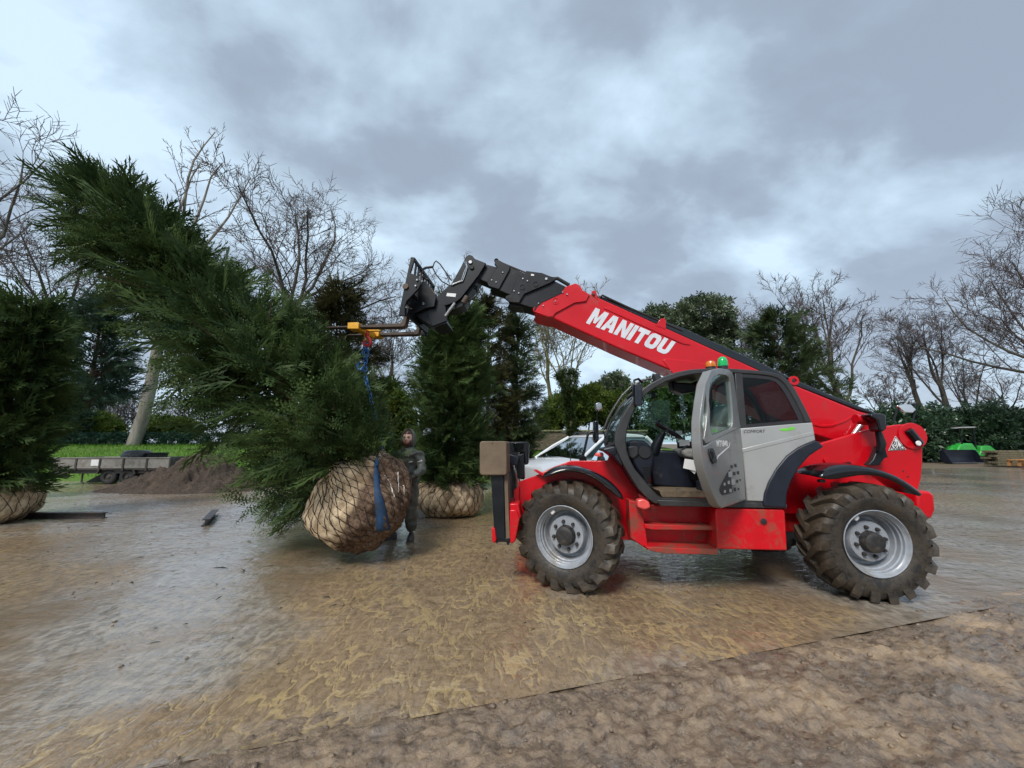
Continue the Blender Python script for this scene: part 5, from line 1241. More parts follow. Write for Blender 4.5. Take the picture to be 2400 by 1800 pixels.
def prisms(segs, n):
    """many tapered segments as open n-sided tubes, vectorised"""
    A = np.array([s[0] for s in segs]); B = np.array([s[1] for s in segs]); ra = np.array([s[2] for s in segs]); rb = np.array([s[3] for s in segs])
    T = unit(B - A); ref = np.where(np.abs(T[:, 2:3]) > 0.9, [[1.0, 0, 0]], [[0, 0, 1.0]])
    U = unit(np.cross(T, ref)); W = np.cross(T, U)
    q = np.arange(n) * 2 * PI / n
    ring = U[:, None] * np.cos(q)[None, :, None] + W[:, None] * np.sin(q)[None, :, None]
    V = np.concatenate([A[:, None] + ring * ra[:, None, None], B[:, None] + ring * rb[:, None, None]], 1)
    k = np.arange(n); Fq = np.stack([k, (k + 1) % n, (k + 1) % n + n, k + n], -1)
    Fo = Fq[None] + (np.arange(len(segs)) * 2 * n)[:, None, None]
    return V.reshape(-1, 3), Fo.reshape(-1, 4)

def bare_tree(name, label, base, height, seed, r0=0.3, lean=(0, 0), trunk=0.32, limbs=5, spread=0.75, levels=4, kids=(7, 7, 7, 4), ratio=(0.62, 0.5, 0.5, 0.5), wander=(0.10, 0.20, 0.32, 0.42, 0.5),
              bark='bark', twig='twig', group='bare winter trees', up=0.10, twig_r=0.017, droop=0.0, ivy=0, extra=None):
    rg = random.Random(seed)
    big, small = [], []
    def rv(): return np.array([rg.gauss(0, 1), rg.gauss(0, 1), rg.gauss(0, 1)])
    def grow(p, d, Ln, r, lev):
        ns = (7, 6, 4, 3, 1)[min(lev, 4)]
        r1 = max(r * (0.30 if lev else 0.62), twig_r * 0.55)
        pts = [(p, d, r)]
        tr = up * (1.0 if lev < 2 else 0.6) - (droop if lev >= 2 else 0)
        for i in range(ns):
            d = d + rv() * wander[min(lev, 4)] * 0.6 + np.array([0, 0, tr]); d = d / np.linalg.norm(d)
            q = p + d * (Ln / ns); rn = r + (r1 - r) * (i + 1) / ns
            (big if lev <= 1 else small).append((p, q, pts[-1][2], rn)); p = q; pts.append((p, d, rn))
        if lev >= levels: return
        nk = limbs if lev == 0 else kids[lev - 1]
        for k in range(nk):
            if lev == 0: s = rg.uniform(0.62, 1.0) if k else 1.0
            else: s = 0.22 + 0.78 * (k + rg.random()) / nk
            fi = s * ns; i = min(int(fi), ns - 1); f = fi - i
            pp = pts[i][0] * (1 - f) + pts[i + 1][0] * f; dd = pts[i + 1][1]; rr = pts[i][2] * (1 - f) + pts[i + 1][2] * f
            if lev == 0:
                az = 2 * PI * (k + rg.random() * .5) / nk; ang = spread * rg.uniform(0.35, 1.1) * (0.3 if k == 0 else 1)
                side = np.array([math.cos(az), math.sin(az), 0])
            else:
                side = np.cross(dd, rv()); side /= np.linalg.norm(side); ang = rg.uniform(0.45, 0.95)
            nd = dd * math.cos(ang) + side * math.sin(ang)
            ln = Ln * ratio[min(lev, 3)] * rg.uniform(0.7, 1.15) * (1.12 - 0.42 * s if lev else 1.0)
            if lev == 0: ln = (height * (1 - trunk * s)) * rg.uniform(0.62, 0.88) * (1.05 if k == 0 else 0.9)
            grow(pp, nd / np.linalg.norm(nd), ln, max(rr * (0.50 if lev == 0 else 0.50), twig_r), lev + 1)
    d0 = np.array([lean[0], lean[1], 1.0]); d0 /= np.linalg.norm(d0)
    grow(np.zeros(3), d0, height * trunk, r0, 0)
    root = empty(name, base); tag(root, label, 'tree', group)
    V, Fq = prisms(big, 7); np_mesh('trunk', V, Fq, M[bark], root, smooth=True)
    V, Fq = prisms(small, 3); np_mesh('crown', V, Fq, M[twig], root)
    if ivy:
        g2 = np.random.default_rng(seed); cand = [s for s in big if s[0][2] < height * 0.5 and s[2] > 0.05]
        sel = g2.integers(0, len(cand), ivy); f = g2.random(ivy)
        A = np.array([cand[i][0] for i in sel]); B = np.array([cand[i][1] for i in sel]); R = np.array([cand[i][2] for i in sel])
        dd = unit(g2.normal(size=(ivy, 3)) * np.array([1, 1, .4])); P = A + (B - A) * f[:, None] + dd * (R + g2.random(ivy) * 0.16)[:, None]
        V, Fc, Tt = instance(LEAF, P, dd, g2.normal(size=(ivy, 3)), 0.16 * g2.uniform(.6, 1.3, ivy), g2.random(ivy), g2)
        np_mesh('ivy', V, Fc, M['ivy'], root, tint=Tt)
    return root

def lerp_tab(xs, ys): return lambda t: float(np.interp(t, xs, ys))
# ---- the lifted yew: leaning crown, hanging by its root ball
BALL_C = at(852, 1170, 5.75)
TB = at(880, 1098, 5.78); TT = at(205, 420, 6.25)
_r_up = lerp_tab([0, .1, .17, .3, .42, .5, .62, .72, .82, .92, 1], [.30, .68, .92, .90, .86, .58, .52, .52, .44, .26, .06])
_r_dn = lerp_tab([0, .05, .15, .27, .39, .5, .58, .68, .78, .88, .95, 1], [.90, 1.50, 1.84, 1.70, 1.34, .96, .98, 1.16, 1.18, 1.00, .62, .10])
def hero_r(t, ph):
    c = math.cos(ph); sd_ = min(1.30, 0.62 * (_r_up(t) + _r_dn(t)))
    if c >= 0: a = _r_up(t)
    else: a = _r_dn(t)
    return 1.0 / math.sqrt((c / a) ** 2 + (math.sin(ph) / sd_) ** 2)
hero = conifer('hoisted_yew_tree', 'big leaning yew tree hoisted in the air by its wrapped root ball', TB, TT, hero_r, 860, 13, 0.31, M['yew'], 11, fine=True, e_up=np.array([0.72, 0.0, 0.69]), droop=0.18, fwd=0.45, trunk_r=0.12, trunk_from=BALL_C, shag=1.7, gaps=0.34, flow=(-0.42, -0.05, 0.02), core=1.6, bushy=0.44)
# ---- other conifers
def upright(name, label, u, Y, v_top, half_px, z0, prof, n_br, n_sp, size, mat, seed, fine=False, shag=0.5, droop=0.2, fwd=0.5, cat='tree', group=None):
    x = at(u, 1040, Y)[0]; zt = at(u, v_top, Y)[2]; R = half_px / F_PX * Y
    f = lerp_tab([p[0] for p in prof], [p[1] for p in prof])
    def rf(t, ph): return R * f(t) * (1 + 0.13 * math.sin(3 * ph + 9 * t) + 0.09 * math.sin(7 * ph - 23 * t))
    return conifer(name, label, (x, Y, z0), (x, Y, zt), rf, n_br, n_sp, size, mat, seed, fine=fine, shag=shag, droop=droop, fwd=fwd, group=group, cat=cat, lumpk=0.45 if fine else 1.0, core=3.4 if fine else 2.2, gaps=0.6 if fine else 0.42)
COL = [(0, .78), (.06, .98), (.3, 1.0), (.6, 1.02), (.82, .98), (.93, .80), (.98, .55), (1, .3)]
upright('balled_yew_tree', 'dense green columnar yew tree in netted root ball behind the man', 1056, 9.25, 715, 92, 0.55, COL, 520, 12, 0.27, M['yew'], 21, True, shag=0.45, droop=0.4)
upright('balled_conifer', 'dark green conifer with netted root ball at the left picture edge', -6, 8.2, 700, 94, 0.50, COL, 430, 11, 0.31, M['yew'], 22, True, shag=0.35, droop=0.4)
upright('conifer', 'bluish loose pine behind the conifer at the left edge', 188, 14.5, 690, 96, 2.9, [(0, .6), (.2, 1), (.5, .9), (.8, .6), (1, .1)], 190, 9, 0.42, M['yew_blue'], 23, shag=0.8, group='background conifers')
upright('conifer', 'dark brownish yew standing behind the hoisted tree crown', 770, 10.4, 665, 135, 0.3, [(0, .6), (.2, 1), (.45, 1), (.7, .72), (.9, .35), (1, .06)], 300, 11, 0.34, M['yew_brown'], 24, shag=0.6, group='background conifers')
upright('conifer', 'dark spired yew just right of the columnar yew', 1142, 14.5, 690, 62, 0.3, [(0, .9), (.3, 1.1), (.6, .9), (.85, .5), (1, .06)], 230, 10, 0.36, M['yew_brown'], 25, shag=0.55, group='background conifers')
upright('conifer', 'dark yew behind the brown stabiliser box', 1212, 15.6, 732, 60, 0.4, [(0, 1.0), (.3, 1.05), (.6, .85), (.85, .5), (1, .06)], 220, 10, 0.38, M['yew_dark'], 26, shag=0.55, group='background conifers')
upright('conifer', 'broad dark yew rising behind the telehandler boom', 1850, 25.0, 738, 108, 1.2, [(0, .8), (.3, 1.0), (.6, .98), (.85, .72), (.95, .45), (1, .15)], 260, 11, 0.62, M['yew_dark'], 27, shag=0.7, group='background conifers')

# ---- broadleaf evergreens, shrubs and hedges
def blob(u, v, Y, ru, rv, ry=None):
    p = at(u, v, Y); a = ru / F_PX * Y; b = rv / F_PX * Y
    return (p[0], p[1], p[2], a, a if ry is None else ry, b)
leafy('evergreen_tree', 'grey green holly tree rising behind the middle of the boom', [blob(1640, 742, 30, 72, 48), blob(1600, 775, 30, 60, 40), blob(1540, 745, 31, 40, 28), blob(1690, 780, 30, 40, 32), blob(1660, 835, 30, 60, 50)], 4400, 0.34, M['holly'], 41, 'tree', base=(at(1630, 1040, 30)[0], 30, 0.3))
leafy('evergreen_tree', 'small leafy evergreen left of the cab windscreen', [blob(1440, 905, 26, 34, 30), blob(1415, 925, 26, 36, 30)], 1200, 0.26, M['holly'], 42, 'tree', base=(at(1410, 1040, 26)[0], 26, 1.3))
leafy('shrub', 'bright yellow green shrub behind the white car', [blob(1330, 960, 23.5, 58, 42), blob(1385, 945, 23.5, 52, 44), blob(1430, 960, 24, 46, 44), blob(1290, 985, 23.5, 36, 30)], 4600, 0.22, M['shrub'], 43, group='shrubs beyond the wall', base=(at(1360, 1040, 23.5)[0], 23.5, 1.35))
leafy('shrub', 'mid green shrub mass seen through the open cab', [blob(1510, 960, 24, 72, 66), blob(1600, 950, 24.5, 72, 74), blob(1680, 955, 25, 70, 70)], 4200, 0.26, M['shrub_mid'], 44, group='shrubs beyond the wall', base=(at(1600, 1040, 24.5)[0], 24.5, 0.6))
leafy('shrub', 'pale green shrub beside the hooded man', [blob(948, 1010, 10.8, 26, 60), blob(935, 960, 10.8, 28, 44), blob(905, 940, 11.2, 34, 50)], 1500, 0.15, M['shrub'], 45, group='shrubs beyond the wall', base=(at(935, 1040, 10.8)[0], 10.8, 0.0))
hz_b = []
for k, u in enumerate(range(1890, 2560, 42)):
    Yh = 36.5 + 1.2 * math.sin(k * 1.7); hz_b.append(blob(u, 1014 + 6 * math.sin(k * 2.3), Yh, 44, 58 + 9 * math.sin(k * 1.3), 1.8))
leafy('laurel_hedge', 'tall dark laurel hedge along the right side of the yard', hz_b, 12500, 0.40, M['laurel'], 46, 'hedge', base=(at(2250, 1040, 36.5)[0], 36.5, -0.05), fill=0.28)
hb = []
for k in range(16): hb.append((-29 + k * 1.35, 25.6, 1.86, 0.85, 0.42, 0.46))
leafy('clipped_hedge', 'low clipped dark hedge at the top of the grass bank', hb, 5200, 0.15, M['hedge'], 47, 'hedge', base=(-19, 25.6, 1.4), fill=0.15)
leafy('shrub', 'olive yellow shrub behind the low clipped hedge', [blob(220, 1000, 28, 40, 34), blob(255, 1010, 28, 26, 24)], 1500, 0.26, M['shrub'], 48, group='garden shrubs behind the hedge', base=(at(230, 1040, 28)[0], 28, 1.4))
leafy('shrub', 'grey green shrub left of the olive shrub behind the hedge', [blob(175, 995, 27, 36, 44), blob(150, 1010, 27, 30, 36)], 1300, 0.24, M['yew_blue'], 49, group='garden shrubs behind the hedge', base=(at(165, 1040, 27)[0], 27, 1.4))
leafy('shrub', 'bright leafy laurel right of the pale leaning trunk', [blob(380, 1000, 28, 44, 24), blob(430, 1005, 28, 36, 22)], 1500, 0.26, M['shrub'], 50, group='garden shrubs behind the hedge', base=(at(400, 1040, 28)[0], 28, 1.4))
leafy('glint_shrub', 'added orange shrub standing in for glints seen through the left edge conifer', [blob(5, 1030, 11.5, 34, 34), blob(45, 1068, 11.5, 30, 14)], 800, 0.16, M['gold'], 51, base=(at(15, 1040, 11.5)[0], 11.5, 0.0))  # made-up shrub, its leaf colour stands in for orange glints of unknown source
# twiggy brown undergrowth beyond the hedge
for k, (u, v, Y, h, sd_, lab) in enumerate(((205, 900, 31, 5.6, 61, 'bare brown thicket left of the leaning trunk'), (265, 890, 33, 6.2, 62, 'bare brown thicket behind the olive shrub'), (400, 915, 33, 5.0, 63, 'bare brown thicket right of the leaning trunk'))):
    bare_tree('bare_shrub', lab, (at(u, 1040, Y)[0], Y, 1.4), h, sd_, r0=0.16, trunk=0.10, limbs=11, spread=0.95, levels=4, kids=(7, 6, 5, 4), bark='twig', twig='twig', group='bare thickets', up=0.08, twig_r=0.016)

# ---- bare winter trees
def bt(label, u, Y, v_top, seed, z0=None, **k):
    x = at(u, 1040, Y)[0]
    if z0 is None: z0 = float(bank_z(np.array([x]), np.array([Y]))[0]) - 0.05 if x < 14 else -0.08
    zt = at(u, v_top, Y)[2]
    return bare_tree('bare_tree', label, (x, Y, z0), zt - z0, seed, **k)
bt('wide bare tree at the far left behind the conifers', 40, 27, 395, 71, r0=0.42, trunk=0.42, limbs=6, spread=0.8, lean=(0.06, 0))
bt('bare tree reaching in from beyond the upper left corner', -250, 20, 130, 72, r0=0.40, trunk=0.34, limbs=6, spread=0.85, droop=0.10)
bt('tall sparse bare tree with pale leaning trunk above the yew crown', 312, 25, 225, 73, r0=0.38, trunk=0.56, limbs=4, spread=0.30, levels=4, kids=(5, 4, 4), lean=(0.17, 0), bark='bark_pale', up=0.22, twig_r=0.02, ratio=(0.6, 0.34, 0.36, 0.4))
bt('big rounded bare tree between the yew crown and the forks', 640, 27, 345, 74, r0=0.42, trunk=0.45, limbs=7, spread=1.0, kids=(9, 8, 8, 4), lean=(0.03, 0), wander=(0.10, 0.24, 0.36, 0.45, 0.5))
bt('mossy many stemmed bare tree under the boom', 1345, 22, 615, 75, r0=0.20, trunk=0.26, limbs=5, spread=0.38, kids=(7, 5, 4, 3), bark='bark_moss', twig='twig_moss', up=0.08, ivy=1800)
bt('slender mossy bare tree left of the many stemmed one', 1300, 24, 690, 76, r0=0.17, trunk=0.5, limbs=4, spread=0.6, bark='bark_moss', twig='twig_moss')
bt('thin bare tree behind the fork carriage', 985, 30, 575, 77, r0=0.22, trunk=0.4, limbs=5, spread=0.6, kids=(6, 5, 4, 3))
bt('thin bare tree right of the hoisted yew', 905, 26, 690, 78, r0=0.18, trunk=0.35, limbs=6, spread=0.8)
bt('small bare tree behind the broad dark yew', 1770, 38, 688, 79, r0=0.26, trunk=0.5, limbs=6, spread=0.8)
bt('tall bare tree rising behind the rear of the telehandler', 2018, 31, 600, 80, r0=0.34, trunk=0.40, limbs=8, spread=0.50, kids=(7, 7, 7, 4), up=0.17)
bt('bare tree with long bare stem right of the rear mirror', 2205, 40, 735, 81, r0=0.30, trunk=0.55, limbs=5, spread=0.38, lean=(-0.16, 0), up=0.16)
bt('straight bare tree above the laurel hedge', 2242, 38, 705, 82, r0=0.30, trunk=0.5, limbs=5, spread=0.45, up=0.16)
bt('small bare tree above the green loader', 2300, 42, 800, 83, r0=0.24, trunk=0.5, limbs=5, spread=0.55, up=0.15)
bt('large bare tree reaching in at the right picture edge', 2520, 30, 430, 84, r0=0.42, trunk=0.30, limbs=11, spread=0.95, kids=(9, 8, 7, 4), lean=(-0.03, 0), up=0.14)
bt('low bare tree behind the tall tree at the rear mirror', 2090, 40, 850, 85, r0=0.22, trunk=0.4, limbs=6, spread=0.8)
bt('bare tree far right standing in the laurel hedge', 2395, 44, 820, 86, r0=0.28, trunk=0.4, limbs=6, spread=0.8)
# ================================================================== PROPS
# ---- root balls: burlap inside wire netting
def burlap_mat(name, earth=False, axis=None, cut=0.1):
    t = NT(name); v = t.coord()
    n = t.noise(v, 9.0, 6, 0.65, 0.4); w = t.noise(t.coord(scale=(1, 1, 1)), 60.0, 3, 0.6); big = t.noise(v, 2.4, 4, 0.6)
    c = t.mix(t.step(n, 0.3, 0.7), (0.33, 0.235, 0.14), (0.66, 0.52, 0.35))
    c = t.mix(t.math('MULTIPLY', t.step(big, 0.48, 0.64), 0.6), c, (0.13, 0.08, 0.045))
    rough = 0.9; h = t.math('ADD', n, t.math('MULTIPLY', w, 0.3))
    if earth:
        s = t.sep(v); d = t.math('ADD', t.math('ADD', t.math('MULTIPLY', s[0], axis[0]), t.math('MULTIPLY', s[1], axis[1])), t.math('MULTIPLY', s[2], axis[2]))
        d = t.math('ADD', d, t.math('MULTIPLY', t.math('SUBTRACT', n, 0.5), 0.25))
        e = t.step(d, cut - 0.04, cut + 0.05)
        soil = t.mix(t.step(t.noise(v, 22.0, 6, 0.7), 0.3, 0.7), (0.060, 0.036, 0.024), (0.21, 0.14, 0.095))
        c = t.mix(e, c, soil)
    t.set(color=c, rough=rough, spec=0.2, normal=t.bump(h, 0.7, 0.03)); return t.m
M['wire'] = simple('rusty_net_wire', (0.045, 0.028, 0.018), 0.7, 0.3, 0.3, 20)
def root_ball(parent, c_world, radii, axis, seed, mat, flat=0.0, nu=26, nv=9, netcover=None, lump=0.05, wire_r=0.006):
    """bulging ball with its axis along `axis`; the netting presses in, the cloth bulges between the wires"""
    rg = np.random.default_rng(seed)
    ax = unit(np.array(axis, float)); e1 = np.cross(ax, (0, 1, 0)); e1 /= np.linalg.norm(e1); e2 = np.cross(ax, e1)
    def surf(th, ph, out=0.0):
        """th 0 at the bottom pole .. pi at the top"""
        rr = math.sin(th); k = 1 + lump * (mnoise.noise(Vector((math.cos(ph) * 1.7, math.sin(ph) * 1.7, th * 1.4 + seed))) * 2 + 0.5 * mnoise.noise(Vector((math.cos(ph) * 5, math.sin(ph) * 5, th * 4 + seed))))
        z_ = -math.cos(th); z_ = math.copysign(abs(z_) ** (1 - flat * 0.4), z_); rr = rr ** (1 - flat)
        bul = 0.040 * abs(math.sin(ph * nu / 2 + th * nv / 2)) ** 0.7 * abs(math.sin(ph * nu / 2 - th * nv / 2)) ** 0.7
        p = e1 * (math.cos(ph) * rr * radii[0] * k) + e2 * (math.sin(ph) * rr * radii[1] * k) + ax * (z_ * radii[2] * k)
        return p * (1 + bul + out)
    NU, NV = 190, 80
    V = [surf(PI * (0.001 + 0.998 * j / NV), 2 * PI * i / NU) for j in range(NV + 1) for i in range(NU)]
    Fc = [(j * NU + i, j * NU + (i + 1) % NU, (j + 1) * NU + (i + 1) % NU, (j + 1) * NU + i) for j in range(NV) for i in range(NU)]
    off = np.array(c_world) - np.array(parent.location)
    o = np_mesh('root_ball', np.array(V), np.array(Fc), mat, parent, smooth=True); o.location = off
    m = MB()
    lim = PI * 0.96 if netcover is None else netcover
    for sgn in (1, -1):
        for k in range(nu):
            pts = []
            for j in range(0, 34):
                th = PI * 0.06 + (PI * 0.88) * j / 33
                if not (netcover is None) and th < netcover: continue
                ph = (2 * PI * k) / nu + sgn * (th * nv / nu) + 0.05 * mnoise.noise(Vector((th * 3, k * 1.3, sgn)))
                pts.append(Vector(surf(th, ph, 0.004)))
            if len(pts) > 3: m.tube(pts, wire_r, 4, cap=False)
    nt = m.build('netting', M['wire'], o); nt['kind'] = 'stuff'
    return o
ax_h = unit(TT - TB)
ax_ball = unit(np.array([-0.62, -0.25, 0.74]))
burl_h = burlap_mat('burlap_and_earth', True, tuple(-ax_ball + np.array([0.45, -0.10, 0.30])), 0.03)
hb_ = root_ball(hero, BALL_C, (0.71, 0.71, 0.58), ax_ball, 4, burl_h, flat=0.22, nu=38, nv=13, netcover=PI * 0.30, lump=0.10)
burl = burlap_mat('burlap')
y1 = [o for o in C.objects if o.name.startswith('balled_yew_tree')][0]; y2 = [o for o in C.objects if o.name.startswith('balled_conifer')][0]
root_ball(y1, (y1.location[0], y1.location[1], 0.36), (0.80, 0.80, 0.42), (0, 0, 1), 6, burl, flat=0.3, nu=26, nv=8)
root_ball(y2, (at(-28, 1040, 8.2)[0], 8.2, 0.42), (0.90, 0.90, 0.50), (0, 0, 1), 8, burl, flat=0.3, nu=28, nv=8)

M['chalk'] = simple('chalky_paint', (0.55, 0.53, 0.49), 0.8, 0, 0.35, 30, 0.3, dirt=0.5, dirtcol=(0.2, 0.14, 0.09))
# white paint marks sprayed on the hoisted ball
def on_ball(u, v, out=0.012):
    """point of the hoisted ball seen at a picture point"""
    d = ray(u, v); o = CAM - BALL_C
    dp = bpy.data.objects[hb_.name].data
    return d
from mathutils.bvhtree import BVHTree
_bm = bmesh.new(); _bm.from_mesh(hb_.data); _bvh = BVHTree.FromBMesh(_bm); _bm.free()
def ball_pt(u, v, out=0.006):
    h = _bvh.ray_cast(Vector(CAM - BALL_C), Vector(ray(u, v)).normalized())
    if h[0] is None: return None
    return h[0] + h[1] * out
for pts, w in (([(900, 1114), (908, 1122), (914, 1135), (921, 1155), (925, 1166)], 0.030), ([(933, 1106), (933.5, 1125), (934, 1145), (933.5, 1155)], 0.016), ([(945, 1137), (947, 1146), (948, 1160)], 0.014)):
    P = []
    for i in range(len(pts) - 1):
        for f in (0, .2, .4, .6, .8):
            u = pts[i][0] * (1 - f) + pts[i + 1][0] * f; v = pts[i][1] * (1 - f) + pts[i + 1][1] * f
            q = ball_pt(u + random.uniform(-.7, .7), v, 0.004)
            if q is not None: P.append(q)
    if len(P) > 4:
        m = MB(); vs = []
        for i, p in enumerate(P):
            ww = w * (1.2 - 0.8 * i / (len(P) - 1)) * random.uniform(0.25, 0.6)
            vs += [p + Vector((-ww, -0.003, random.uniform(-.004, .004))), p + Vector((ww, -0.003, random.uniform(-.004, .004)))]
        m.add(vs, [(2 * i, 2 * i + 1, 2 * i + 3, 2 * i + 2) for i in range(len(P) - 1)])
        m.build('paint_mark', M['chalk'], hb_)

# ---- blue sling round the hoisted ball
sl = empty('lifting_sling', BALL_C); tag(sl, 'blue webbing sling wrapped round the hoisted root ball', 'sling')
def sling_band(cols, name, mat, out=0.012):
    """strip laid over the ball through rows of picture points (left, right)"""
    vs = []
    for (ua, va), (ub, vb) in cols:
        a, b = ball_pt(ua, va, out), ball_pt(ub, vb, out)
        if a is None or b is None: continue
        mid = ball_pt((ua + ub) / 2, (va + vb) / 2, out + 0.006)
        vs += [a, mid, b]
    n = len(vs) // 3
    m = MB().add(vs, [(3 * i + k, 3 * i + k + 1, 3 * i + 4 + k, 3 * i + 3 + k) for i in range(n - 1) for k in (0, 1)])
    o = m.build(name, mat, sl); sd_ = o.modifiers.new('th', 'SOLIDIFY'); sd_.thickness = 0.008; return o
rows = [((877, 1092), (886, 1092)), ((876, 1110), (888, 1110)), ((876, 1130), (891, 1130)), ((876.5, 1150), (892, 1150)), ((877, 1165), (897, 1162)), ((877.5, 1180), (901, 1175)), ((878, 1195), (905, 1192)), ((879, 1210), (908, 1208)), ((880, 1225), (911, 1222)), ((881, 1237), (913, 1234)), ((882, 1246), (914, 1242))]
sling_band(rows, 'webbing', M['strap'])
eye = ball_pt(882, 1092)
knot = at(883, 1072, 5.30); top_k = at(892, 1042, 5.80)
m = MB(); a = Vector(knot) - Vector(BALL_C)
if eye is not None:
    m.tube([eye, eye.lerp(a, 0.5), a], [0.03, 0.026, 0.012], 8)
m.build('sling_eye', M['strap'], sl)
m = MB(); m.tube([a, Vector(top_k) - Vector(BALL_C)], 0.012, 8); m.build('sling_leg', M['hub'], sl)
sh = MB(); p = Vector(top_k) - Vector(BALL_C)
sh.tube([p + Vector((0.05 * math.cos(k), 0, 0.06 * math.sin(k))) for k in np.linspace(0, 2 * PI, 14)], 0.014, 6, cap=False).build('shackle', M['bluechain'], sl)

# ---- yellow hook attachment across the forks, red hook, blue chain
def W(p):
    """machine co-ordinates to world"""
    return Vector(T_O + ex * p[0] + ey * p[1] + np.array([0, 0, 1]) * p[2])
fx0 = L(836, 745, 0.88)[0]
ha = empty('fork_hook_attachment', W((fx0, 1.19, hA[1])), -YAW); tag(ha, 'yellow hook attachment slid across the two forks', 'lifting attachment')
def sleeve(y, h, x):
    loc = lambda dx, dy, dz: (x + dx - fx0, y + dy - 1.19, h[1] + dz - hA[1])
    m = MB(); m.prism([(x - fx0 - 0.085, h[1] - hA[1] - 0.02), (x - fx0 + 0.085, h[1] - hA[1] - 0.026), (x - fx0 + 0.085, h[1] - hA[1] + 0.072), (x - fx0 - 0.085, h[1] - hA[1] + 0.075)], y - 1.19 - 0.095, y - 1.19 + 0.095)
    return m.build('fork_sleeve', M['yellow'], ha, bevel=0.006)
sleeve(0.88, hA, fx0); sleeve(1.50, hB, fx0 + 0.03)
zb = hA[1] - 0.0
MB().prism([(-0.05, -0.005), (0.06, -0.01), (0.06, 0.09), (0.0, 0.115), (-0.05, 0.09)], -0.21, 0.21).build('cross_beam', M['yellow'], ha, bevel=0.006)
MB().prism([(0.05, 0.05), (0.11, 0.03), (0.30, 0.03), (0.16, 0.08), (0.10, 0.10)], -0.10, -0.04).build('brace', M['yellow'], ha, bevel=0.004)
MB().prism([(0.00, -0.11), (0.055, -0.11), (0.06, 0.0), (0.0, 0.0)], -0.05, 0.05).build('hook_lug', M['yellow'], ha, bevel=0.004)
MB().tube([(0.05, 0.34, -0.03), (0.05, 0.34, -0.11)], 0.010, 8).build('clamp_screw', M['hub'], ha)
MB().tube([(0.05 - 0.05, 0.34, -0.105), (0.05 + 0.05, 0.34, -0.125)], 0.009, 8).build('clamp_bar', M['hub'], ha)
hk = L3(861, 781, 1.12)
hook = empty('lifting_hook', W(hk)); tag(hook, 'red steel swivel hook under the yellow attachment', 'hook')
MB().tube([(0, 0, 0.05), (0, 0, -0.06)], [0.02, 0.026], 10).build('shank', M['hookred'], hook)
hp_ = [(0.0, 0, -0.05), (0.03, 0, -0.09), (0.055, 0, -0.125), (0.06, 0, -0.16), (0.035, 0, -0.19), (0.0, 0, -0.20), (-0.035, 0, -0.185), (-0.05, 0, -0.155), (-0.04, 0, -0.125), (-0.03, 0, -0.105)]
MB().tube(hp_, [0.022, 0.024, 0.026, 0.028, 0.028, 0.027, 0.024, 0.02, 0.014, 0.006], 10).build('hook_bend', M['hookred'], hook)
MB().tube([(-0.01, 0, -0.06), (-0.042, 0, -0.14)], 0.006, 6).build('safety_latch', M['steel'], hook)
def link_mesh(ln, wd, r):
    m = MB(); pts = []
    for k in range(17):
        q = 2 * PI * k / 16; pts.append((wd * math.cos(q), 0, (ln / 2 - wd) * (1 if math.sin(q) > 0 else -1) * min(1, abs(math.sin(q)) * 4) + wd * math.sin(q)))
    m.tube(pts, r, 5, cap=False); return m
def chain(name, label, pts, ln, wd, r, mat, cat='chain'):
    """links strung along a polyline in world space"""
    P = [Vector(p) for p in pts]; root = empty(name, P[0]); tag(root, label, cat)
    first = None; k = 0; seg = 0; d = 0.0
    tot = sum((P[i + 1] - P[i]).length for i in range(len(P) - 1)); step = ln - 2.6 * r; s = 0.0
    while s < tot and k < 60:
        a = s; i = 0
        while i < len(P) - 2 and a > (P[i + 1] - P[i]).length: a -= (P[i + 1] - P[i]).length; i += 1
        dr = (P[i + 1] - P[i]).normalized(); c = P[i] + dr * a
        if first is None: first = link_mesh(ln, wd, r).build('link', mat, root); o = first
        else: o = first.copy(); C.objects.link(o); o.parent = root
        o.location = c - P[0]
        o.rotation_mode = 'QUATERNION'; qn = dr.to_track_quat('Z', 'Y'); o.rotation_quaternion = qn @ Euler((0, 0, (PI / 2) * (k % 2) + 0.5)).to_quaternion()
        s += step; k += 1
    return root
hook_w = Vector(hook.location)
c0 = hook_w + Vector((0, 0, -0.19)); c1 = Vector(top_k) + Vector((0, 0.02, 0.05))
chain('sling_chain', 'blue painted chain hanging from the red hook into the yew', [c0, c0 + Vector((-0.01, 0.02, -0.45)), c1], 0.085, 0.026, 0.0085, M['bluechain'])
MB().tube([Vector((-0.05, 0, -0.60)), Vector((-0.055, 0, -0.68))], 0.045, 8)
mh = MB(); mh.tube([(0.045 * math.cos(k) - 0.01, 0.0, -0.32 + 0.075 * math.sin(k)) for k in np.linspace(0, 2 * PI, 16)], 0.014, 6, cap=False)
o = mh.build('master_link', M['bluechain'], None); o.location = hook_w; tag(o, 'blue oval master link below the red hook', 'link')
mh = MB(); mh.tube([(-0.06, 0, 0.06), (-0.085, 0, 0.0), (-0.07, 0, -0.06), (-0.02, 0, -0.07), (0.0, 0, -0.02)], [0.014, 0.022, 0.024, 0.02, 0.012], 8)
o = mh.build('shortening_hook', M['bluechain'], None); o.location = hook_w + Vector((-0.02, -0.05, -0.52)); tag(o, 'blue shortening hook beside the chain above the yew', 'hook')
cA = W(L3(866, 745.5, 1.05)); cB = W(L3(935, 740, 0.98))
chain('safety_chain', 'dark chain running from the attachment to the carriage', [cA, (cA + cB) / 2 + Vector((0, 0, -0.015)), cB], 0.048, 0.014, 0.0045, M['chain'])
cC = W(L3(968, 762, 1.3)); cD = W(L3(935, 771, 1.44)); cE = W(L3(916, 776, 1.46)); cF = W(L3(914.5, 812, 1.46))
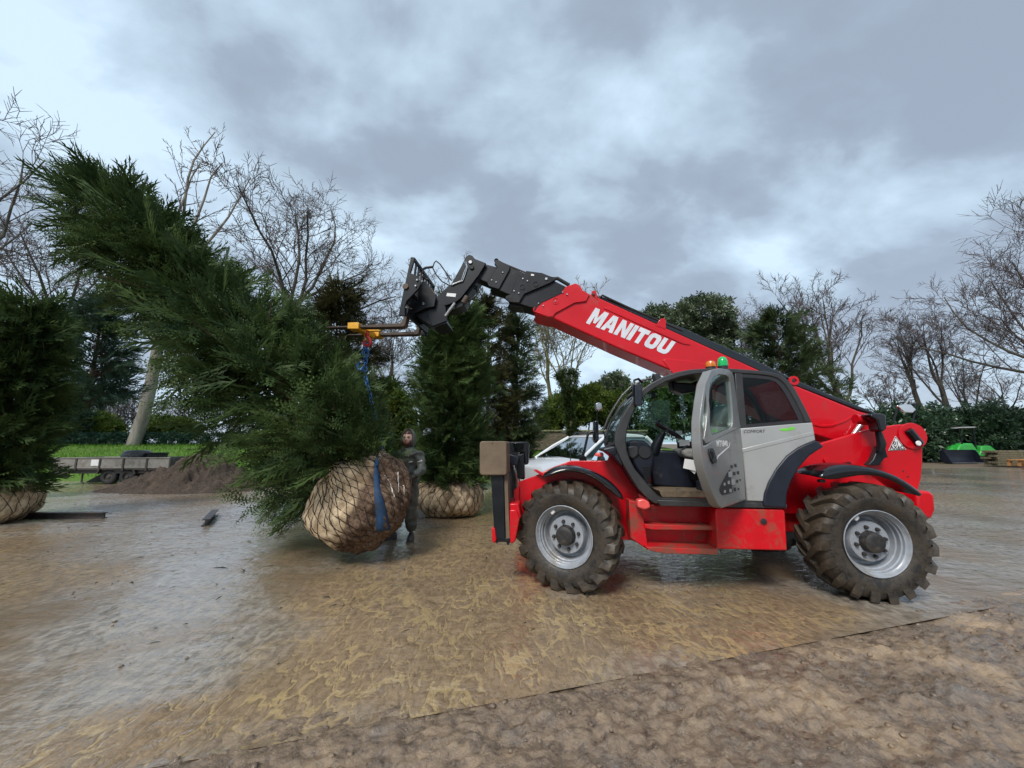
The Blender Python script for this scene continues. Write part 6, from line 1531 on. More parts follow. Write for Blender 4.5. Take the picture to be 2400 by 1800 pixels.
chain('loose_chain', 'dark chain dangling below the far fork', [cE, cF], 0.052, 0.015, 0.005, M['chain'])
chain('tether_chain', 'short dark chain between the far fork and the carriage', [cD, cC], 0.048, 0.014, 0.0045, M['chain'])

# ---- the man: hooded waterproofs, standing behind the ball
MX, MY = at(957, 1040, 6.85)[0], 6.85
man = empty('person', (MX, MY, 0)); tag(man, 'person in dark hooded waterproofs standing behind the hoisted root ball', 'person')
M['skin'] = simple('skin', (0.66, 0.40, 0.31), 0.5, 0, 0.12, 30, 0.05)
M['coat'] = simple('dark_green_waterproof', (0.085, 0.092, 0.080), 0.5, 0, 0.25, 5, 0.35, bscale=14, dirt=0.1)
M['coat_hi'] = simple('reflective_band', (0.62, 0.60, 0.55), 0.5, 0, 0.15, 12)
M['trouser'] = simple('olive_waterproof_trousers', (0.085, 0.086, 0.070), 0.5, 0, 0.3, 5, 0.5, bscale=12, dirt=0.3, dirtcol=(0.11, 0.085, 0.06))
M['boot'] = simple('muddy_boot', (0.035, 0.032, 0.030), 0.55, 0, 0.3, 9, 0.2, dirt=0.35)
M['hood'] = simple('green_hood', (0.10, 0.115, 0.092), 0.8, 0, 0.2, 8, 0.2)
M['beard'] = simple('brown_beard', (0.075, 0.035, 0.022), 0.8, 0, 0.3, 40, 0.3)
M['eye'] = simple('dark_eye', (0.02, 0.015, 0.012), 0.3, 0, 0.1, 4)
def skin_obj(name, verts, edges, radii, mat, parent, root=0, sub=2):
    me = bpy.data.meshes.new(name); me.from_pydata(verts, edges, []); me.materials.append(mat)
    o = bpy.data.objects.new(name, me); C.objects.link(o); o.parent = parent
    sk = o.modifiers.new('skin', 'SKIN'); sk.use_smooth_shade = True
    if not me.skin_vertices: me.skin_vertices.new()
    for i, r in enumerate(radii):
        d = me.skin_vertices[0].data[i]; d.radius = r if isinstance(r, tuple) else (r, r); d.use_root = (i == root)
    sb = o.modifiers.new('sub', 'SUBSURF'); sb.levels = sub; sb.render_levels = sub
    return o
# facing the camera (-y). his right is picture left
J = dict(pel=(0, 0, 0.95), wai=(0.0, 0, 1.12), che=(0.01, -0.01, 1.34), sho=(0.01, 0.0, 1.46), nek=(0.005, -0.01, 1.54),
         hipL=(0.10, 0, 0.90), kneL=(0.11, -0.03, 0.50), ankL=(0.105, 0.02, 0.10), hipR=(-0.11, 0, 0.90), kneR=(-0.19, -0.04, 0.50), ankR=(-0.22, 0.02, 0.10),
         shL=(0.19, 0, 1.43), elL=(0.27, -0.03, 1.15), wrL=(0.16, -0.24, 1.06), shR=(-0.17, 0, 1.43), elR=(-0.26, -0.06, 1.16), wrR=(-0.16, -0.27, 1.16))
def sk(name, chain_, rad, mat, sub=2):
    ids = list(rad); ix = {k: i for i, k in enumerate(ids)}
    return skin_obj(name, [J[k] for k in ids], [(ix[a], ix[b]) for a, b in chain_], [rad[k] for k in ids], mat, man, 0, sub)
# the body: one continuous skin, mostly under clothes
J.update(headb=(0.005, -0.015, 1.60), headt=(0.005, 0.0, 1.70))
sk('body', [('pel', 'wai'), ('wai', 'che'), ('che', 'sho'), ('sho', 'nek'), ('pel', 'hipL'), ('hipL', 'kneL'), ('kneL', 'ankL'), ('pel', 'hipR'), ('hipR', 'kneR'), ('kneR', 'ankR'), ('sho', 'shL'), ('shL', 'elL'), ('elL', 'wrL'), ('sho', 'shR'), ('shR', 'elR'), ('elR', 'wrR')],
   dict(pel=(.13, .09), wai=(.12, .085), che=(.14, .10), sho=(.10, .07), nek=.055, hipL=.075, kneL=.055, ankL=.04, hipR=.075, kneR=.055, ankR=.04, shL=.055, elL=.042, wrL=.030, shR=.055, elR=.042, wrR=.030), M['skin'])
J.update(hem=(0, 0, 0.86))
sk('jacket', [('wai', 'hem'), ('wai', 'che'), ('che', 'sho'), ('sho', 'shL'), ('shL', 'elL'), ('elL', 'wrL'), ('sho', 'shR'), ('shR', 'elR'), ('elR', 'wrR')],
   dict(wai=(.225, .165), hem=(.235, .175), che=(.235, .165), sho=(.16, .12), shL=(.11, .10), elL=.092, wrL=.066, shR=(.11, .10), elR=.092, wrR=.066), M['coat'])
sk('trousers', [('pel', 'hipL'), ('hipL', 'kneL'), ('kneL', 'ankL'), ('pel', 'hipR'), ('hipR', 'kneR'), ('kneR', 'ankR')], dict(pel=(.17, .12), hipL=.125, kneL=.105, ankL=.115, hipR=.125, kneR=.105, ankR=.115), M['trouser'])
def boot(x, y, toe):
    m = MB(); tx, ty = toe
    secs = [(-0.09, 0.05, 0.10), (-0.04, 0.055, 0.13), (0.03, 0.052, 0.11), (0.10, 0.056, 0.075), (0.17, 0.052, 0.06), (0.215, 0.03, 0.045)]
    vs = []; n = 10
    for (s, w, h) in secs:
        for k in range(n):
            q = PI * k / (n - 1); px_ = w * math.cos(q); pz = max(h * math.sin(q), 0.0)
            vs.append((x + tx * s - ty * px_, y + ty * s + tx * px_, pz))
    fs = [(i * n + k, i * n + k + 1, (i + 1) * n + k + 1, (i + 1) * n + k) for i in range(len(secs) - 1) for k in range(n - 1)]
    fs += [(i * n + n - 1, i * n, (i + 1) * n, (i + 1) * n + n - 1) for i in range(len(secs) - 1)] + [tuple(range(n)), tuple(range(len(secs) * n - 1, (len(secs) - 1) * n - 1, -1))]
    m.add(vs, fs).build('boot', M['boot'], man, angle=60)
boot(0.105, 0.0, (0.12, -0.99)); boot(-0.23, 0.0, (-0.86, -0.5))
# head: egg with brow, nose, beard
HC = Vector((0.005, -0.03, 1.665))
def head_pt(th, ph):
    x = 0.076 * math.sin(th) * math.cos(ph); y = 0.098 * math.sin(th) * math.sin(ph); z = 0.118 * math.cos(th)
    if z < 0: x *= 1 + 0.9 * z; y *= 1 + 0.25 * z
    f = max(0, -math.sin(ph)) * math.sin(th)
    y -= f * (0.030 * math.exp(-((z + 0.012) / 0.022) ** 2) * math.exp(-(x / 0.014) ** 2)
              + 0.014 * math.exp(-((z - 0.010) / 0.03) ** 2) * math.exp(-(x / 0.010) ** 2) + 0.008 * math.exp(-((z - 0.032) / 0.010) ** 2) * math.exp(-(x / 0.05) ** 2)
              - 0.010 * math.exp(-((z - 0.016) / 0.010) ** 2) * math.exp(-((abs(x) - 0.032) / 0.014) ** 2) + 0.008 * math.exp(-((z + 0.052) / 0.008) ** 2) * math.exp(-(x / 0.022) ** 2) + 0.012 * math.exp(-((z + 0.095) / 0.02) ** 2) * math.exp(-(x / 0.03) ** 2))
    return HC + Vector((x, y, z))
nU, nV = 48, 36
V = [head_pt(PI * (0.002 + 0.996 * j / nV), 2 * PI * i / nU) for j in range(nV + 1) for i in range(nU)]
Fc = [(j * nU + i, j * nU + (i + 1) % nU, (j + 1) * nU + (i + 1) % nU, (j + 1) * nU + i) for j in range(nV) for i in range(nU)]
MB().add(V, Fc).build('head', M['skin'], man, angle=180)
def on_face(x, z, out=0.0):
    y = -0.098 * math.sqrt(max(0.05, 1 - (x / 0.078) ** 2 - (z / 0.12) ** 2)); return HC + Vector((x, y - out, z))
bd = MB(); vs = []; cols = np.linspace(-0.062, 0.062, 13)
for x in cols:
    t = abs(x) / 0.062; ztop = -0.066 + 0.055 * t ** 2; zbot = -0.118 + 0.045 * t ** 2
    for s in np.linspace(0, 1, 6):
        z = ztop + (zbot - ztop) * s; p = on_face(x, max(z, -0.112), 0.010); p.z = HC.z + z; vs.append(p)
bd.add(vs, [(i * 6 + k, (i + 1) * 6 + k, (i + 1) * 6 + k + 1, i * 6 + k + 1) for i in range(12) for k in range(5)])
o = bd.build('beard', M['beard'], man); s_ = o.modifiers.new('t', 'SOLIDIFY'); s_.thickness = 0.012
for sx in (-1, 1):
    MB().lathe([(0, 0.0005), (-0.004, 0.006), (0, 0.009)], 10, 'y', on_face(sx * 0.031, 0.014, -0.004)).build('eye', M['eye'], man)
    MB().tube([on_face(sx * 0.014, 0.028, 0.006), on_face(sx * 0.032, 0.034, 0.006), on_face(sx * 0.05, 0.028, 0.004)], [0.004, 0.005, 0.003], 6).build('eyebrow', M['beard'], man)
MB().tube([on_face(-0.02, -0.060, 0.016), on_face(0, -0.057, 0.018), on_face(0.02, -0.060, 0.016)], [0.003, 0.005, 0.003], 6).build('mouth', M['hookred'], man)
# hair line and hood: shells around the head, open to the front
def shell(name, R, th0, th1, open_a, mat, c, th=0.012):
    vs = []; n1, n2 = 26, 18
    for i in range(n1):
        a = -PI / 2 + open_a + (2 * PI - 2 * open_a) * i / (n1 - 1)
        for j in range(n2):
            t = th0 + (th1 - th0) * j / (n2 - 1)
            vs.append(c + Vector((R[0] * math.sin(t) * math.cos(a), R[1] * math.sin(t) * math.sin(a), R[2] * math.cos(t))))
    o = MB().add(vs, [(i * n2 + j, (i + 1) * n2 + j, (i + 1) * n2 + j + 1, i * n2 + j + 1) for i in range(n1 - 1) for j in range(n2 - 1)]).build(name, mat, man, angle=180)
    s2 = o.modifiers.new('t', 'SOLIDIFY'); s2.thickness = th; return o
shell('hair', (0.083, 0.106, 0.126), 0.02, 0.92, 0.10, M['beard'], HC)
shell('hood', (0.112, 0.132, 0.155), 0.02, 2.35, 0.98, M['hood'], HC + Vector((0, 0.030, -0.002)), 0.016)
MB().lathe([(0.0, 0.085), (-0.05, 0.105), (-0.10, 0.135), (-0.13, 0.15)], 24, 'z', HC + Vector((0, 0.02, -0.085))).build('collar', M['coat'], man)
for o in list(man.children):
    if o.name.split('.')[0] in ('head', 'beard', 'eye', 'eyebrow', 'mouth', 'hair', 'hood'):
        o.scale = (1.2, 1.2, 1.2); o.location = HC * (1 - 1.2) + Vector((0, -0.02, 0.015))
_ct = bpy.data.textures.new('cloth_folds', 'CLOUDS'); _ct.noise_scale = 0.11; _ct.noise_depth = 2
for o in list(man.children):
    if o.name.split('.')[0] in ('jacket', 'trousers'):
        o.modifiers['sub'].levels = 3; o.modifiers['sub'].render_levels = 3
        dm = o.modifiers.new('folds', 'DISPLACE'); dm.texture = _ct; dm.strength = 0.07; dm.mid_level = 0.5; dm.texture_coords = 'LOCAL'
# reflective bands on chest, sleeve and leg
MB().add([(0.0, -0.150, 1.275), (0.12, -0.146, 1.287), (0.12, -0.146, 1.31), (0.0, -0.150, 1.298)], [(0, 1, 2, 3)]).build('chest_band', M['coat_hi'], man)
ea, eb = Vector(J['shL']), Vector(J['elL']); d_ = (eb - ea).normalized(); cc_ = ea.lerp(eb, 0.45)
MB().tube([cc_ - d_ * 0.02, cc_ + d_ * 0.02], 0.088, 16, cap=False).build('sleeve_band', M['coat_hi'], man)
ha_, hb2 = Vector(J['hipL']), Vector(J['kneL']); d_ = (hb2 - ha_).normalized(); cc_ = ha_.lerp(hb2, 0.5)
MB().tube([cc_ - d_ * 0.02, cc_ + d_ * 0.02], 0.095, 16, cap=False).build('leg_band', M['coat_hi'], man)
# gloved hands: palm, four fingers and a thumb, resting on the ball
M['glove'] = simple('work_glove', (0.075, 0.078, 0.062), 0.85, 0, 0.3, 30, 0.3)
def hand(w, d, side):
    w = Vector(w); d = Vector(d).normalized(); s = d.cross(Vector((0, 0, 1))).normalized() * side; u = s.cross(d) * side
    V = [w, w + d * 0.045, w + d * 0.085]; E = [(0, 1), (1, 2)]; R = [0.026, (0.040, 0.022), (0.040, 0.018)]
    for k, (o_, ln) in enumerate(((-0.030, 0.075), (-0.010, 0.085), (0.010, 0.08), (0.029, 0.062))):
        b = len(V); p = w + d * 0.085 + s * o_
        V += [p, p + d * ln * 0.5 - Vector((0, 0, 0.008)), p + d * ln * 0.85 - Vector((0, 0, 0.032))]; E += [(2, b), (b, b + 1), (b + 1, b + 2)]; R += [0.0105, 0.010, 0.0085]
    b = len(V); p = w + d * 0.03 - s * 0.032
    V += [p, p + d * 0.035 - s * 0.028, p + d * 0.062 - s * 0.034 - Vector((0, 0, 0.012))]; E += [(0, b), (b, b + 1), (b + 1, b + 2)]; R += [0.014, 0.012, 0.009]
    skin_obj('glove', [tuple(v) for v in V], E, R, M['glove'], man, 0, 1)
hand(J['wrL'], (-0.45, -0.85, -0.10), 1); hand(J['wrR'], (0.35, -0.9, -0.15), -1)

# ---- concrete block behind the man
bp = on_z(982, 1215); blk = MB().box((0, 0, 0.11), (0.22, 0.36, 0.22)).build('concrete_block', M['concrete'], None, bevel=0.012)
blk.location = (bp[0], bp[1] + 0.2, 0); blk.rotation_euler = (0, 0, 0.15); tag(blk, 'small grey concrete block beside the columnar yew root ball', 'block')
# ---- steel joists lying on the yard
M['joist'] = simple('dark_wet_steel', (0.035, 0.028, 0.027), 0.4, 0.3, 0.3, 8, 0.1, dirt=0.3, dirtcol=(0.10, 0.06, 0.04))
def joist(a, b, h, w, lab):
    a, b = Vector((a[0], a[1], 0)), Vector((b[0], b[1], 0)); d = b - a; ln = d.length
    prof = [(-w / 2, 0), (w / 2, 0), (w / 2, .018), (.012, .018), (.012, h - .018), (w / 2, h - .018), (w / 2, h), (-w / 2, h), (-w / 2, h - .018), (-.012, h - .018), (-.012, .018), (-w / 2, .018)]
    o = MB().prism(prof, 0, ln).build('steel_joist', M['joist'], None, bevel=0.002)
    o.location = a; o.rotation_euler = (0, 0, math.atan2(d.y, d.x) - PI / 2); return tag(o, lab, 'steel beam', 'steel joists on the yard')
joist(on_z(48, 1216), on_z(245, 1215), 0.13, 0.12, 'long dark steel joist lying right of the left root ball')
joist(on_z(481, 1233), on_z(503, 1208), 0.13, 0.13, 'short dark steel joist lying end-on in front of the soil heap')

# ---- drop-side trailer
TY = 15.6; txa, txb = at(140, 1040, TY)[0], at(400, 1040, TY)[0]
tr = empty('flatbed_trailer', ((txa + txb) / 2, TY, 0), math.radians(3)); tag(tr, 'grey drop-side trailer parked in front of the grass bank', 'trailer')
TL = txb - txa
M['galv'] = simple('grey_aluminium', (0.27, 0.255, 0.225), 0.45, 0.4, 0.15, 4, 0.05, dirt=0.35, dirtcol=(0.15, 0.12, 0.085))
M['trframe'] = simple('dark_trailer_steel', (0.06, 0.055, 0.05), 0.55, 0.3, 0.3, 6, 0.1, dirt=0.3)
MB().box((0, 1.0, 0.60), (TL, 2.0, 0.06)).build('deck', M['trframe'], tr, bevel=0.005)
MB().box((0, 0.15, 0.50), (TL, 0.08, 0.14)).build('side_rail', M['trframe'], tr, bevel=0.005)
MB().box((0, 1.85, 0.50), (TL, 0.08, 0.14)).build('side_rail', M['trframe'], tr, bevel=0.005)
xs_ = np.linspace(-TL / 2, TL / 2, 6)
for k in range(5):
    MB().box(((xs_[k] + xs_[k + 1]) / 2, 0.0, 0.835), (TL / 5 - 0.06, 0.04, 0.40)).build('drop_side', M['galv'], tr, bevel=0.008)
    MB().box(((xs_[k] + xs_[k + 1]) / 2, 2.0, 0.835), (TL / 5 - 0.06, 0.04, 0.40)).build('drop_side', M['galv'], tr, bevel=0.008)
for x in xs_:
    MB().box((x, -0.01, 0.80), (0.07, 0.07, 0.52)).build('stake', M['trframe'], tr, bevel=0.005)
MB().box((-TL / 2, 1.0, 0.83), (0.05, 2.0, 0.42)).build('tail_board', M['galv'], tr, bevel=0.006)
MB().box((0, -0.024, 1.045), (TL, 0.06, 0.035)).build('top_rail', M['galv'], tr, bevel=0.005)
MB().box((-TL * 0.14, -0.026, 0.86), (0.30, 0.008, 0.24)).build('data_label', M['white'], tr)
MB().box((-TL * 0.40, -0.02, 0.40), (0.50, 0.06, 0.22)).build('lamp_board', M['trframe'], tr, bevel=0.01)
for x in (TL * -0.04, TL * 0.12):
    for y in (0.2, 1.8):
        w = empty('wheel', (x, y, 0.30)); w.parent = tr
        MB().lathe([(-0.10, 0.16), (-0.11, 0.20), (-0.10, 0.28), (-0.06, 0.31), (0.06, 0.31), (0.10, 0.28), (0.11, 0.16)], 28).build('tyre', M['rubber'], w, angle=50)
        MB().lathe([(-0.09, 0.17), (-0.05, 0.15), (-0.06, 0.08), (-0.09, 0.05), (-0.09, 0.0005)], 24).build('rim', M['trframe'], w)
MB().prism([(TL * -.04 - .40, .42), (TL * -.04 - .30, .62), (TL * .12 + .30, .62), (TL * .12 + .40, .42), (TL * .12 + .34, .42), (TL * .12 + .26, .57), (TL * -.04 - .26, .57), (TL * -.04 - .34, .42)], 0.0, 0.28).build('mudguard', M['trframe'], tr, bevel=0.01)
MB().tube([(-TL * .30, 0.3, 0.55), (-TL * .30, 0.3, 0.10), (-TL * .28, 0.3, 0.02)], 0.03, 8).build('prop_stand', M['trframe'], tr)
MB().prism([(-TL * .40, 0.02), (-TL * .28, 0.02), (-TL * .18, 0.50), (-TL * .22, 0.50)], 0.9, 1.1).build('draw_bar', M['trframe'], tr, bevel=0.01)
# ---- black plastic sack planter on the trailer bed
sp = at(318, 1073, TY + 0.9)
def sack_mat():
    t = NT('shiny_black_sack'); v = t.coord(); n = t.noise(v, 9.0, 5, 0.6, 1.0)
    t.set(color=(0.02, 0.025, 0.024), rough=0.22, spec=0.6, normal=t.bump(n, 0.8, 0.06)); return t.m
M['sack'] = sack_mat()
sk_ = empty('root_bag', (sp[0], TY + 0.95, 0.63), 0.3); tag(sk_, 'shiny black bag of soil sitting on the trailer bed', 'bag')
MB().lathe([(0.0, 0.0005), (0.0, 0.40), (0.10, 0.47), (0.32, 0.52), (0.52, 0.50), (0.66, 0.42), (0.70, 0.36), (0.66, 0.31), (0.58, 0.30)], 30, 'z').build('bag', M['sack'], sk_, angle=80)
MB().lathe([(0.60, 0.0005), (0.60, 0.31)], 24, 'z').build('soil', ground_material('bag_soil', 'soil'), sk_)
sk2 = empty('plant_pot', (sp[0] + 0.80, TY + 1.0, 0.63), 0.9); tag(sk2, 'small dark pot standing right of the shiny soil bag', 'pot')
MB().lathe([(0.0, 0.0005), (0.0, 0.26), (0.55, 0.36), (0.60, 0.37), (0.60, 0.33), (0.52, 0.32), (0.52, 0.0005)], 24, 'z').build('pot', M['sack'], sk2)

# ---- soil heap
nh = 110; hx, hy = np.meshgrid(np.linspace(-3.1, 3.1, nh), np.linspace(-1.9, 1.9, nh), indexing='ij')
pk = np.exp(-((hx - 0.75) / 1.15) ** 2 - (hy / 0.95) ** 2) * 1.18 + np.exp(-((hx + 0.9) / 1.1) ** 2 - ((hy + 0.2) / 0.8) ** 2) * 0.42 + np.exp(-((hx - 2.0) / 1.0) ** 2 - (hy / 0.9) ** 2) * 0.3
hz_ = pk * (1 + 0.12 * fbm(hx * 1.6, hy * 1.6, 71, 4)) + 0.17 * fbm(hx * 4.5, hy * 4.5, 72, 4) * np.clip(pk * 1.5, 0, 1) + 0.11 * np.abs(vnoise(hx * 12, hy * 12, 73)) * np.clip(pk * 3, 0, 1) - 0.06
i = np.arange(nh * nh).reshape(nh, nh); Fh = np.stack([i[:-1, :-1], i[1:, :-1], i[1:, 1:], i[:-1, 1:]], -1).reshape(-1, 4)
M['soil'] = ground_material('heaped_soil', 'soil')
hp0 = at(418, 1040, 14.0)
heap = np_mesh('soil_heap', np.stack([hx.ravel(), hy.ravel(), hz_.ravel()], 1), Fh, M['soil'], smooth=True)
heap.location = (hp0[0], 14.3, 0.0); tag(heap, 'heap of dark brown soil in front of the trailer', 'soil heap')

# ---- white pickup-like car behind the front wheel
CY_ = 8.75; ca = at(1219, 1040, CY_)[0]
carr = empty('white_car', (ca, CY_, 0), math.radians(31)); tag(carr, 'white car parked behind the front wheel of the telehandler', 'car')
carr.scale = (1, 1, 1.02)
def paint(name, col):
    t = NT(name); v = t.coord(); n = t.noise(v, 3, 3); t.set(color=t.mix(n, tuple(c * .96 for c in col), col), rough=0.25, coat=0.8, coatr=0.05); return t.m
M['carwhite'] = paint('white_car_paint', (0.74, 0.76, 0.78))
def car_section(x):
    """half profile heights along the length: (roof_z, belt_z, half width top, half width belt)"""
    return None
# body by stations: x, bonnet/deck z, half width
st = [(0.0, 0.62, 1.06, 0.74), (0.06, 0.50, 1.10, 0.84), (0.35, 0.45, 1.17, 0.92), (1.05, 0.45, 1.235, 0.95), (1.30, 0.45, 1.22, 0.95), (2.6, 0.45, 1.20, 0.95), (4.2, 0.45, 1.18, 0.94), (4.75, 0.48, 1.14, 0.90), (4.85, 0.6, 1.05, 0.82)]
vs = []
for (x, zl, zh, hw) in st:
    for (f, z) in ((-0.94, zl), (-1.0, zl + 0.15), (-1.0, zh - 0.22), (-0.97, zh - 0.05), (-0.86, zh), (0.0, zh + 0.04), (0.86, zh), (0.97, zh - 0.05), (1.0, zh - 0.22), (1.0, zl + 0.15), (0.94, zl)):
        vs.append((x, f * hw, z))
n = 11
fs = [(i * n + k, i * n + k + 1, (i + 1) * n + k + 1, (i + 1) * n + k) for i in range(len(st) - 1) for k in range(n - 1)] + [(i * n + n - 1, i * n, (i + 1) * n, (i + 1) * n + n - 1) for i in range(len(st) - 1)]
fs += [tuple(range(n)), tuple(range(len(st) * n - 1, (len(st) - 1) * n - 1, -1))]
MB().add(vs, fs).build('body', M['carwhite'], carr, bevel=0.03, angle=40)
# cabin: roof, pillars, glass
def cab_ring(x, z, hw): return [(x, -hw, z), (x, hw, z)]
A0, A1 = cab_ring(1.02, 1.25, 0.84), cab_ring(1.95, 1.74, 0.66)
R1, R2 = cab_ring(3.3, 1.76, 0.66), cab_ring(3.95, 1.22, 0.80)
MB().prism([(1.90, 1.735), (2.1, 1.79), (2.7, 1.81), (3.2, 1.79), (3.36, 1.755), (3.3, 1.72), (1.97, 1.70)], -0.68, 0.68).build('roof', M['carwhite'], carr, bevel=0.03, seg=3)
MB().add([A0[0], A0[1], A1[1], A1[0]], [(0, 1, 2, 3)]).build('windscreen', M['glass_car'], carr)
MB().add([R1[0], R1[1], R2[1], R2[0]], [(0, 1, 2, 3)]).build('rear_screen', M['glass_car'], carr)
for sg in (-1, 1):
    nm = lambda q: (q[0], sg * abs(q[1]), q[2])
    MB().add([(1.30, sg * 0.87, 1.21), (2.38, sg * 0.87, 1.21), (2.38, sg * 0.685, 1.70), (1.98, sg * 0.69, 1.68)], [(0, 1, 2, 3)]).build('side_window', M['glass_car'], carr)
    MB().add([(2.46, sg * 0.87, 1.21), (3.75, sg * 0.86, 1.21), (3.30, sg * 0.69, 1.69), (2.46, sg * 0.685, 1.70)], [(0, 1, 2, 3)]).build('side_window', M['glass_car'], carr)
    MB().tube([(1.00, sg * 0.86, 1.22), (1.5, sg * 0.78, 1.51), (1.95, sg * 0.68, 1.735)], 0.035, 8).build('front_pillar', M['carwhite'], carr)
    MB().tube([(2.42, sg * 0.875, 1.20), (2.42, sg * 0.69, 1.72)], 0.04, 8).build('door_pillar', M['carwhite'], carr)
    MB().tube([(3.95, sg * 0.84, 1.20), (3.36, sg * 0.68, 1.735)], 0.05, 8).build('rear_pillar', M['carwhite'], carr)
    MB().tube([(2.05, sg * 0.60, 1.80), (2.15, sg * 0.60, 1.86), (3.2, sg * 0.60, 1.85), (3.3, sg * 0.60, 1.78)], 0.02, 8).build('roof_rail', M['rubber'], carr)
    MB().lathe([(0, 0.0005), (-0.02, 0.05), (0.0, 0.095), (0.06, 0.10), (0.10, 0.06)], 16, 'x', (1.42, sg * 1.03, 1.22)).build('door_mirror', M['rubber'], carr)
    MB().prism([(0.02, 0.86), (0.10, 0.98), (0.36, 1.02), (0.30, 0.92), (0.08, 0.84)], sg * 0.90 - 0.02, sg * 0.90 + 0.02).build('headlamp', M['steel'], carr, bevel=0.008)
    for x in (0.85, 3.85):
        w = empty('wheel', (x, sg * 0.82, 0.36)); w.parent = carr
        MB().lathe([(-0.11, 0.22), (-0.12, 0.28), (-0.10, 0.35), (0.10, 0.35), (0.12, 0.28), (0.11, 0.22)], 28).build('tyre', M['rubber'], w, angle=50)
        MB().lathe([(-0.10, 0.23), (-0.07, 0.20), (-0.08, 0.05), (-0.09, 0.0005)], 24).build('rim', M['rim'], w)
        MB().lathe([(0.10, 0.23), (0.07, 0.20), (0.08, 0.05), (0.09, 0.0005)], 24).build('rim', M['rim'], w)
MB().tube([(1.05, -0.55, 1.225), (1.25, -0.1, 1.36)], 0.012, 6).build('wiper', M['rubber'], carr)
MB().tube([(1.1, 0.1, 1.25), (1.28, 0.5, 1.37)], 0.012, 6).build('wiper', M['rubber'], carr)
MB().box((2.6, 0, 1.12), (1.2, 1.2, 0.2)).build('seats', M['rubber'], carr, bevel=0.05)

# ---- stone wall with mossy coping beyond the car
def wall_mat():
    t = NT('old_stone_wall'); v = t.coord(); n = t.noise(v, 4, 6, 0.7); n2 = t.noise(v, 1.0, 4)
    c = t.mix(t.step(n, .3, .7), (0.075, 0.055, 0.042), (0.20, 0.155, 0.115)); c = t.mix(t.math('MULTIPLY', t.step(n2, .5, .65), .6), c, (0.06, 0.08, 0.03))
    t.set(color=c, rough=0.9, normal=t.bump(n, .8, .05)); return t.m
M['wall'] = wall_mat(); M['coping'] = simple('mossy_coping', (0.17, 0.17, 0.08), 0.9, 0, 0.4, 6, 0.5)
wx0, wx1 = at(1150, 1040, 22.4)[0], at(1500, 1040, 22.4)[0]
wl_ = empty('stone_wall', ((wx0 + wx1) / 2, 22.4, 1.25)); tag(wl_, 'low old stone wall with mossy coping behind the white car', 'wall')
rgw = random.Random(4); z = 0.0; first = None
for row in range(6):
    x = -(wx1 - wx0) / 2 - rgw.uniform(0, .2)
    while x < (wx1 - wx0) / 2:
        w = rgw.uniform(0.24, 0.46)
        if first is None: first = MB().box((0, 0, 0), (1, 1, 1)).build('stone', M['wall'], wl_, bevel=0.05, seg=1); o = first
        else: o = first.copy(); C.objects.link(o); o.parent = wl_
        o.location = (x + w / 2, rgw.uniform(-.03, .03), z + 0.085); o.scale = (w - 0.018, 0.36, 0.155); o.rotation_euler = (0, rgw.uniform(-.02, .02), 0); x += w
    z += 0.17
MB().box((0, 0, z / 2), (wx1 - wx0, 0.30, z - 0.02)).build('mortar_core', M['wall'], wl_)
x = -(wx1 - wx0) / 2; first = None
while x < (wx1 - wx0) / 2:
    if first is None: first = MB().box((0, 0, 0), (0.58, 0.50, 0.10)).build('coping_stone', M['coping'], wl_, bevel=0.03); o = first
    else: o = first.copy(); C.objects.link(o); o.parent = wl_
    o.location = (x + 0.3, rgw.uniform(-.02, .02), z + 0.06); x += 0.6

# ---- cottage roof glimpsed beyond the garden
hsx = at(200, 1040, 46)[0]
hs = empty('cottage', (hsx, 46, 1.3), 0.15); tag(hs, 'cottage with pale tiled roof glimpsed beyond the hedge', 'house')
M['cwall'] = simple('cream_wall', (0.42, 0.38, 0.30), 0.9); M['croof'] = simple('buff_tiles', (0.36, 0.28, 0.20), 0.85, 0, 0.25, 14, 0.4)
MB().box((0, 0, 1.1), (5.0, 4.0, 2.2)).build('wall', M['cwall'], hs)
MB().prism([(-2.3, 2.2), (2.3, 2.2), (0, 3.9)], -2.8, 2.8).build('roof', M['croof'], hs).rotation_euler = (0, 0, PI / 2)
for x in (-1.4, 1.2):
    w = MB().box((x, -2.01, 1.25), (0.9, 0.06, 1.0)).build('window', M['white'], hs)
    MB().box((x, -2.05, 1.25), (0.76, 0.02, 0.86)).build('pane', M['glass_car'], w)

# ---- green compact loader with black bucket
LY = 32.5; lx = at(2262, 1040, LY)[0]; S_ = 1.16
ld = empty('compact_loader', (lx, LY, 0), math.radians(6)); ld.scale = (S_, S_, S_); tag(ld, 'green compact loader with black bucket by the laurel hedge', 'loader')
M['lgreen'] = simple('bright_green_paint', (0.030, 0.36, 0.05), 0.35, 0, 0.1, 4, 0, 0.4)
bk = [(-0.10, 0.0), (0.30, 0.0), (0.55, 0.10), (0.62, 0.45), (0.50, 0.95), (0.44, 0.95), (0.54, 0.45), (0.48, 0.15), (0.28, 0.05), (-0.10, 0.04)]
def yprism(prof, x0, x1): 
    m = MB(); n_ = len(prof); vs = [(x0, p[0], p[1]) for p in prof] + [(x1, p[0], p[1]) for p in prof]
    m.add(vs, [tuple(range(n_)), tuple(range(2 * n_ - 1, n_ - 1, -1))] + [(i, (i + 1) % n_, (i + 1) % n_ + n_, i + n_) for i in range(n_)]); return m
BX0, BX1 = -1.45, 1.25
bko = yprism(bk, BX0, BX1).build('bucket', M['navy'], ld, bevel=0.01)
for x in (BX0, BX1 - 0.03): yprism([(-0.12, 0.0), (0.32, 0.0), (0.58, 0.12), (0.62, 0.45), (0.48, 0.95), (0.30, 0.90)], x, x + 0.03).build('cheek_plate', M['navy'], bko)
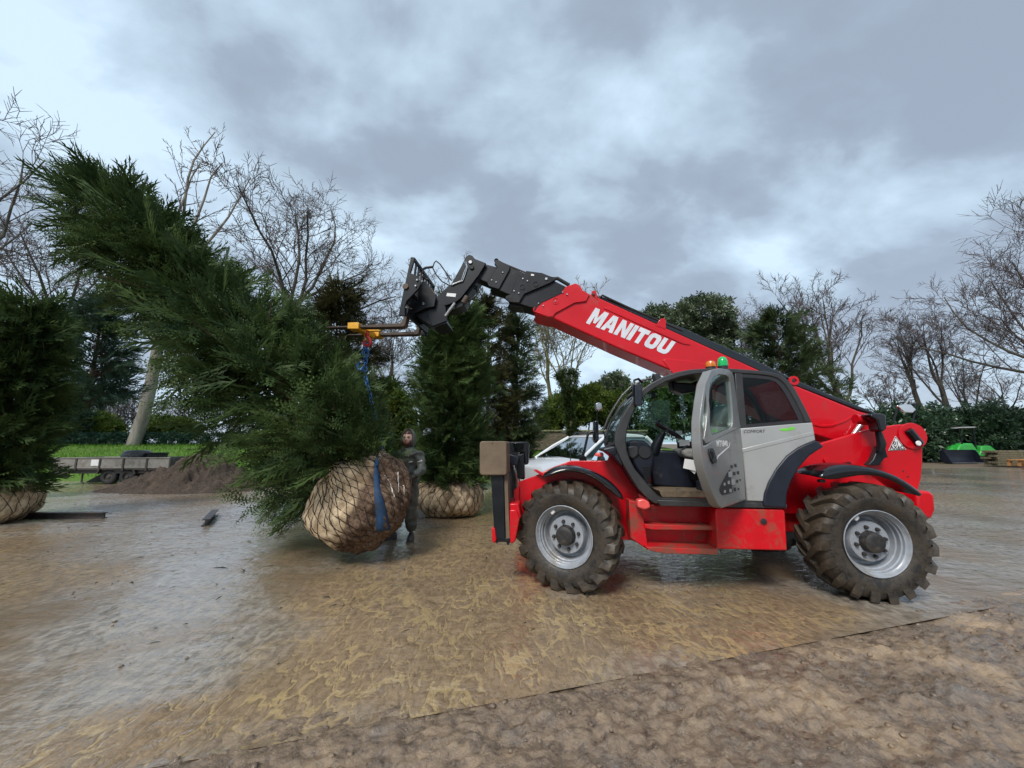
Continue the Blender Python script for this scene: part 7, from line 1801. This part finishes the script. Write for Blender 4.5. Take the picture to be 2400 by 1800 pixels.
MB().box((-0.1, -0.08, 0.03), (2.7, 0.12, 0.03)).build('cutting_edge', M['steel'], bko)
_before = set(o.name for o in ld.children)
MB().prism([(-0.1, 0.55), (0.35, 1.20), (0.7, 1.42), (1.5, 1.42), (1.75, 1.05), (1.9, 0.70), (1.5, 0.50), (1.1, 0.62), (0.6, 0.45)], 0.9, 1.9).build('front_body', M['lgreen'], ld, bevel=0.08, seg=3)
MB().prism([(1.8, 0.45), (2.2, 0.75), (2.3, 1.20), (3.1, 1.25), (3.5, 0.95), (3.6, 0.60), (2.8, 0.40)], 0.95, 1.95).build('rear_body', M['lgreen'], ld, bevel=0.08, seg=3)
MB().prism([(-0.15, 0.9), (0.1, 0.85), (0.7, 1.15), (1.9, 1.1), (1.9, 1.25), (0.6, 1.32)], 1.25, 1.5).build('lift_arm', M['lgreen'], ld, bevel=0.03)
MB().prism([(0.35, 2.50), (0.6, 2.62), (1.9, 2.66), (2.2, 2.62), (1.9, 2.55), (0.6, 2.52)], 0.9, 1.9).build('canopy', M['silver'], ld, bevel=0.03)
for x, y in ((0.62, 0.95), (0.62, 1.85), (1.85, 0.95), (1.85, 1.85)):
    MB().tube([(x + (0.05 if x < 1 else -.1), y, 1.0), (x, y, 2.55)], 0.045, 8).build('canopy_post', M['black'], ld)
MB().prism([(1.75, 0.9), (2.2, 0.9), (2.25, 1.55), (2.12, 1.55), (2.05, 1.1), (1.75, 1.05)], 1.15, 1.65).build('seat', M['black'], ld, bevel=0.04)
for x in (0.75, 2.75):
    for y in (0.80, 2.0):
        w = empty('wheel', (x, y, 0.40)); w.parent = ld
        MB().lathe([(-0.13, 0.2), (-0.15, 0.30), (-0.10, 0.40), (0.10, 0.40), (0.15, 0.30), (0.13, 0.2)], 24).build('tyre', M['rubber'], w, angle=50)
        MB().lathe([(-0.11, 0.21), (-0.06, 0.15), (-0.08, 0.0005)], 20).build('rim', M['trframe'], w)

for o in ld.children:
    if o.name not in _before: o.location.x += 0.45
# ---- pallet and stacked timber
M['pine'] = simple('orange_pine_wood', (0.42, 0.20, 0.065), 0.7, 0, 0.3, 6, 0.2, dirt=0.2)
M['oldwood'] = simple('weathered_green_timber', (0.13, 0.11, 0.065), 0.85, 0, 0.35, 6, 0.3)
M['redwood'] = simple('dark_red_plank', (0.10, 0.05, 0.035), 0.8, 0, 0.3, 6, 0.2)
PYW = 27.0; pxw = at(2408, 1040, PYW)[0]
pal = empty('timber_pallet', (pxw, PYW, 0.08), math.radians(8)); tag(pal, 'orange pine pallet lying in front of the green loader', 'pallet')
first = None
def board(parent, name, mat, loc, dim, rz=0):
    o = MB().box((0, 0, 0), dim).build(name, mat, parent, bevel=0.006); o.location = loc; o.rotation_euler = (0, 0, rz); return o
for k in range(6): board(pal, 'deck_board', M['pine'], (0, -0.5 + k * 0.2, 0.42), (2.3, 0.13, 0.05))
for k in range(3): board(pal, 'base_board', M['pine'], (0, -0.5 + k * 0.5, 0.03), (2.3, 0.13, 0.05))
for x in (-0.95, 0, 0.95):
    for y in (-0.5, 0, 0.5): board(pal, 'block', M['pine'], (x, y, 0.225), (0.22, 0.14, 0.32))
board(pal, 'loose_slat', M['pine'], (-0.05, -0.52, 0.58), (0.09, 0.03, 0.34)).rotation_euler = (0, -0.4, 0)
ts = empty('timber_stack', (pxw + 0.3, PYW + 1.4, 0.02), math.radians(8)); tag(ts, 'stack of weathered green timber behind the orange pallet', 'timber')
for r_ in range(7):
    for c_ in range(3): board(ts, 'plank', M['oldwood'], (0.1 * math.sin(r_ * 3 + c_), c_ * 0.26, 0.09 + r_ * 0.155), (2.5 + 0.3 * math.sin(r_ * 2.1 + c_), 0.24, 0.14))
ts2 = empty('timber_stack', (pxw + 2.9, PYW + 1.1, 0.02), math.radians(4)); tag(ts2, 'grey crate-like timber stack at the right picture edge', 'timber')
for r_ in range(6):
    for c_ in range(4): board(ts2, 'plank', M['concrete'], (0.05 * math.sin(r_ * 3 + c_), c_ * 0.26, 0.09 + r_ * 0.185), (2.2, 0.24, 0.17))
pk2 = empty('plank_pile', (pxw - 0.4, PYW - 1.3, 0.0), math.radians(3)); tag(pk2, 'dark reddish planks lying flat at the yard edge', 'planks')
for k in range(3): board(pk2, 'plank', M['redwood'], (0.5 + 0.3 * k, 0.25 * k, 0.04), (5.0, 0.22, 0.07))
